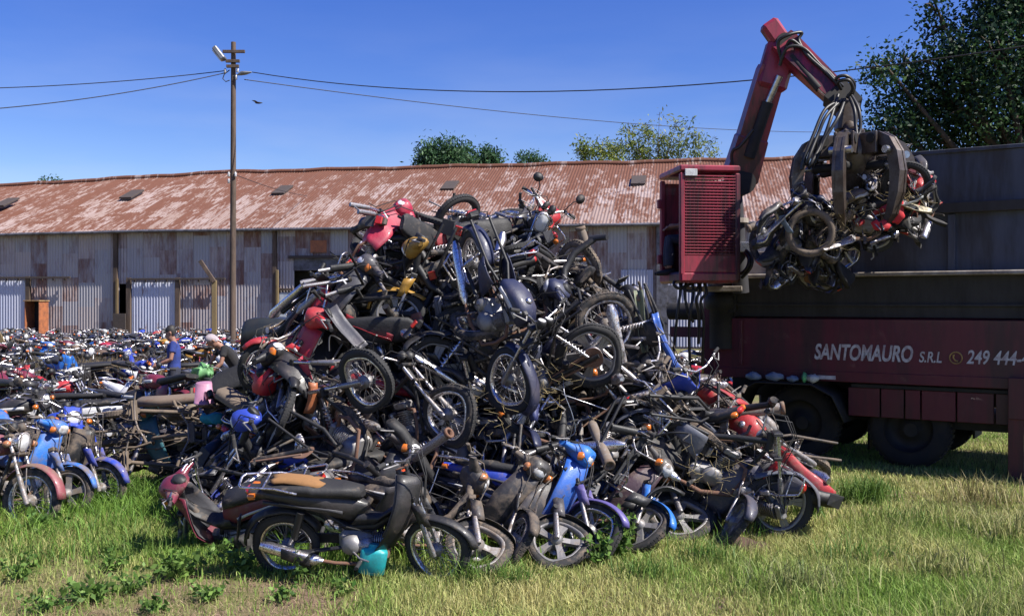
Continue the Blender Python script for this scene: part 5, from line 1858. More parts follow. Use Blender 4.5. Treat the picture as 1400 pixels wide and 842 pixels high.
def inside(kind, m):
    """whether a buried bike keeps within the heap's outline"""
    p = PROTO[kind]
    for q in (p['f'] + V((0.28, 0, 0)), p['f'] + V((0, 0, 0.28)), p['f'] - V((0, 0, 0.28)), p['r'] - V((0.28, 0, 0)), p['r'] + V((0, 0, 0.28)), p['r'] - V((0, 0, 0.28)), V((0.3, 0.33, 1.03)), V((0.3, -0.33, 1.03)), V((-0.85, 0, 0.83))):
        w = m @ q
        x, y = to_px(w)
        if w.z < -0.02:
            return False
        for a, b in zip(SKYLINE, SKYLINE[1:]):
            if a[0] <= x <= b[0] and y < a[1] + (b[1] - a[1]) * (x - a[0]) / (b[0] - a[0]):
                return False
        if x < 200 or x > 1150:
            return False
    return True


rf_ = random.Random(23)
KINDS = ['moped', 'moped', 'sport_moped', 'blade_moped', 'motorcycle', 'trail_motorcycle', 'motorcycle', 'cast_motorcycle', 'trail_motorcycle']
PALETTE = [(BLACK, 'black'), (BLACK, 'black'), (BLACK, 'black'), (GREY, 'grey'), (RED, 'red'), (MAROON, 'maroon'), (BLUE, 'blue'), (NAVY, 'navy'), (BROWN, 'mud-brown'), (BLACK, 'black'), (GREY, 'grey')]
USED = set()


def unique(parts_list):
    parts_list = [q for q in parts_list if len(q.split()) <= 15] or parts_list
    for p in parts_list:
        if p not in USED:
            USED.add(p)
            return p
    k = 2
    base = parts_list[-1]
    ORD = ['', '', 'second', 'third', 'fourth', 'fifth', 'sixth', 'seventh', 'eighth', 'ninth', 'tenth']
    while True:
        q = ORD[min(k, 10)] + ' ' + base if k <= 10 else base + ' again'
        if q not in USED:
            USED.add(q)
            return q
        k += 1


def near_label(px, py, desc):
    """where a buried bike lies, told by the nearest thing one can find in the heap"""
    cand = sorted(((hx_ - px) ** 2 + (hy_ - py) ** 2, hx_, hy_, s) for (_, hx_, hy_, s) in HERO if s.startswith('the '))
    out = []
    for (_, hx_, hy_, s) in cand[:5]:
        dx, dy = px - hx_, py - hy_
        where = ('below' if dy > 0 else 'above') if abs(dy) > abs(dx) else ('to the right of' if dx > 0 else 'to the left of')
        out.append('%s %s %s' % (desc + (' buried in the heap' if 'cable' not in desc else ' dangling on the heap'), where, s))
    return out


FILL = [(470, 385, .1), (497, 335, .15), (545, 335, .2), (590, 345, .1), (625, 350, .2), (665, 360, .1), (700, 335, .3), (750, 335, .2), (785, 345, .2), (815, 400, .1), (770, 400, .1), (560, 440, .1), (520, 455, .15), (600, 400, .2), (455, 455, .1), (430, 520, .1), (395, 570, .1), (370, 620, .1), (340, 670, .1), (450, 620, .1), (520, 600, .15), (560, 560, .1), (650, 620, .2), (700, 470, .15), (670, 540, .2), (860, 500, .1), (860, 600, .1), (920, 590, .1), (950, 640, .1), (1010, 640, .05), (830, 640, .2), (900, 650, .1)]
for (px, py, off) in FILL:
    for _t in range(400):
        kd = rf_.choice(KINDS)
        rot = Matrix.Rotation(rf_.uniform(0, 2 * PI), 3, 'Z') @ Matrix.Rotation(R(rf_.uniform(-60, 60)), 3, 'Y') @ Matrix.Rotation(R(rf_.uniform(-90, 90)), 3, 'X')
        mt = place(kd, at(px, py, ysurf(py) + off + 0.3), rot, 'c')
        if inside(kd, mt):
            break
    else:
        continue
    col, cn = rf_.choice(PALETTE)
    om = ['mirror'] + [k for k in ('leg_shield', 'headlight_cowl', 'seat', 'fuel_tank', 'front_fender', 'front_wheel', 'headlight', 'rear_fender', 'side_panel', 'indicator', 'indicator', 'grab_rail', 'grab_rail') if rf_.random() < 0.4]
    lb = unique(near_label(px, py, cn + ' ' + ('moped' if 'moped' in kd else 'motorcycle')))
    bike(kd, mt, col, rf_.uniform(0.2, 0.6), rf_.uniform(-35, 35), om, lb, HEAP, bent=2)
n = 0
tries = 0
while n < 60 and tries < 2600:
    tries += 1
    x, y = rf_.uniform(-3.0, 2.9), rf_.uniform(9.2, 13.4)
    h = heap_top(x, y)
    if h < 0.5:
        continue
    z = rf_.uniform(0.35, max(0.4, h - 0.55)) if n % 3 else max(0.35, h - 0.6)
    px, py = to_px(V((x, y, z)))
    if y < ysurf(py) + 0.45:
        continue
    kd = rf_.choice(KINDS)
    col, cn = rf_.choice(PALETTE)
    rot = Matrix.Rotation(rf_.uniform(0, 2 * PI), 3, 'Z') @ Matrix.Rotation(R(rf_.uniform(-45, 45)), 3, 'Y') @ Matrix.Rotation(R(rf_.uniform(-95, 95)), 3, 'X')
    om = ['mirror'] + [k for k in ('leg_shield', 'headlight_cowl', 'seat', 'fuel_tank', 'front_fender', 'front_wheel', 'headlight', 'indicator', 'grab_rail') if rf_.random() < 0.5]
    mt = place(kd, V((x, y, z)), rot, 'c')
    if not inside(kd, mt):
        continue
    word = 'moped' if 'moped' in kd else 'motorcycle'
    lb = unique(near_label(px, py, cn + ' ' + word))
    bike(kd, mt, col, rf_.uniform(0.1, 0.5), rf_.uniform(-30, 30), om, lb, HEAP, bent=1 + n % 2)
    n += 1

# ------------------------------------------------------------------ left foreground: stripped stack and first row
LB = 'motorbikes in the yard left of the heap'
for (px, py, A, roll, col, dirt, lb, Yd) in (
    (232, 640, 176, 72, BROWN, 1.0, 'mud-brown stripped motorcycle lying on its side at the bottom of the stack', 11.6),
    (238, 600, 4, 76, (0.16, 0.10, 0.06), 0.95, 'rust-brown stripped motorcycle lying in the middle of the stack', 11.6),
    (245, 565, 178, 80, BROWN, 0.9, 'brown stripped motorcycle lying on top of the stack under the pink bucket', 11.6)):
    m = place('motorcycle', at(px, py, Yd), pose(A, 6, roll), 'c')
    bike('motorcycle', m, col, dirt, 8, BARE + ('mirror',) + (('front_fender',) if A == 4 else ()), lb, 'stripped motorbikes stacked on their sides')
S('motorcycle', 40, 722, -16, -6, (0.26, 0.06, 0.075), 0.62, steer=4, omit=('mirror',), label='motorcycle with dusty pink front fender and chrome fork, leftmost at the grass edge', group=LB)
S('sport_moped', 88, 706, -8, -12, SKYB, 0.6, steer=0, omit=('mirror',), label='sky-blue moped at the grass edge, second from the left', group=LB)
S('moped', 140, 696, -20, -2, BLUE, 0.6, steer=6, omit=('mirror', 'headlight_cowl'), label='moped with royal blue front fender at the grass edge, third from the left', group=LB, accent={'leg_shield': BLACK, 'side_panel': BLACK})
S('sport_moped', 178, 672, -150, 16, (0.04, 0.16, 0.20), 0.2, omit=('mirror', 'front_wheel'), label='moped with teal and white tail just left of the stripped stack', group=LB, accent={'side_panel': (0.35, 0.45, 0.45)})

# ------------------------------------------------------------------ the field of parked bikes
FCOL = [(BLACK, 'black'), (BLACK, 'black'), (RED, 'red'), (RED, 'red'), (CRIM, 'crimson'), (MAROON, 'maroon'), (BLUE, 'blue'), (SKYB, 'sky-blue'), (SILVER, 'silver'), (GREY, 'grey'), (NAVY, 'navy'), (WHITE, 'white'), (GOLD, 'golden'), (BROWN, 'dusty brown'), (BLACK, 'black')]
ORDW = ['first', 'second', 'third', 'fourth', 'fifth', 'sixth', 'seventh', 'eighth', 'ninth', 'tenth', 'eleventh', 'twelfth', 'thirteenth', 'fourteenth', 'fifteenth', 'sixteenth', 'seventeenth', 'eighteenth', 'nineteenth', 'twentieth', 'twenty-first', 'twenty-second', 'twenty-third', 'twenty-fourth', 'twenty-fifth', 'twenty-sixth']
ROWS = [(11.5, 0, 190, 0.62, 'row just behind the grass-edge mopeds'), (12.8, -10, 400, 0.60, 'row level with the stripped stack'), (14.1, -10, 400, 0.60, 'third row back from the grass'), (15.5, -10, 400, 0.62, 'row level with the dark covered load'),
        (17.0, -10, 400, 0.66, 'row just before the two men'), (19.6, -10, 420, 0.70, 'row just behind the two men'), (21.5, -10, 430, 0.74, 'last row before the dry weeds'),
        (26.5, -10, 440, 0.72, 'first row beyond the dry weeds'), (29.0, -10, 445, 0.70, 'second row beyond the dry weeds'), (31.5, -10, 450, 0.72, 'third row beyond the dry weeds'), (35.5, -10, 455, 0.78, 'row just behind the utility pole'), (38.5, -10, 458, 0.80, 'third row from the warehouse'), (41.5, -10, 460, 0.80, 'second row from the warehouse'), (44.0, -10, 462, 0.80, 'last row along the warehouse wall')]
rg = random.Random(91)
MEN = [(at(238, 500, 18.4)), (at(316, 500, 18.2))]
for (Yr, pa, pb_, step, rn) in ROWS:
    x0, x1 = (pa - 700) / F * Yr, (pb_ - 700) / F * Yr
    row = []
    x = x0 + rg.uniform(0, 0.3)
    while x < x1:
        yy = Yr + rg.uniform(-0.35, 0.35)
        if all((V((x, yy, 0)) - V((m_.x, m_.y, 0))).length > 0.75 for m_ in MEN) and not (Yr < 13 and 150 < to_px(V((x, yy, 0.5)))[0] < 310):
            between = 14.8 < Yr < 17.6 and any(a < to_px(V((x, yy, 0.5)))[0] < b for a, b in ((196, 275), (282, 352)))
            if not between and not (19 < Yr < 22.5 and (0.30 if Yr > 21 else 0.12) > rg.random()):
                row.append((x, yy))
        x += step * rg.uniform(0.8, 1.25)
    for i, (x, yy) in enumerate(row):
        kd = rg.choice(KINDS)
        col, cn = rg.choice(FCOL)
        if Yr > 33 and rg.random() < 0.45:
            col, cn = BLACK, 'black'
        base_yaw = rg.choice([-45, -45, -40, -60, 140, -30, 20, 190])
        yaw = base_yaw + rg.uniform(-22, 22)
        lean = rg.uniform(-16, 16)
        zz = 0.0
        if 12 < Yr < 24 and rg.random() < 0.24:
            lean = rg.choice([-70, 70])
            zz = 0.12
        elif 12 < Yr < 23 and rg.random() < 0.2:
            zz = 0.25
        rot = Matrix.Rotation(R(yaw), 3, 'Z') @ Matrix.Rotation(R(rg.uniform(-6, 6)), 3, 'Y') @ Matrix.Rotation(R(lean), 3, 'X')
        m = Matrix.Translation((x, yy, zz)) @ rot.to_4x4()
        far = Yr > 24
        om = [k for k in ('indicator', 'indicator', 'indicator', 'mirror', 'leg_shield', 'headlight_cowl', 'seat', 'front_fender', 'headlight', 'fuel_tank', 'front_wheel') if rg.random() < (0.5 if k == 'mirror' else 0.14)]
        word = 'moped' if 'moped' in kd else 'motorcycle'
        lb = unique(['%s %s, %s from the left in the %s' % (cn, word, ORDW[min(i, 25)], rn)])
        bike(kd, m, col, rg.uniform(0.05, 0.5), rg.uniform(-35, 35), om, lb, LB, far, bent=rg.choice([0, 0, 1]))
# a few bikes glimpsed behind the truck's left end
for i, (px, Yd, yaw, col, cn) in enumerate(((912, 19, -50, SILVER, 'silver'), (935, 20.5, -30, BLACK, 'black'), (955, 19.5, 130, RED, 'red'), (925, 23, -60, WHITE, 'white'), (950, 24.5, -40, BLACK, 'black'), (980, 26, -50, GREY, 'grey'))):
    p = at(px, 500, Yd)
    m = Matrix.Translation((p.x, p.y, 0)) @ Matrix.Rotation(R(yaw), 4, 'Z') @ Matrix.Rotation(R(6), 4, 'X')
    kd = KINDS[(i * 3) % 9]
    bike(kd, m, col, 0.2, 10, ('mirror',), unique(['%s %s glimpsed behind the hanging cab hoses, left of the truck' % (cn, 'moped' if 'moped' in kd else 'motorcycle')]), LB, Yd > 22)
# ------------------------------------------------------------------ loose parts lying on the heap
PARTS = 'loose parts on the heap'


def loose(mb, name, px, py, off, rot, color, dirt, label, cat, Y=None, child=None):
    Yd = Y if Y else ysurf(py) + off
    root = mb.obj(name)
    root.matrix_world = Matrix.Translation(at(px, py, Yd)) @ rot.to_4x4()
    root.color = tuple(color) + (dirt,)
    tag(root, label, cat, PARTS)
    return root


def muffler(L=0.62, r=0.05):
    m = MB().tube([(-0.62, 0.0, -0.10), (-0.45, 0, -0.02), (-0.32, 0, 0)], 0.016, 'rusty', 8)
    m.tube([(-0.34, 0, 0), (-0.28, 0, 0), (L - 0.28, 0, 0), (L - 0.25, 0, 0)], [0.018, r * 0.9, r, r * 0.9], 'steel', 14)
    m.lathe([(r * 0.9, 0), (r * 1.12, 0.01), (r * 1.12, 0.04), (r * 0.7, 0.04), (r * 0.65, -0.02)], (L - 0.25, 0, 0), (1, 0, 0), 'rusty', 14)
    return m


def panel(w, h, bend, m='paint', sd=0):
    g = []
    rr = random.Random(sd)
    c = rr.uniform(0.3, 1.0)
    for i in range(8):
        row = []
        for j in range(8):
            u, v = i / 7 * 2 - 1, j / 7 * 2 - 1
            ww = w * (1 - 0.45 * (u * 0.5 + 0.5) ** 2 * c)
            row.append((u * h / 2, v * ww / 2, bend * (v * v) + 0.4 * bend * u * u + 0.02 * noise.noise(V((u * 1.5, v * 1.5, sd)))))
        g.append(row)
    return MB().sheet(g, 0.006, m)


def rot(a, b=0, c=0):
    return pose(a, b, c)


loose(muffler(0.42, 0.045), 'scrap_muffler', 594, 606, -0.55, rot(38, 30, 0), GREY, 0.3, 'bluish steel muffler with a rusty open end pointing up, before the fat tyre', 'muffler')
loose(muffler(0.55, 0.05), 'scrap_muffler', 806, 352, -0.1, rot(108, 5, 0), GREY, 0.95, 'dusty brown muffler standing upright right of the crest headlight', 'muffler')
loose(muffler(0.6, 0.05), 'scrap_muffler', 668, 480, -0.25, rot(56, 5, 0), GREY, 0.9, 'tan dusty muffler slanting up left of the navy spoked wheel', 'muffler')
loose(muffler(0.6, 0.055), 'scrap_muffler', 1015, 564, -0.1, rot(8, 8, 0), GREY, 0.7, 'dusty muffler lying on top of the brown bike beside the truck wheel', 'muffler')
loose(muffler(0.5, 0.05), 'scrap_muffler', 440, 398, -0.25, rot(42, 0, 0), GREY, 0.4, 'grey muffler slanting out at the upper left edge of the heap', 'muffler')
loose(muffler(0.55, 0.05), 'scrap_muffler', 820, 605, -0.35, rot(-70, 60, 0), GREY, 0.8, 'tan muffler end facing the camera in the dark hollow of the heap', 'muffler')
w_, t_ = wheel_parts(0.29, 0.045, 'spoke')
tyre_me = t_
loose(MB().merge(t_), 'scrap_tyre', 560, 622, 0.2, rot(20, 15, 40), GREY, 0.5, 'loose black tyre lying in the shade under the fat tyre', 'tyre')
loose(MB().merge(t_), 'scrap_tyre', 625, 297, 0.0, rot(50, 10, 65), GREY, 0.2, 'black tyre seen nearly edge-on at the top between the crests', 'tyre')
loose(MB().merge(t_), 'scrap_tyre', 770, 615, 0.3, rot(70, 50, 20), GREY, 0.6, 'tyre standing on edge in the dark hollow above the bright blue moped', 'tyre')
loose(MB().merge(t_).merge(w_), 'scrap_wheel', 560, 480, 0.15, rot(10, 20, 20), GREY, 0.5, 'loose spoked wheel with dull rim right of the large spoked wheel', 'wheel')
loose(MB().merge(t_).merge(w_), 'scrap_wheel', 868, 620, 0.1, rot(30, 10, 50), GREY, 0.6, 'loose spoked wheel half under the low chrome headlight', 'wheel')
loose(MB().merge(t_).merge(w_), 'scrap_wheel', 705, 600, 0.25, rot(0, 30, 70), GREY, 0.8, 'dusty spoked wheel lying flat above the second row of bikes', 'wheel')
for (px, py, off, A, B, c, w, h, col, dirt, lb) in (
    (735, 500, -0.30, 75, 20, 20, 0.17, 0.42, (0.055, 0.065, 0.11), 0.1, 'slate-blue plastic fender beside the navy spoked wheel'),
    (598, 440, -0.25, 100, 10, 30, 0.15, 0.50, (0.10, 0.10, 0.12), 0.15, 'narrow grey plastic panel hanging under the black and gold moped'),
    (655, 440, -0.22, 85, 15, -30, 0.14, 0.40, (0.11, 0.11, 0.13), 0.15, 'pale grey plastic blade left of the flat muddy motorcycle'),
    (660, 465, -0.20, 70, 20, 40, 0.12, 0.28, (0.10, 0.10, 0.125), 0.1, 'short grey plastic blade above the tan dusty muffler'),
    (750, 485, 0.0, 60, 25, 20, 0.30, 0.45, NAVY, 0.15, 'dark navy body panel above the shaded hollow'),
    (795, 445, 0.0, 110, 10, -20, 0.22, 0.42, (0.08, 0.085, 0.12), 0.2, 'dark slate plastic panel left of the brown rear wheel'),
    (418, 525, -0.2, 105, 20, 25, 0.20, 0.50, CRIM, 0.3, 'faded crimson panel standing at the left side of the heap'),
    (432, 545, -0.3, 80, 10, -20, 0.13, 0.30, (0.40, 0.13, 0.05), 0.4, 'orange-brown plastic strip at the left side of the heap'),
    (562, 445, -0.2, 20, 25, -50, 0.22, 0.30, (0.30, 0.10, 0.06), 0.4, 'rust-orange panel beside the number plate'),
    (570, 468, -0.35, 18, 40, -60, 0.16, 0.22, (0.06, 0.06, 0.065), 0.15, 'grey number plate with white marks facing up in the upper heap'),
    (470, 452, -0.35, -48, 20, -20, 0.17, 0.55, (0.075, 0.075, 0.09), 0.2, 'grey fork cover slanting down to the large spoked wheel'),
    (500, 452, -0.25, -22, 15, 40, 0.10, 0.60, (0.30, 0.012, 0.02), 0.15, 'glossy dark red panel strip above the large spoked wheel'),
    (700, 565, 0.05, 40, 20, 40, 0.25, 0.40, GREY, 0.5, 'cracked grey plastic panel under the navy spoked wheel'),
    (535, 690, -0.70, 62, 35, -30, 0.30, 0.52, (0.045, 0.045, 0.055), 0.15, 'large torn grey leg shield standing behind the torn-seat moped'),
    (1045, 655, -0.1, 40, 20, 45, 0.10, 0.42, RED, 0.2, 'bright red fender strip near the wheel with grey fender'),
    (935, 640, 0.1, 15, 20, 60, 0.16, 0.36, (0.14, 0.11, 0.06), 0.6, 'tan curved mudguard lying low at the right foot'),
    (905, 470, -0.35, -68, 10, 20, 0.10, 0.60, (0.02, 0.10, 0.42), 0.1, 'pale blue side strip along the blue nose-down moped'),
    (875, 440, -0.35, -85, 10, 20, 0.09, 0.62, (0.15, 0.17, 0.11), 0.4, 'greenish drilled strip beside the blue nose-down moped'),
):
    if 'nearest' in lb:
        continue
    o = loose(panel(w, h, 0.05, 'paint', int(px)), 'scrap_panel', px, py, off, rot(A, B, c), col, dirt, lb, 'bike panel')
    if 'number plate' in lb and 'facing up' in lb:
        o.name = 'number_plate'
        mk = MB()
        rr = random.Random(4)
        for i in range(2):
            for j in range(4):
                mk.box((-0.05 + 0.085 * i, -0.05 + 0.034 * j, 0.035), (0.055, 0.018 if j % 2 else 0.024, 0.004), 'white_mark', Matrix.Rotation(rr.uniform(-0.4, 0.4), 3, 'Z'), 0.001)
        mo = mk.obj('plate_marks', o)
        mo.color = (1, 1, 1, 0.1)
# seat foam patch on the torn seat is a part of that moped
for o in ALLBIKES:
    if o.get('label', '').startswith('black moped side-on in front'):
        fm = MB()
        g = []
        for i in range(9):
            row = []
            for j in range(7):
                u, v = i / 8 * 2 - 1, j / 6 * 2 - 1
                rr = 1 + 0.42 * noise.noise(V((u * 2.4, v * 2.4, 1)))
                row.append((-0.47 + 0.19 * u * rr, -0.02 + 0.10 * v * rr, 0.838 + 0.028 * max(0, 1 - u * u) * (1 - 0.6 * v * v) - 0.020 * v * v + 0.02 * (-u)))
            g.append(row)
        fm.sheet(g, 0.012, 'foam')
        f2 = MB().merge(fm)
        fo = f2.obj('seat_foam', o)
        fo.color = (0, 0, 0, 0.15)
# single parts torn off bikes, lying over the heap
rp = random.Random(31)
WORDS = {'handlebar': ('scrap_handlebar', 'bent chrome handlebar', 'handlebar'), 'fork': ('scrap_fork', 'torn-off front fork', 'fork'), 'engine': ('scrap_engine', 'greasy loose engine', 'engine'),
         'exhaust': ('scrap_exhaust', 'rusty bent exhaust', 'exhaust'), 'frame': ('scrap_frame', 'bare dark bike frame', 'bike frame'), 'front_fender': ('scrap_fender', 'loose dusty fender', 'fender'), 'seat': ('scrap_seat', 'loose black bike seat', 'seat'), 'grab_rail': ('scrap_rail', 'bent luggage rail', 'rail')}
cnt = 0
for _t in range(400):
    if cnt >= 64:
        break
    px, py = rp.uniform(340, 1060), rp.uniform(310, 690)
    edge = 1e9
    for a, b in zip(SKYLINE, SKYLINE[1:]):
        if a[0] <= px <= b[0]:
            edge = a[1] + (b[1] - a[1]) * (px - a[0]) / (b[0] - a[0])
    if py < edge + 55:
        continue
    nm = rp.choice(list(WORDS) + ['fork', 'exhaust', 'frame', 'frame', 'engine'])
    pr = PROTO[rp.choice(KINDS)]
    cand = [i for i, q in enumerate(pr['parts']) if q[0] == nm]
    if not cand:
        continue
    me = pr['bent'][2][cand[0]]
    co = np.zeros(len(me.vertices) * 3, np.float32)
    me.vertices.foreach_get('co', co)
    cen = V(co.reshape(-1, 3).mean(0).tolist())
    on, desc, cat = WORDS[nm]
    o = bpy.data.objects.new(on, me)
    C.objects.link(o)
    rr3 = Matrix.Rotation(rp.uniform(0, 6.28), 3, 'Z') @ Matrix.Rotation(rp.uniform(-1.5, 1.5), 3, 'X') @ Matrix.Rotation(rp.uniform(-1.5, 1.5), 3, 'Y')
    o.matrix_world = Matrix.Translation(at(px, py, ysurf(py) + rp.uniform(-0.30, 0.05)) - rr3 @ cen) @ rr3.to_4x4()
    o.color = rp.choice(((0.013, 0.013, 0.015), (0.013, 0.013, 0.015), (0.06, 0.06, 0.07), (0.2, 0.012, 0.02), (0.012, 0.03, 0.15))) + (rp.uniform(0.15, 0.5),)
    tag(o, unique([q.replace(' buried in', ' lying on') for q in near_label(px, py, desc)]), cat, PARTS)
    cnt += 1
rc = random.Random(12)
for (px, py) in ((560, 410), (640, 480), (700, 440), (770, 520), (830, 560), (520, 560), (450, 480), (600, 640), (880, 600), (960, 560), (720, 600), (660, 350)):
    p = at(px, py, ysurf(py) - 0.35)
    pts = [p]
    d = V((rc.uniform(-1, 1), rc.uniform(-0.3, 0.1), rc.uniform(-0.5, 0.6)))
    for _ in range(5):
        d = (d * 0.6 + V((rc.uniform(-1, 1), rc.uniform(-0.4, 0.3), rc.uniform(-1, 0.5)))).normalized()
        pts.append(pts[-1] + d * rc.uniform(0.10, 0.2))
    cm_ = hose(pts, rc.choice((0.005, 0.007, 0.009)), rc.choice(('hose', 'hose', 'bare_steel')))
    tag(cm_.obj('control_cable'), unique(near_label(px, py, 'thin loose control cable')[:1] + near_label(px, py, 'loose looping cable')), 'cable', PARTS)
# turquoise can, pink bucket and other stray things
can = MB()
can.loft([ell((0, 0, z), (1, 0, 0), (0, 1, 0), a, b, 16, 3.2) for z, a, b in ((-0.10, 0.085, 0.055), (-0.09, 0.10, 0.065), (0.07, 0.105, 0.068), (0.09, 0.095, 0.06), (0.10, 0.05, 0.04), (0.13, 0.045, 0.035))], 'teal') if False else None
simple('teal', (0.012, 0.33, 0.36), 0.4, 0, 0.2, 8)
simple('pink_plastic', (0.42, 0.20, 0.30), 0.5, 0, 0.15, 8)
simple('cyan_cloth', (0.02, 0.30, 0.40), 0.7, 0, 0.2, 8)
simple('green_bag', (0.15, 0.36, 0.14), 0.5, 0, 0.2, 9)
simple('red_cloth', (0.50, 0.02, 0.03), 0.8, 0, 0.2, 9)
simple('orange_plastic', (0.60, 0.07, 0.015), 0.4, 0, 0.2, 9)
can.loft([ell((0, 0, z), (1, 0, 0), (0, 1, 0), a, b, 16, 3.2) for z, a, b in ((-0.10, 0.085, 0.055), (-0.09, 0.10, 0.065), (0.07, 0.105, 0.068), (0.09, 0.095, 0.06), (0.10, 0.05, 0.04), (0.13, 0.045, 0.035))], 'teal')
o = can.obj('plastic_can')
o.matrix_world = Matrix.Translation(at(510, 766, 7.62)) @ Matrix.Rotation(R(8), 4, 'Y')
tag(o, 'small turquoise plastic can wedged under the torn-seat moped', 'can')
bk = MB().lathe([(0.001, 0.0), (0.085, 0.0), (0.095, 0.004), (0.115, 0.22), (0.122, 0.22), (0.122, 0.23), (0.11, 0.23), (0.092, 0.012), (0.001, 0.01)], (0, 0, -0.11), (0, 0, 1), 'pink_plastic', 20)
o = bk.obj('bucket')
o.matrix_world = Matrix.Translation(at(280, 536, 11.05)) @ Matrix.Rotation(R(186), 4, 'X')
tag(o, 'pale pink plastic bucket upturned on top of the stripped stack', 'bucket')


def rag(px, py, Y, sx, sy, sz, key, name, label, cat, sd):
    m = MB()
    rings = []
    for i in range(9):
        f = i / 8 * 2 - 1
        k = max(0.06, math.sqrt(max(0, 1 - f * f)))
        rings.append([q + V([0.16 * min(sx, sy, sz) * noise.noise(q * 14 + V((sd, c, 0))) * 2.2 for c in (0, 5, 9)]) for q in ell((sx / 2 * f, 0, 0), (0, 1, 0), (0, 0, 1), sy / 2 * k, sz / 2 * k, 14)])
    m.loft(rings, key)
    o = m.obj(name)
    o.matrix_world = Matrix.Translation(at(px, py, Y))
    tag(o, label, cat)
    return o


rag(290, 572, 11.2, 0.28, 0.15, 0.14, 'cyan_cloth', 'rag', 'cyan cloth caught in the stripped stack below the pink bucket', 'rag', 1)
rag(279, 508, 17.4, 0.34, 0.25, 0.28, 'green_bag', 'plastic_bag', 'light green plastic bag in front of the bending man', 'bag', 2)
rag(870, 407, 9.9, 0.12, 0.12, 0.13, 'lens_red', 'tail_lamp', 'loose bright red lamp at the top of the blue nose-down moped', 'lamp', 3)
rag(553, 655, 8.4, 0.11, 0.09, 0.16, 'orange_plastic', 'indicator_lamp', 'bright orange-red plastic lamp above the torn-seat moped handlebar', 'lamp', 4)
st = MB()
spine([(-0.45, 0, 0.04, 0.02), (-0.42, 0, 0.11, 0.05), (-0.1, 0.0, 0.13, 0.055), (0.3, 0.03, 0.12, 0.05), (0.42, 0.04, 0.07, 0.03)], 'rusty', st, 14, 3)
o = st.obj('scrap_seat')
o.matrix_world = Matrix.Translation(at(238, 548, 11.5)) @ rot(2, 10, 10).to_4x4()
o.color = (0, 0, 0, 0.9)
tag(o, 'dusty brown bike seat lying on the stripped stack left of the bucket', 'seat')
st2 = MB()
spine([(-0.55, 0, 0.04, 0.02), (-0.50, 0, 0.12, 0.06), (-0.1, 0.0, 0.14, 0.065), (0.35, -0.02, 0.14, 0.06), (0.5, -0.02, 0.07, 0.03)], 'seat', st2, 14, 3)
o = st2.obj('scrap_seat')
o.matrix_world = Matrix.Translation(at(356, 568, 10.2)) @ rot(-28, 15, 10).to_4x4()
tag(o, 'long black seat sloping between the stripped stack and the heap', 'seat')
# crumpled boot-like black scrap and soil clump in the foreground grass
rag(333, 752, 8.35, 0.20, 0.18, 0.28, 'truck_black', 'scrap_rubber', 'crumpled black rubber scrap in the grass by the maroon moped', 'scrap', 6)
sc = ground_at(1018, 752)
m = MB()
rings = []
for i in range(9):
    f = i / 8 * 2 - 1
    k = max(0.05, math.sqrt(max(0, 1 - f * f)))
    rings.append([q + V((0, 0, 0.05 * noise.noise(q * 9))) for q in ell((0.24 * f, 0, 0.0), (0, 1, 0), (0, 0, 1), 0.13 * k, 0.085 * k, 14)])
m.loft(rings, 'soil')
o = m.obj('soil_clump')
o.location = (sc.x, sc.y, 0.02)
tag(o, 'small clump of dark brown soil in front of the muddy tyre', 'soil clump')


# ------------------------------------------------------------------ crushed bikes in the grapple
BUND = 'crushed motorbikes held by the grapple'
simple('cream_plastic', (0.55, 0.48, 0.33), 0.5, 0, 0.3, 9)
simple('straw', (0.42, 0.33, 0.16), 0.9, 0, 0.3, 20)


def crushed(kind, px, py, Y, A, B, roll, sq, color, dirt, label, sd, omit=()):
    """a bike folded and squeezed by the grapple: every part is bent by the same field"""
    root = empty('crushed_' + NAME[kind], mat=Matrix.Translation(at(px, py, Y)) @ pose(A, B, roll).to_4x4())
    tag(root, label, 'crushed motorbike', BUND)

    def fn(p):
        q = V((p.x, p.y, p.z - 0.5))
        ang = 0.9 * q.x                                       # folded about its middle
        c, s = math.cos(ang), math.sin(ang)
        q = V((q.x * sq[0] * (0.85 + 0.15 * c), q.y * sq[1] + 0.35 * s * abs(q.x), q.z * sq[2]))
        nv = noise.noise_vector(q * 3.0 + V((sd, 0, 0)))
        n2_ = noise.noise_vector(q * 9.0 + V((0, sd, 0)))
        return q + nv * 0.12 + n2_ * 0.035
    made = {}
    for i, (n, mb, pa, stt) in enumerate(PROTO[kind]['parts']):
        if n in omit or n in ('mirror', 'grab_rail', 'indicator') or (pa is not None and pa not in made):
            continue
        b = MB().merge(mb).warp(fn)
        made[i] = b.obj(n, made[pa] if pa is not None else root, tuple(color) + (dirt,))


crushed('motorcycle', 1088, 318, 12.0, 150, 20, 30, (0.68, 1.0, 0.85), BLACK, 0.45, 'crushed black motorcycle at the lower left of the grapple load', 3)
crushed('moped', 1130, 318, 12.25, 60, 10, 60, (0.7, 1.0, 0.9), NAVY, 0.35, 'crushed navy moped in the middle of the grapple load', 8)
crushed('motorcycle', 1172, 296, 12.0, 20, 10, 20, (0.66, 1.0, 0.75), BROWN, 0.6, 'crushed mud-brown motorcycle under the middle claws', 14)
crushed('blade_moped', 1226, 282, 12.1, 30, 15, 40, (0.62, 1.0, 0.8), RED, 0.35, 'crushed red moped at the right of the grapple load', 21)
crushed('motorcycle', 1215, 255, 12.5, 130, -10, 50, (0.62, 1.0, 0.8), BLACK, 0.5, 'crushed black motorcycle at the back right of the grapple load', 33, ('seat',))
crushed('moped', 1088, 338, 12.2, 30, 20, -40, (0.66, 1.0, 0.75), (0.06, 0.06, 0.075), 0.45, 'crushed grey moped hanging lowest at the left of the grapple load', 41)
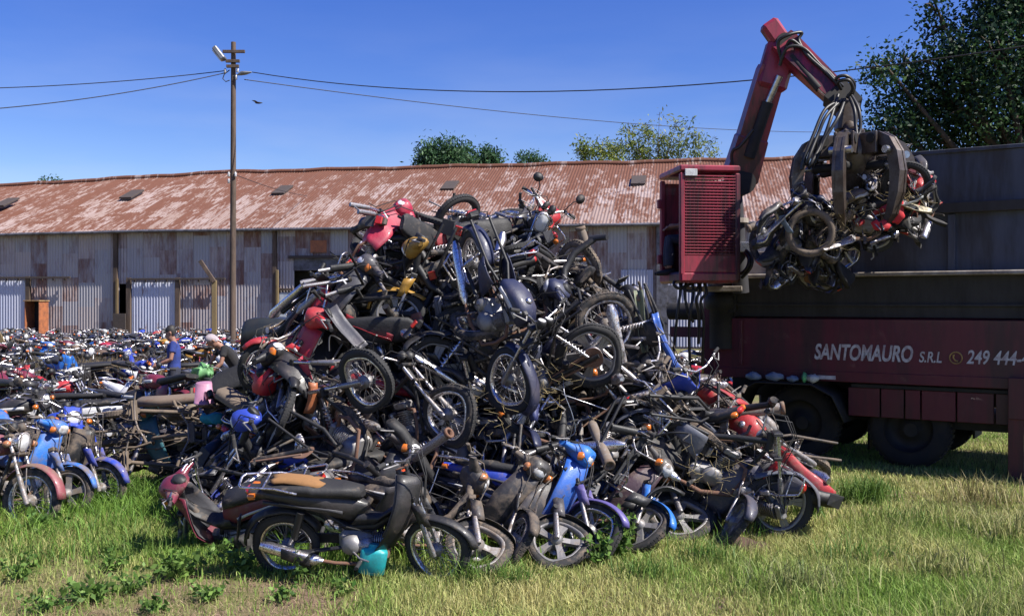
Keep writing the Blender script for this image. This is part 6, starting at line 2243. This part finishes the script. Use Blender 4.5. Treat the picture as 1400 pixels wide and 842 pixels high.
loose(MB().merge(t_), 'scrap_tyre', 1108, 318, 0, rot(110, 5, 25), GREY, 0.8, 'dusty tyre curving out of the left of the grapple load', 'tyre', 11.75)
loose(MB().merge(t_), 'scrap_tyre', 1238, 252, 0, rot(40, 30, 35), GREY, 0.3, 'black tyre ring under the right claw of the grapple', 'tyre', 11.9)
crushed('cast_motorcycle', 1120, 340, 12.35, 100, 5, 70, (0.62, 1.0, 0.75), BLACK, 0.3, 'crushed black motorcycle with cast wheel, low in the middle of the grapple load', 52)
crushed('sport_moped', 1180, 296, 12.35, 10, 10, 30, (0.62, 1.0, 0.7), BLACK, 0.3, 'crushed black moped, lowest under the right claws of the grapple', 57)
crushed('motorcycle', 1196, 312, 12.25, 170, 5, 50, (0.6, 1.0, 0.7), BLACK, 0.3, 'crushed black motorcycle hanging under the right half of the grapple load', 63)
crushed('moped', 1118, 346, 12.25, 0, 5, 20, (0.62, 1.0, 0.6), BLACK, 0.3, 'crushed black moped at the very bottom of the grapple load', 71)
crushed('motorcycle', 1248, 268, 12.3, 60, 5, 50, (0.55, 1.0, 0.7), (0.05, 0.05, 0.055), 0.4, 'crushed dark grey motorcycle at the far right of the grapple load', 77)
loose(MB().merge(t_), 'scrap_tyre', 1050, 335, 0, rot(70, 40, 15), GREY, 0.5, 'tyre edge at the far left of the grapple load', 'tyre', 12.2)
loose(muffler(0.5, 0.045), 'scrap_muffler', 1052, 302, 0, rot(200, 5, 0), GREY, 0.95, 'tan muffler sticking out left of the grapple load', 'muffler', 11.9)
rag(1226, 290, 11.75, 0.17, 0.14, 0.26, 'red_cloth', 'rag', 'bright red cloth in the grapple load', 'rag', 11)
rag(1206, 308, 11.75, 0.24, 0.14, 0.13, 'red_cloth', 'rag', 'second red cloth just below left of the bright red cloth in the load', 'rag', 12)
for i, (px, py, A, w, h, key, lb) in enumerate(((1252, 288, -20, 0.22, 0.34, 'cream_plastic', 'cream plastic panel jutting at the right end of the grapple load'), (1246, 278, 20, 0.2, 0.28, 'bag_white', 'white torn plastic panel at the right of the grapple load'), (1270, 300, -35, 0.12, 0.40, 'dirty_plate', 'dark splintered plastic tip at the far right end of the load'), (1262, 268, 25, 0.10, 0.34, 'dirty_plate', 'dark plastic blade pointing up at the right of the load'), (1268, 256, 40, 0.06, 0.3, 'container_grey', 'thin grey blade topmost at the right of the load'), (1070, 308, 120, 0.16, 0.24, 'bag_blue', 'pale blue-grey panel at the left of the load'))):
    pn = panel(w, h, 0.04, key, 60 + i)
    o = pn.obj('plastic_panel')
    o.matrix_world = Matrix.Translation(at(px, py, 11.75)) @ rot(A, 15, 20).to_4x4()
    tag(o, lb, 'plastic panel', PARTS)
rs = random.Random(3)


def straw(name, label, spots, n, key='straw'):
    m = MB()
    for (px, py, Y, sp) in spots:
        c = at(px, py, Y)
        for _ in range(n):
            d = V((rs.gauss(0, 1), rs.gauss(0, 0.7), rs.gauss(0, 0.8))).normalized()
            p = c + V((rs.gauss(0, sp), rs.gauss(0, sp * 0.5), rs.gauss(0, sp)))
            L = rs.uniform(0.06, 0.20)
            m.tube([p, p + d * L * 0.5 + V((rs.gauss(0, 0.03), rs.gauss(0, 0.03), -0.02)), p + d * L], 0.0018, key, 3, False)
    o = m.obj(name)
    tag(o, label, 'straw', kind='stuff')


straw('dry_straw', 'tangled dry straw caught in the grapple load', [(1140, 305, 11.8, 0.14), (1150, 285, 11.85, 0.1), (1235, 270, 11.8, 0.1)], 60)
straw('dry_straw', 'tufts of dry straw caught among the bikes in the heap', [(678, 372, 10.1, 0.09), (750, 525, 9.2, 0.12), (665, 570, 9.0, 0.14), (745, 530, 9.2, 0.12), (465, 400, 10.2, 0.08), (965, 640, 9.0, 0.16), (1000, 650, 8.9, 0.15), (225, 505, 20, 0.3)], 26)


# ------------------------------------------------------------------ people
def remesh(o, size):
    md = o.modifiers.new('Remesh', 'REMESH')
    md.mode = 'VOXEL'
    md.voxel_size = size
    md.use_smooth_shade = True
    sm = o.modifiers.new('Smooth', 'SMOOTH')
    sm.iterations = 4
    sm.factor = 0.5


def person(loc, rz, label, J, shirt, trousers, hat=None, sleeve=0.55):
    """J: joints in local metres (x left-right, -y the way the person faces)"""
    root = empty('person', loc, rz)
    tag(root, label, 'person')
    b = MB()
    T = lambda pts, rr, mb=None, k='skin', n=12: (mb or b).tube(pts, rr, k, n)
    pel, chest, neck, head = [V(J[k]) for k in ('pelvis', 'chest', 'neck', 'head')]
    fw = V(J.get('face', (0, -1, 0))).normalized()
    sd = V(J.get('side', (1, 0, 0))).normalized()
    upv = (head - neck).normalized()

    def torso(mb, k, e, z0=0.0, z1=1.0):
        rings = []
        for f, a, d in ((0.0, 0.165, 0.115), (0.25, 0.15, 0.105), (0.55, 0.165, 0.115), (0.82, 0.185, 0.115), (0.96, 0.15, 0.09), (1.05, 0.07, 0.06)):
            if z0 <= f <= z1:
                c = pel.lerp(chest, min(1, f / 0.75)) if f < 0.75 else chest.lerp(neck, (f - 0.75) / 0.3)
                ax = (neck - pel).normalized()
                fo = sd.cross(ax).normalized()
                rings.append(ell(c, sd, fo, a + e, d + e, 16, 2.3))
        mb.loft(rings, k)
    torso(b, 'skin', -0.012)
    T([neck - upv * 0.06, neck + upv * 0.05], [0.06, 0.055])
    hr = [ell(head + upv * z + fw * y, sd, fw, a, d, 14, 2.1) for z, a, d, y in ((-0.125, 0.035, 0.045, 0.045), (-0.10, 0.055, 0.065, 0.03), (-0.04, 0.070, 0.088, 0.008), (0.02, 0.076, 0.097, 0.0), (0.07, 0.070, 0.09, -0.005), (0.105, 0.045, 0.06, -0.008), (0.12, 0.01, 0.015, -0.008))]
    b.loft(hr, 'skin')
    T([head + fw * 0.09 + upv * 0.015, head + fw * 0.118 - upv * 0.03, head + fw * 0.09 - upv * 0.045], [0.010, 0.017, 0.012], None, 'skin', 8)
    for sg in (-1, 1):
        T([head + sd * sg * 0.076 - upv * 0.03, head + sd * sg * 0.084 + upv * 0.02], [0.014, 0.019], None, 'skin', 8)
        b.lathe([(0.001, 0.006), (0.010, 0.004), (0.012, -0.004)], head + fw * 0.088 + sd * sg * 0.032 + upv * 0.018, fw, 'hair', 8, True)
    b.tube([head + fw * 0.093 - sd * 0.024 - upv * 0.068, head + fw * 0.098 - upv * 0.07, head + fw * 0.093 + sd * 0.024 - upv * 0.068], 0.006, 'skin', 6)
    sh, tr = MB(), MB()
    torso(sh, shirt, 0.010)
    for s_, k in ((-1, 'R'), (1, 'L')):
        s0, e0, w0 = [V(J[q + k]) for q in ('shoulder', 'elbow', 'wrist')]
        T([s0, s0.lerp(e0, 0.5), e0, e0.lerp(w0, 0.3), w0], [0.052, 0.046, 0.038, 0.041, 0.027])
        T([s0 + (chest - s0) * 0.3, s0, s0.lerp(e0, sleeve * 0.6), s0.lerp(e0, sleeve)], [0.08, 0.070, 0.062, 0.066], sh, shirt)
        d = (w0 - e0).normalized()
        pa = w0 + d * 0.05
        n_ = V((0, 0, -1)) - d * -d.z
        n_ = n_.normalized() if n_.length > 0.1 else fw
        si = d.cross(n_).normalized()
        T([w0, pa, pa + d * 0.045], [0.026, 0.034, 0.030])
        for q, L in ((-1.5, 0.062), (-0.5, 0.075), (0.5, 0.07), (1.5, 0.055)):
            r0 = pa + d * 0.04 + si * q * 0.019
            T([r0, r0 + d * L * 0.55 + n_ * 0.012, r0 + d * L * 0.8 + n_ * 0.035], [0.0105, 0.0095, 0.008], None, 'skin', 6)
        T([pa - si * 0.028 * s_, pa - si * 0.055 * s_ + d * 0.03, pa - si * 0.05 * s_ + d * 0.06 + n_ * 0.01], [0.013, 0.011, 0.009], None, 'skin', 6)
        h0, k0, a0 = [V(J[q + k]) for q in ('hip', 'knee', 'ankle')]
        T([h0, h0.lerp(k0, 0.5), k0, k0.lerp(a0, 0.35), a0], [0.085, 0.075, 0.055, 0.055, 0.038])
        T([h0 + V((0, 0, 0.05)), h0, h0.lerp(k0, 0.5), k0, k0.lerp(a0, 0.4), a0 + V((0, 0, 0.03))], [0.105, 0.10, 0.086, 0.068, 0.066, 0.062], tr, trousers)
        sh_ = MB()
        sh_.loft([ell(a0 + V((0, -dx, -0.055 + zz)), (1, 0, 0), (0, 0, 1), a, c, 12) for dx, zz, a, c in ((-0.07, 0.01, 0.025, 0.03), (-0.05, 0.012, 0.04, 0.045), (0.05, 0.0, 0.045, 0.04), (0.13, -0.008, 0.045, 0.03), (0.18, -0.012, 0.025, 0.015))], 'truck_black')
        sh_.obj('shoe', root)
    rings = [ell(pel + V((0, 0, z)), sd, sd.cross((neck - pel).normalized()), a, d, 16) for z, a, d in ((-0.12, 0.15, 0.11), (-0.02, 0.172, 0.125), (0.06, 0.165, 0.118))]
    tr.loft(rings, trousers)
    bo = b.obj('body', root)
    remesh(bo, 0.011)
    o = sh.obj('shirt', root)
    remesh(o, 0.014)
    o = tr.obj('trousers', root)
    remesh(o, 0.016)
    hm = MB()
    hr = [ell(head + upv * z + fw * y, sd, fw, a, d, 14, 2.1) for z, a, d, y in ((-0.06, 0.070, 0.06, -0.040), (-0.01, 0.082, 0.085, -0.026), (0.05, 0.084, 0.098, -0.012), (0.09, 0.074, 0.092, -0.006), (0.125, 0.045, 0.055, -0.006), (0.138, 0.01, 0.012, -0.006))]
    hm.loft(hr, hat or 'hair')
    if hat:
        hm.sheet([[head + upv * 0.062 + fw * (0.085 + 0.035 * i) + sd * (0.06 * v * (1 - 0.12 * i)) - upv * 0.006 * i for v in (-1, -0.5, 0, 0.5, 1)] for i in range(4)], 0.006, hat)
    hm.obj('cap' if hat else 'hair', root)
    return root


STAND = dict(pelvis=(0, 0, 0.93), chest=(0, 0.0, 1.25), neck=(0, -0.02, 1.46), head=(0, -0.06, 1.60),
             shoulderR=(-0.19, 0, 1.40), elbowR=(-0.24, -0.05, 1.12), wristR=(-0.17, -0.27, 1.04),
             shoulderL=(0.19, 0, 1.40), elbowL=(0.24, -0.04, 1.12), wristL=(0.17, -0.27, 1.02),
             hipR=(-0.09, 0, 0.90), kneeR=(-0.10, -0.04, 0.49), ankleR=(-0.10, 0.02, 0.09),
             hipL=(0.09, 0, 0.90), kneeL=(0.10, -0.02, 0.49), ankleL=(0.11, 0.03, 0.09), face=(0, -0.85, -0.45))
p1 = MEN[0]
person((p1.x, p1.y, 0), R(-75), 'man in a blue T-shirt with black hair, facing left among the parked bikes', STAND, 'cloth_blue', 'denim')
BEND = dict(pelvis=(0, 0.12, 0.95), chest=(0, -0.06, 1.22), neck=(0, -0.22, 1.38), head=(0, -0.34, 1.47),
            shoulderR=(-0.19, -0.17, 1.33), elbowR=(-0.23, -0.30, 1.08), wristR=(-0.18, -0.44, 0.88),
            shoulderL=(0.19, -0.17, 1.33), elbowL=(0.24, -0.24, 1.06), wristL=(0.20, -0.42, 0.90),
            hipR=(-0.09, 0.12, 0.92), kneeR=(-0.10, 0.02, 0.50), ankleR=(-0.10, 0.10, 0.09),
            hipL=(0.09, 0.12, 0.92), kneeL=(0.10, 0.04, 0.50), ankleL=(0.12, 0.14, 0.09), face=(0, -0.7, -0.7))
p2 = MEN[1]
person((p2.x, p2.y, 0), R(-60), 'man in black T-shirt and pale cap bending forward, right of the blue-shirted man', BEND, 'cloth_black', 'cloth_black', 'cap')
SIT = dict(pelvis=(0, 0.10, 0.0), chest=(0, 0.12, 0.32), neck=(0, 0.08, 0.53), head=(0, 0.04, 0.67),
           shoulderR=(-0.19, 0.1, 0.47), elbowR=(-0.25, -0.04, 0.22), wristR=(-0.20, -0.28, 0.20),
           shoulderL=(0.19, 0.1, 0.47), elbowL=(0.25, -0.04, 0.22), wristL=(0.20, -0.28, 0.20),
           hipR=(-0.09, 0.06, 0.0), kneeR=(-0.11, -0.36, 0.03), ankleR=(-0.11, -0.36, -0.36),
           hipL=(0.09, 0.06, 0.0), kneeL=(0.11, -0.36, 0.03), ankleL=(0.11, -0.36, -0.36))
sp = CM @ V((0.0, 0.12, -0.19))
person(sp, R(-92), 'crane operator in a pale blue shirt sitting in the red cab', SIT, 'cloth_pale', 'denim')

# ------------------------------------------------------------------ grass and weeds
rng = np.random.default_rng(77)


def fbm(x, y, s, seed=0):
    """cheap smooth noise of arrays"""
    r = np.random.default_rng(seed)
    out = np.zeros_like(x)
    for k in range(7):
        a = r.uniform(0, 2 * PI)
        f = s * (1.6 ** k) * 0.5
        out += np.sin((x * np.cos(a) + y * np.sin(a)) * f + r.uniform(0, 6.28)) * (0.72 ** k)
    return out / 2.2


def inview(N, y0, y1, margin=0.80):
    u = rng.random(N)
    y = np.sqrt(y0 * y0 + (y1 * y1 - y0 * y0) * u)
    x = rng.uniform(-margin, margin, N) * y
    return x, y


def edge_x(y):
    return None


def grass(name, N, y0, y1, keep, hlo, hhi, wlo, whi, colfn, label, lean=0.9):
    x, y = inview(N, y0, y1)
    px = 700 + F * x / y
    py = 414 + F * EYE / y
    k = keep(x, y, px, py)
    m = rng.random(len(x)) < k
    x, y, px, py = x[m], y[m], px[m], py[m]
    n_ = len(x)
    big = fbm(x, y, 2.0, 5)
    h = rng.uniform(hlo, hhi, n_) * (1 + 0.35 * big)
    h = np.maximum(h, 0.015)
    P = np.stack([x, y, np.zeros(n_) - 0.005], 1)
    col = colfn(x, y, px, py, n_)
    o = blades(name, P, h, rng.uniform(wlo, whi, n_), np.abs(rng.normal(0.55, 0.3, n_)) * lean, col, rng)
    tag(o, label, 'grass', kind='stuff')


def palette(a, b, f, n_):
    a, b = np.array(a), np.array(b)
    c = a[None] * (1 - f[:, None]) + b[None] * f[:, None]
    return c * rng.uniform(0.65, 1.35, (n_, 1))


GREEN_L, GREEN_D, DRY, PALE = (0.185, 0.30, 0.055), (0.045, 0.10, 0.02), (0.47, 0.43, 0.18), (0.20, 0.21, 0.07)


def c_lawn(x, y, px, py, n_):
    f = np.clip(0.36 + 0.55 * fbm(x, y, 2.6, 9) + rng.normal(0, 0.25, n_), 0, 1)
    return palette(GREEN_L, DRY, f, n_)


def c_lush(x, y, px, py, n_):
    f = np.clip(0.35 + 0.4 * fbm(x, y, 3.2, 3) + rng.normal(0, 0.2, n_), 0, 1)
    return palette((0.09, 0.19, 0.028), (0.23, 0.33, 0.06), f, n_)


def lushness(px, py):
    """the lush strip at the left, in front of the bikes"""
    return np.clip((420 - px) / 120, 0, 1) * np.clip((775 - py) / 40, 0, 1)


bare_ = lambda x, y: np.clip(0.55 + 1.1 * fbm(x, y, 1.7, 21), 0.0, 1)
grass('lawn_grass', 330000, 5.9, 9.6, lambda x, y, px, py: (lambda k: (1 - k) * (0.6 + 0.4 * bare_(x, y)) + k * np.clip(1.3 * bare_(x, y) - 0.28 + 0.25 * fbm(x, y, 5.0, 8), 0.10, 1) * 0.85)(np.clip((520 + 60 * fbm(x, y, 4.0, 14) - px) / 90, 0, 1)), 0.03, 0.16, 0.004, 0.009, c_lawn, 'short yellow-green grass with dry patches across the foreground')
grass('lawn_grass', 185000, 9.4, 16.5, lambda x, y, px, py: np.where((px > 960) | (px < 330), 0.9, 0.5), 0.03, 0.10, 0.006, 0.013, c_lawn, 'short yellow-green grass around the truck and the heap')
grass('yard_grass', 85000, 16, 47, lambda x, y, px, py: np.where(px < 480, 0.8, 0.35) * bare_(x * 0.5, y * 0.5), 0.05, 0.30, 0.012, 0.03, lambda x, y, px, py, n_: palette((0.09, 0.12, 0.035), (0.22, 0.17, 0.09), np.clip(0.5 + 0.5 * fbm(x, y, 0.8, 4) + rng.normal(0, 0.2, n_), 0, 1), n_), 'rough grass growing between the parked bikes')
grass('lush_grass', 125000, 6.9, 11.5, lambda x, y, px, py: lushness(px, py) * np.clip(0.6 + 0.8 * fbm(x, y, 2.4, 31), 0.05, 1), 0.08, 0.26, 0.006, 0.013, c_lush, 'lush taller green grass at the left in front of the mopeds')
grass('meadow_grass', 74000, 5.9, 9.8, lambda x, y, px, py: np.clip((px - 960) / 300, 0, 1) * np.clip((py - 640) / 60, 0, 1) * np.clip(0.4 + 0.9 * fbm(x, y, 1.8, 41), 0, 1), 0.12, 0.36, 0.004, 0.010, lambda x, y, px, py, n_: palette((0.17, 0.24, 0.05), (0.42, 0.38, 0.17), np.clip(0.4 + 0.4 * fbm(x, y, 2.2, 6) + rng.normal(0, 0.25, n_), 0, 1), n_), 'tall pale seed-headed grass at the lower right')
grass('heap_grass', 48000, 7.6, 10.5, lambda x, y, px, py: np.clip(1 - np.abs(py - (772 - np.maximum(0, px - 640) * 0.11 + np.maximum(0, 420 - px) * 0.0)) / 26, 0, 1) * (px > 380) * (px < 1060) * np.clip(0.3 + 1.1 * fbm(x, y, 3.0, 51), 0, 1), 0.10, 0.34, 0.006, 0.014, c_lush, 'long green grass growing up among the front wheels of the heap')
# dead grass lying flat on the bare soil at the lower left
x, y = inview(84000, 5.9, 9.0)
px, py = 700 + F * x / y, 414 + F * EYE / y
m = (rng.random(len(x)) < np.clip((560 - px) / 120, 0.0, 1) * np.clip(0.35 + 0.8 * fbm(x, y, 2.8, 71), 0, 1)) & (py > 735)
x, y = x[m], y[m]
o = blades('dead_grass', np.stack([x, y, np.full(len(x), 0.012)], 1), rng.uniform(0.02, 0.05, len(x)), rng.uniform(0.003, 0.006, len(x)), rng.uniform(1.5, 3.2, len(x)), palette((0.22, 0.15, 0.09), (0.42, 0.34, 0.2), rng.random(len(x)), len(x)), rng, 0.6)
tag(o, 'flattened dead straw-coloured grass on bare soil at the lower left', 'dead grass', kind='stuff')
# dry brush between the parked rows
x, y = rng.uniform(-12.5, -5.0, 26000), rng.uniform(22.3, 26.2, 26000)
px = 700 + F * x / y
m = (rng.random(len(x)) < np.clip(0.35 + 0.9 * fbm(x, y, 1.1, 61), 0.02, 1)) & (px < 450)
x, y = x[m], y[m]
o = blades('dry_brush', np.stack([x, y, np.zeros(len(x))], 1), rng.uniform(0.40, 0.95, len(x)), rng.uniform(0.010, 0.022, len(x)), np.abs(rng.normal(0.5, 0.3, len(x))), palette((0.12, 0.13, 0.05), (0.22, 0.15, 0.11), np.clip(0.55 + 0.4 * fbm(x, y, 0.9, 2) + rng.normal(0, 0.2, len(x)), 0, 1), len(x)), rng)
tag(o, 'tangled dry brown weeds between the rows of parked bikes', 'weeds', kind='stuff')


def tuft(px, py, n, h, spread, cols, label, w=0.010, name='grass_tuft'):
    c = ground_at(px, py)
    a = rng.normal(0, spread, (n, 2))
    P = np.stack([c.x + a[:, 0], c.y + a[:, 1] * 0.7, np.zeros(n)], 1)
    f = np.clip(rng.normal(0.45, 0.3, n), 0, 1)
    o = blades(name, P, rng.uniform(0.4, 1.0, n) * h, rng.uniform(0.6, 1.2, n) * w, np.abs(rng.normal(0.6, 0.3, n)), palette(cols[0], cols[1], f, n), rng, 0.7)
    tag(o, label, 'grass tuft', 'tufts of long grass')


LU = ((0.07, 0.15, 0.025), (0.17, 0.25, 0.06))
tuft(1185, 686, 520, 0.42, 0.16, LU, 'long bright green grass tuft in front of the truck wheels')
tuft(1105, 706, 130, 0.26, 0.10, LU, 'small green tuft right of the wheel with grey fender')
tuft(1340, 690, 260, 0.42, 0.25, ((0.16, 0.17, 0.06), (0.40, 0.32, 0.16)), 'dry seed-headed tuft by the truck support leg')
tuft(1090, 810, 240, 0.34, 0.22, ((0.12, 0.17, 0.05), (0.33, 0.32, 0.14)), 'long pale grass tuft at the bottom, right of centre')
tuft(975, 700, 260, 0.40, 0.18, LU, 'green grass tuft among the wheels at the right foot of the heap')
tuft(255, 690, 220, 0.40, 0.14, LU, 'tall green tuft left of the maroon moped')
tuft(165, 690, 260, 0.42, 0.16, LU, 'tall green tuft under the stripped stack, by the blue-fendered moped')
tuft(640, 800, 130, 0.34, 0.08, LU, 'green tuft against the front wheel right of the torn-seat moped')
tuft(765, 765, 150, 0.36, 0.09, LU, 'green tuft against the fork of the bright blue moped')
tuft(655, 640, 26, 0.75, 0.05, LU, 'few long green stalks standing before the dark hollow of the heap', 0.014)


def weed(px, py, n, h, r, label, sd, ls=0.07):
    c = ground_at(px, py)
    root = empty('broadleaf_weed', (c.x, c.y, 0))
    tag(root, label, 'weed', 'leafy weeds in the foreground')
    rr = np.random.default_rng(sd)
    st = MB()
    tips = []
    for _ in range(n):
        a, q = rr.uniform(0, 2 * PI), rr.uniform(0.1, 1) * r
        e = V((q * math.cos(a), q * math.sin(a), h * rr.uniform(0.4, 1.0)))
        st.tube([(0, 0, 0), e * 0.5 + V((0, 0, 0.02)), e], [0.004, 0.003, 0.002], 'stem', 5)
        for f in (0.35, 0.55, 0.75, 0.9, 1.0):
            for _k in range(2):
                tips.append(e * f)
    st.obj('stem', root)
    P = np.array([tuple(t) for t in tips]) + rr.normal(size=(len(tips), 3)) * 0.012
    f = rr.random(len(P))
    leaves('foliage', P, rr.uniform(0.6, 1.2, len(P)) * ls, palette((0.05, 0.12, 0.022), (0.17, 0.27, 0.06), f, len(P)), rr, root, 0.6)


simple('stem', (0.07, 0.12, 0.03), 0.8)
for i, (px, py, n, h, sp, lb) in enumerate(((700, 800, 150, .28, .12, 'short green tuft below the violet-fendered moped'), (880, 790, 150, .26, .14, 'short green tuft right of the leafy bush, before the heap'), (960, 770, 180, .30, .14, 'green tuft beside the soil clump'), (1240, 720, 200, .30, .2, 'green tuft in the truck shadow edge'), (1290, 790, 240, .34, .2, 'pale tuft in the right foreground, nearer the bottom'), (1370, 740, 240, .40, .2, 'pale tuft at the right edge below the support leg'), (1180, 770, 220, .30, .2, 'green tuft below the long bright green tuft'), (450, 800, 120, .2, .1, 'short tuft before the torn-seat moped engine'), (40, 770, 240, .26, .2, 'green tuft at the lower left corner'), (180, 760, 240, .28, .2, 'green tuft left of the left-foreground weed'))):
    tuft(px, py, n, h, sp, LU if 'pale' not in lb else ((0.14, 0.18, 0.05), (0.38, 0.34, 0.15)), lb)
weed(240, 792, 22, 0.20, 0.26, 'broad-leaved green weed in the left foreground, below the maroon moped', 1, 0.075)
weed(330, 785, 14, 0.20, 0.15, 'broad-leaved weed just right of the left-foreground weed, by the rubber scrap', 2, 0.07)
weed(120, 822, 20, 0.13, 0.3, 'low broad-leaved weed at the bottom left', 3, 0.07)
for (px, py, n, h, r, lb) in ((25, 795, 16, .2, .2, 'leafy weed at the far left edge of the foreground'), (62, 838, 14, .14, .2, 'leafy weed in the bottom left corner'), (175, 812, 14, .14, .2, 'small leafy weed between the two biggest left-foreground weeds'), (292, 822, 14, .15, .16, 'leafy weed near the bottom, below the rubber scrap'), (385, 822, 12, .13, .14, 'leafy weed on bare soil below the rear wheel of the torn-seat moped'), (212, 838, 12, .12, .16, 'low leafy weed at the very bottom, left of centre'), (300, 770, 18, .2, .16, 'leafy weed by the rubber scrap, on its left'), (150, 782, 16, .18, .18, 'leafy weed between the tall grass and the bare soil'), (470, 815, 10, .12, .12, 'small leafy weed below the turquoise can')):
    weed(px, py, n, h, r, lb, int(px), 0.05)
weed(345, 745, 8, 0.34, 0.06, 'thin upright weed beside the crumpled rubber scrap', 4, 0.06)
weed(408, 800, 5, 0.30, 0.03, 'single pale stalk in front of the torn-seat moped rear wheel', 5, 0.05)
weed(845, 765, 26, 0.40, 0.16, 'leafy bright green bush growing before the sky-blue fender', 6, 0.075)
weed(820, 775, 16, 0.28, 0.12, 'smaller leafy bush just left of the bright green bush', 7, 0.07)
weed(60, 735, 14, 0.22, 0.18, 'leafy weed in the grass below the sky-blue moped', 8, 0.08)
bpy.context.view_layer.update()
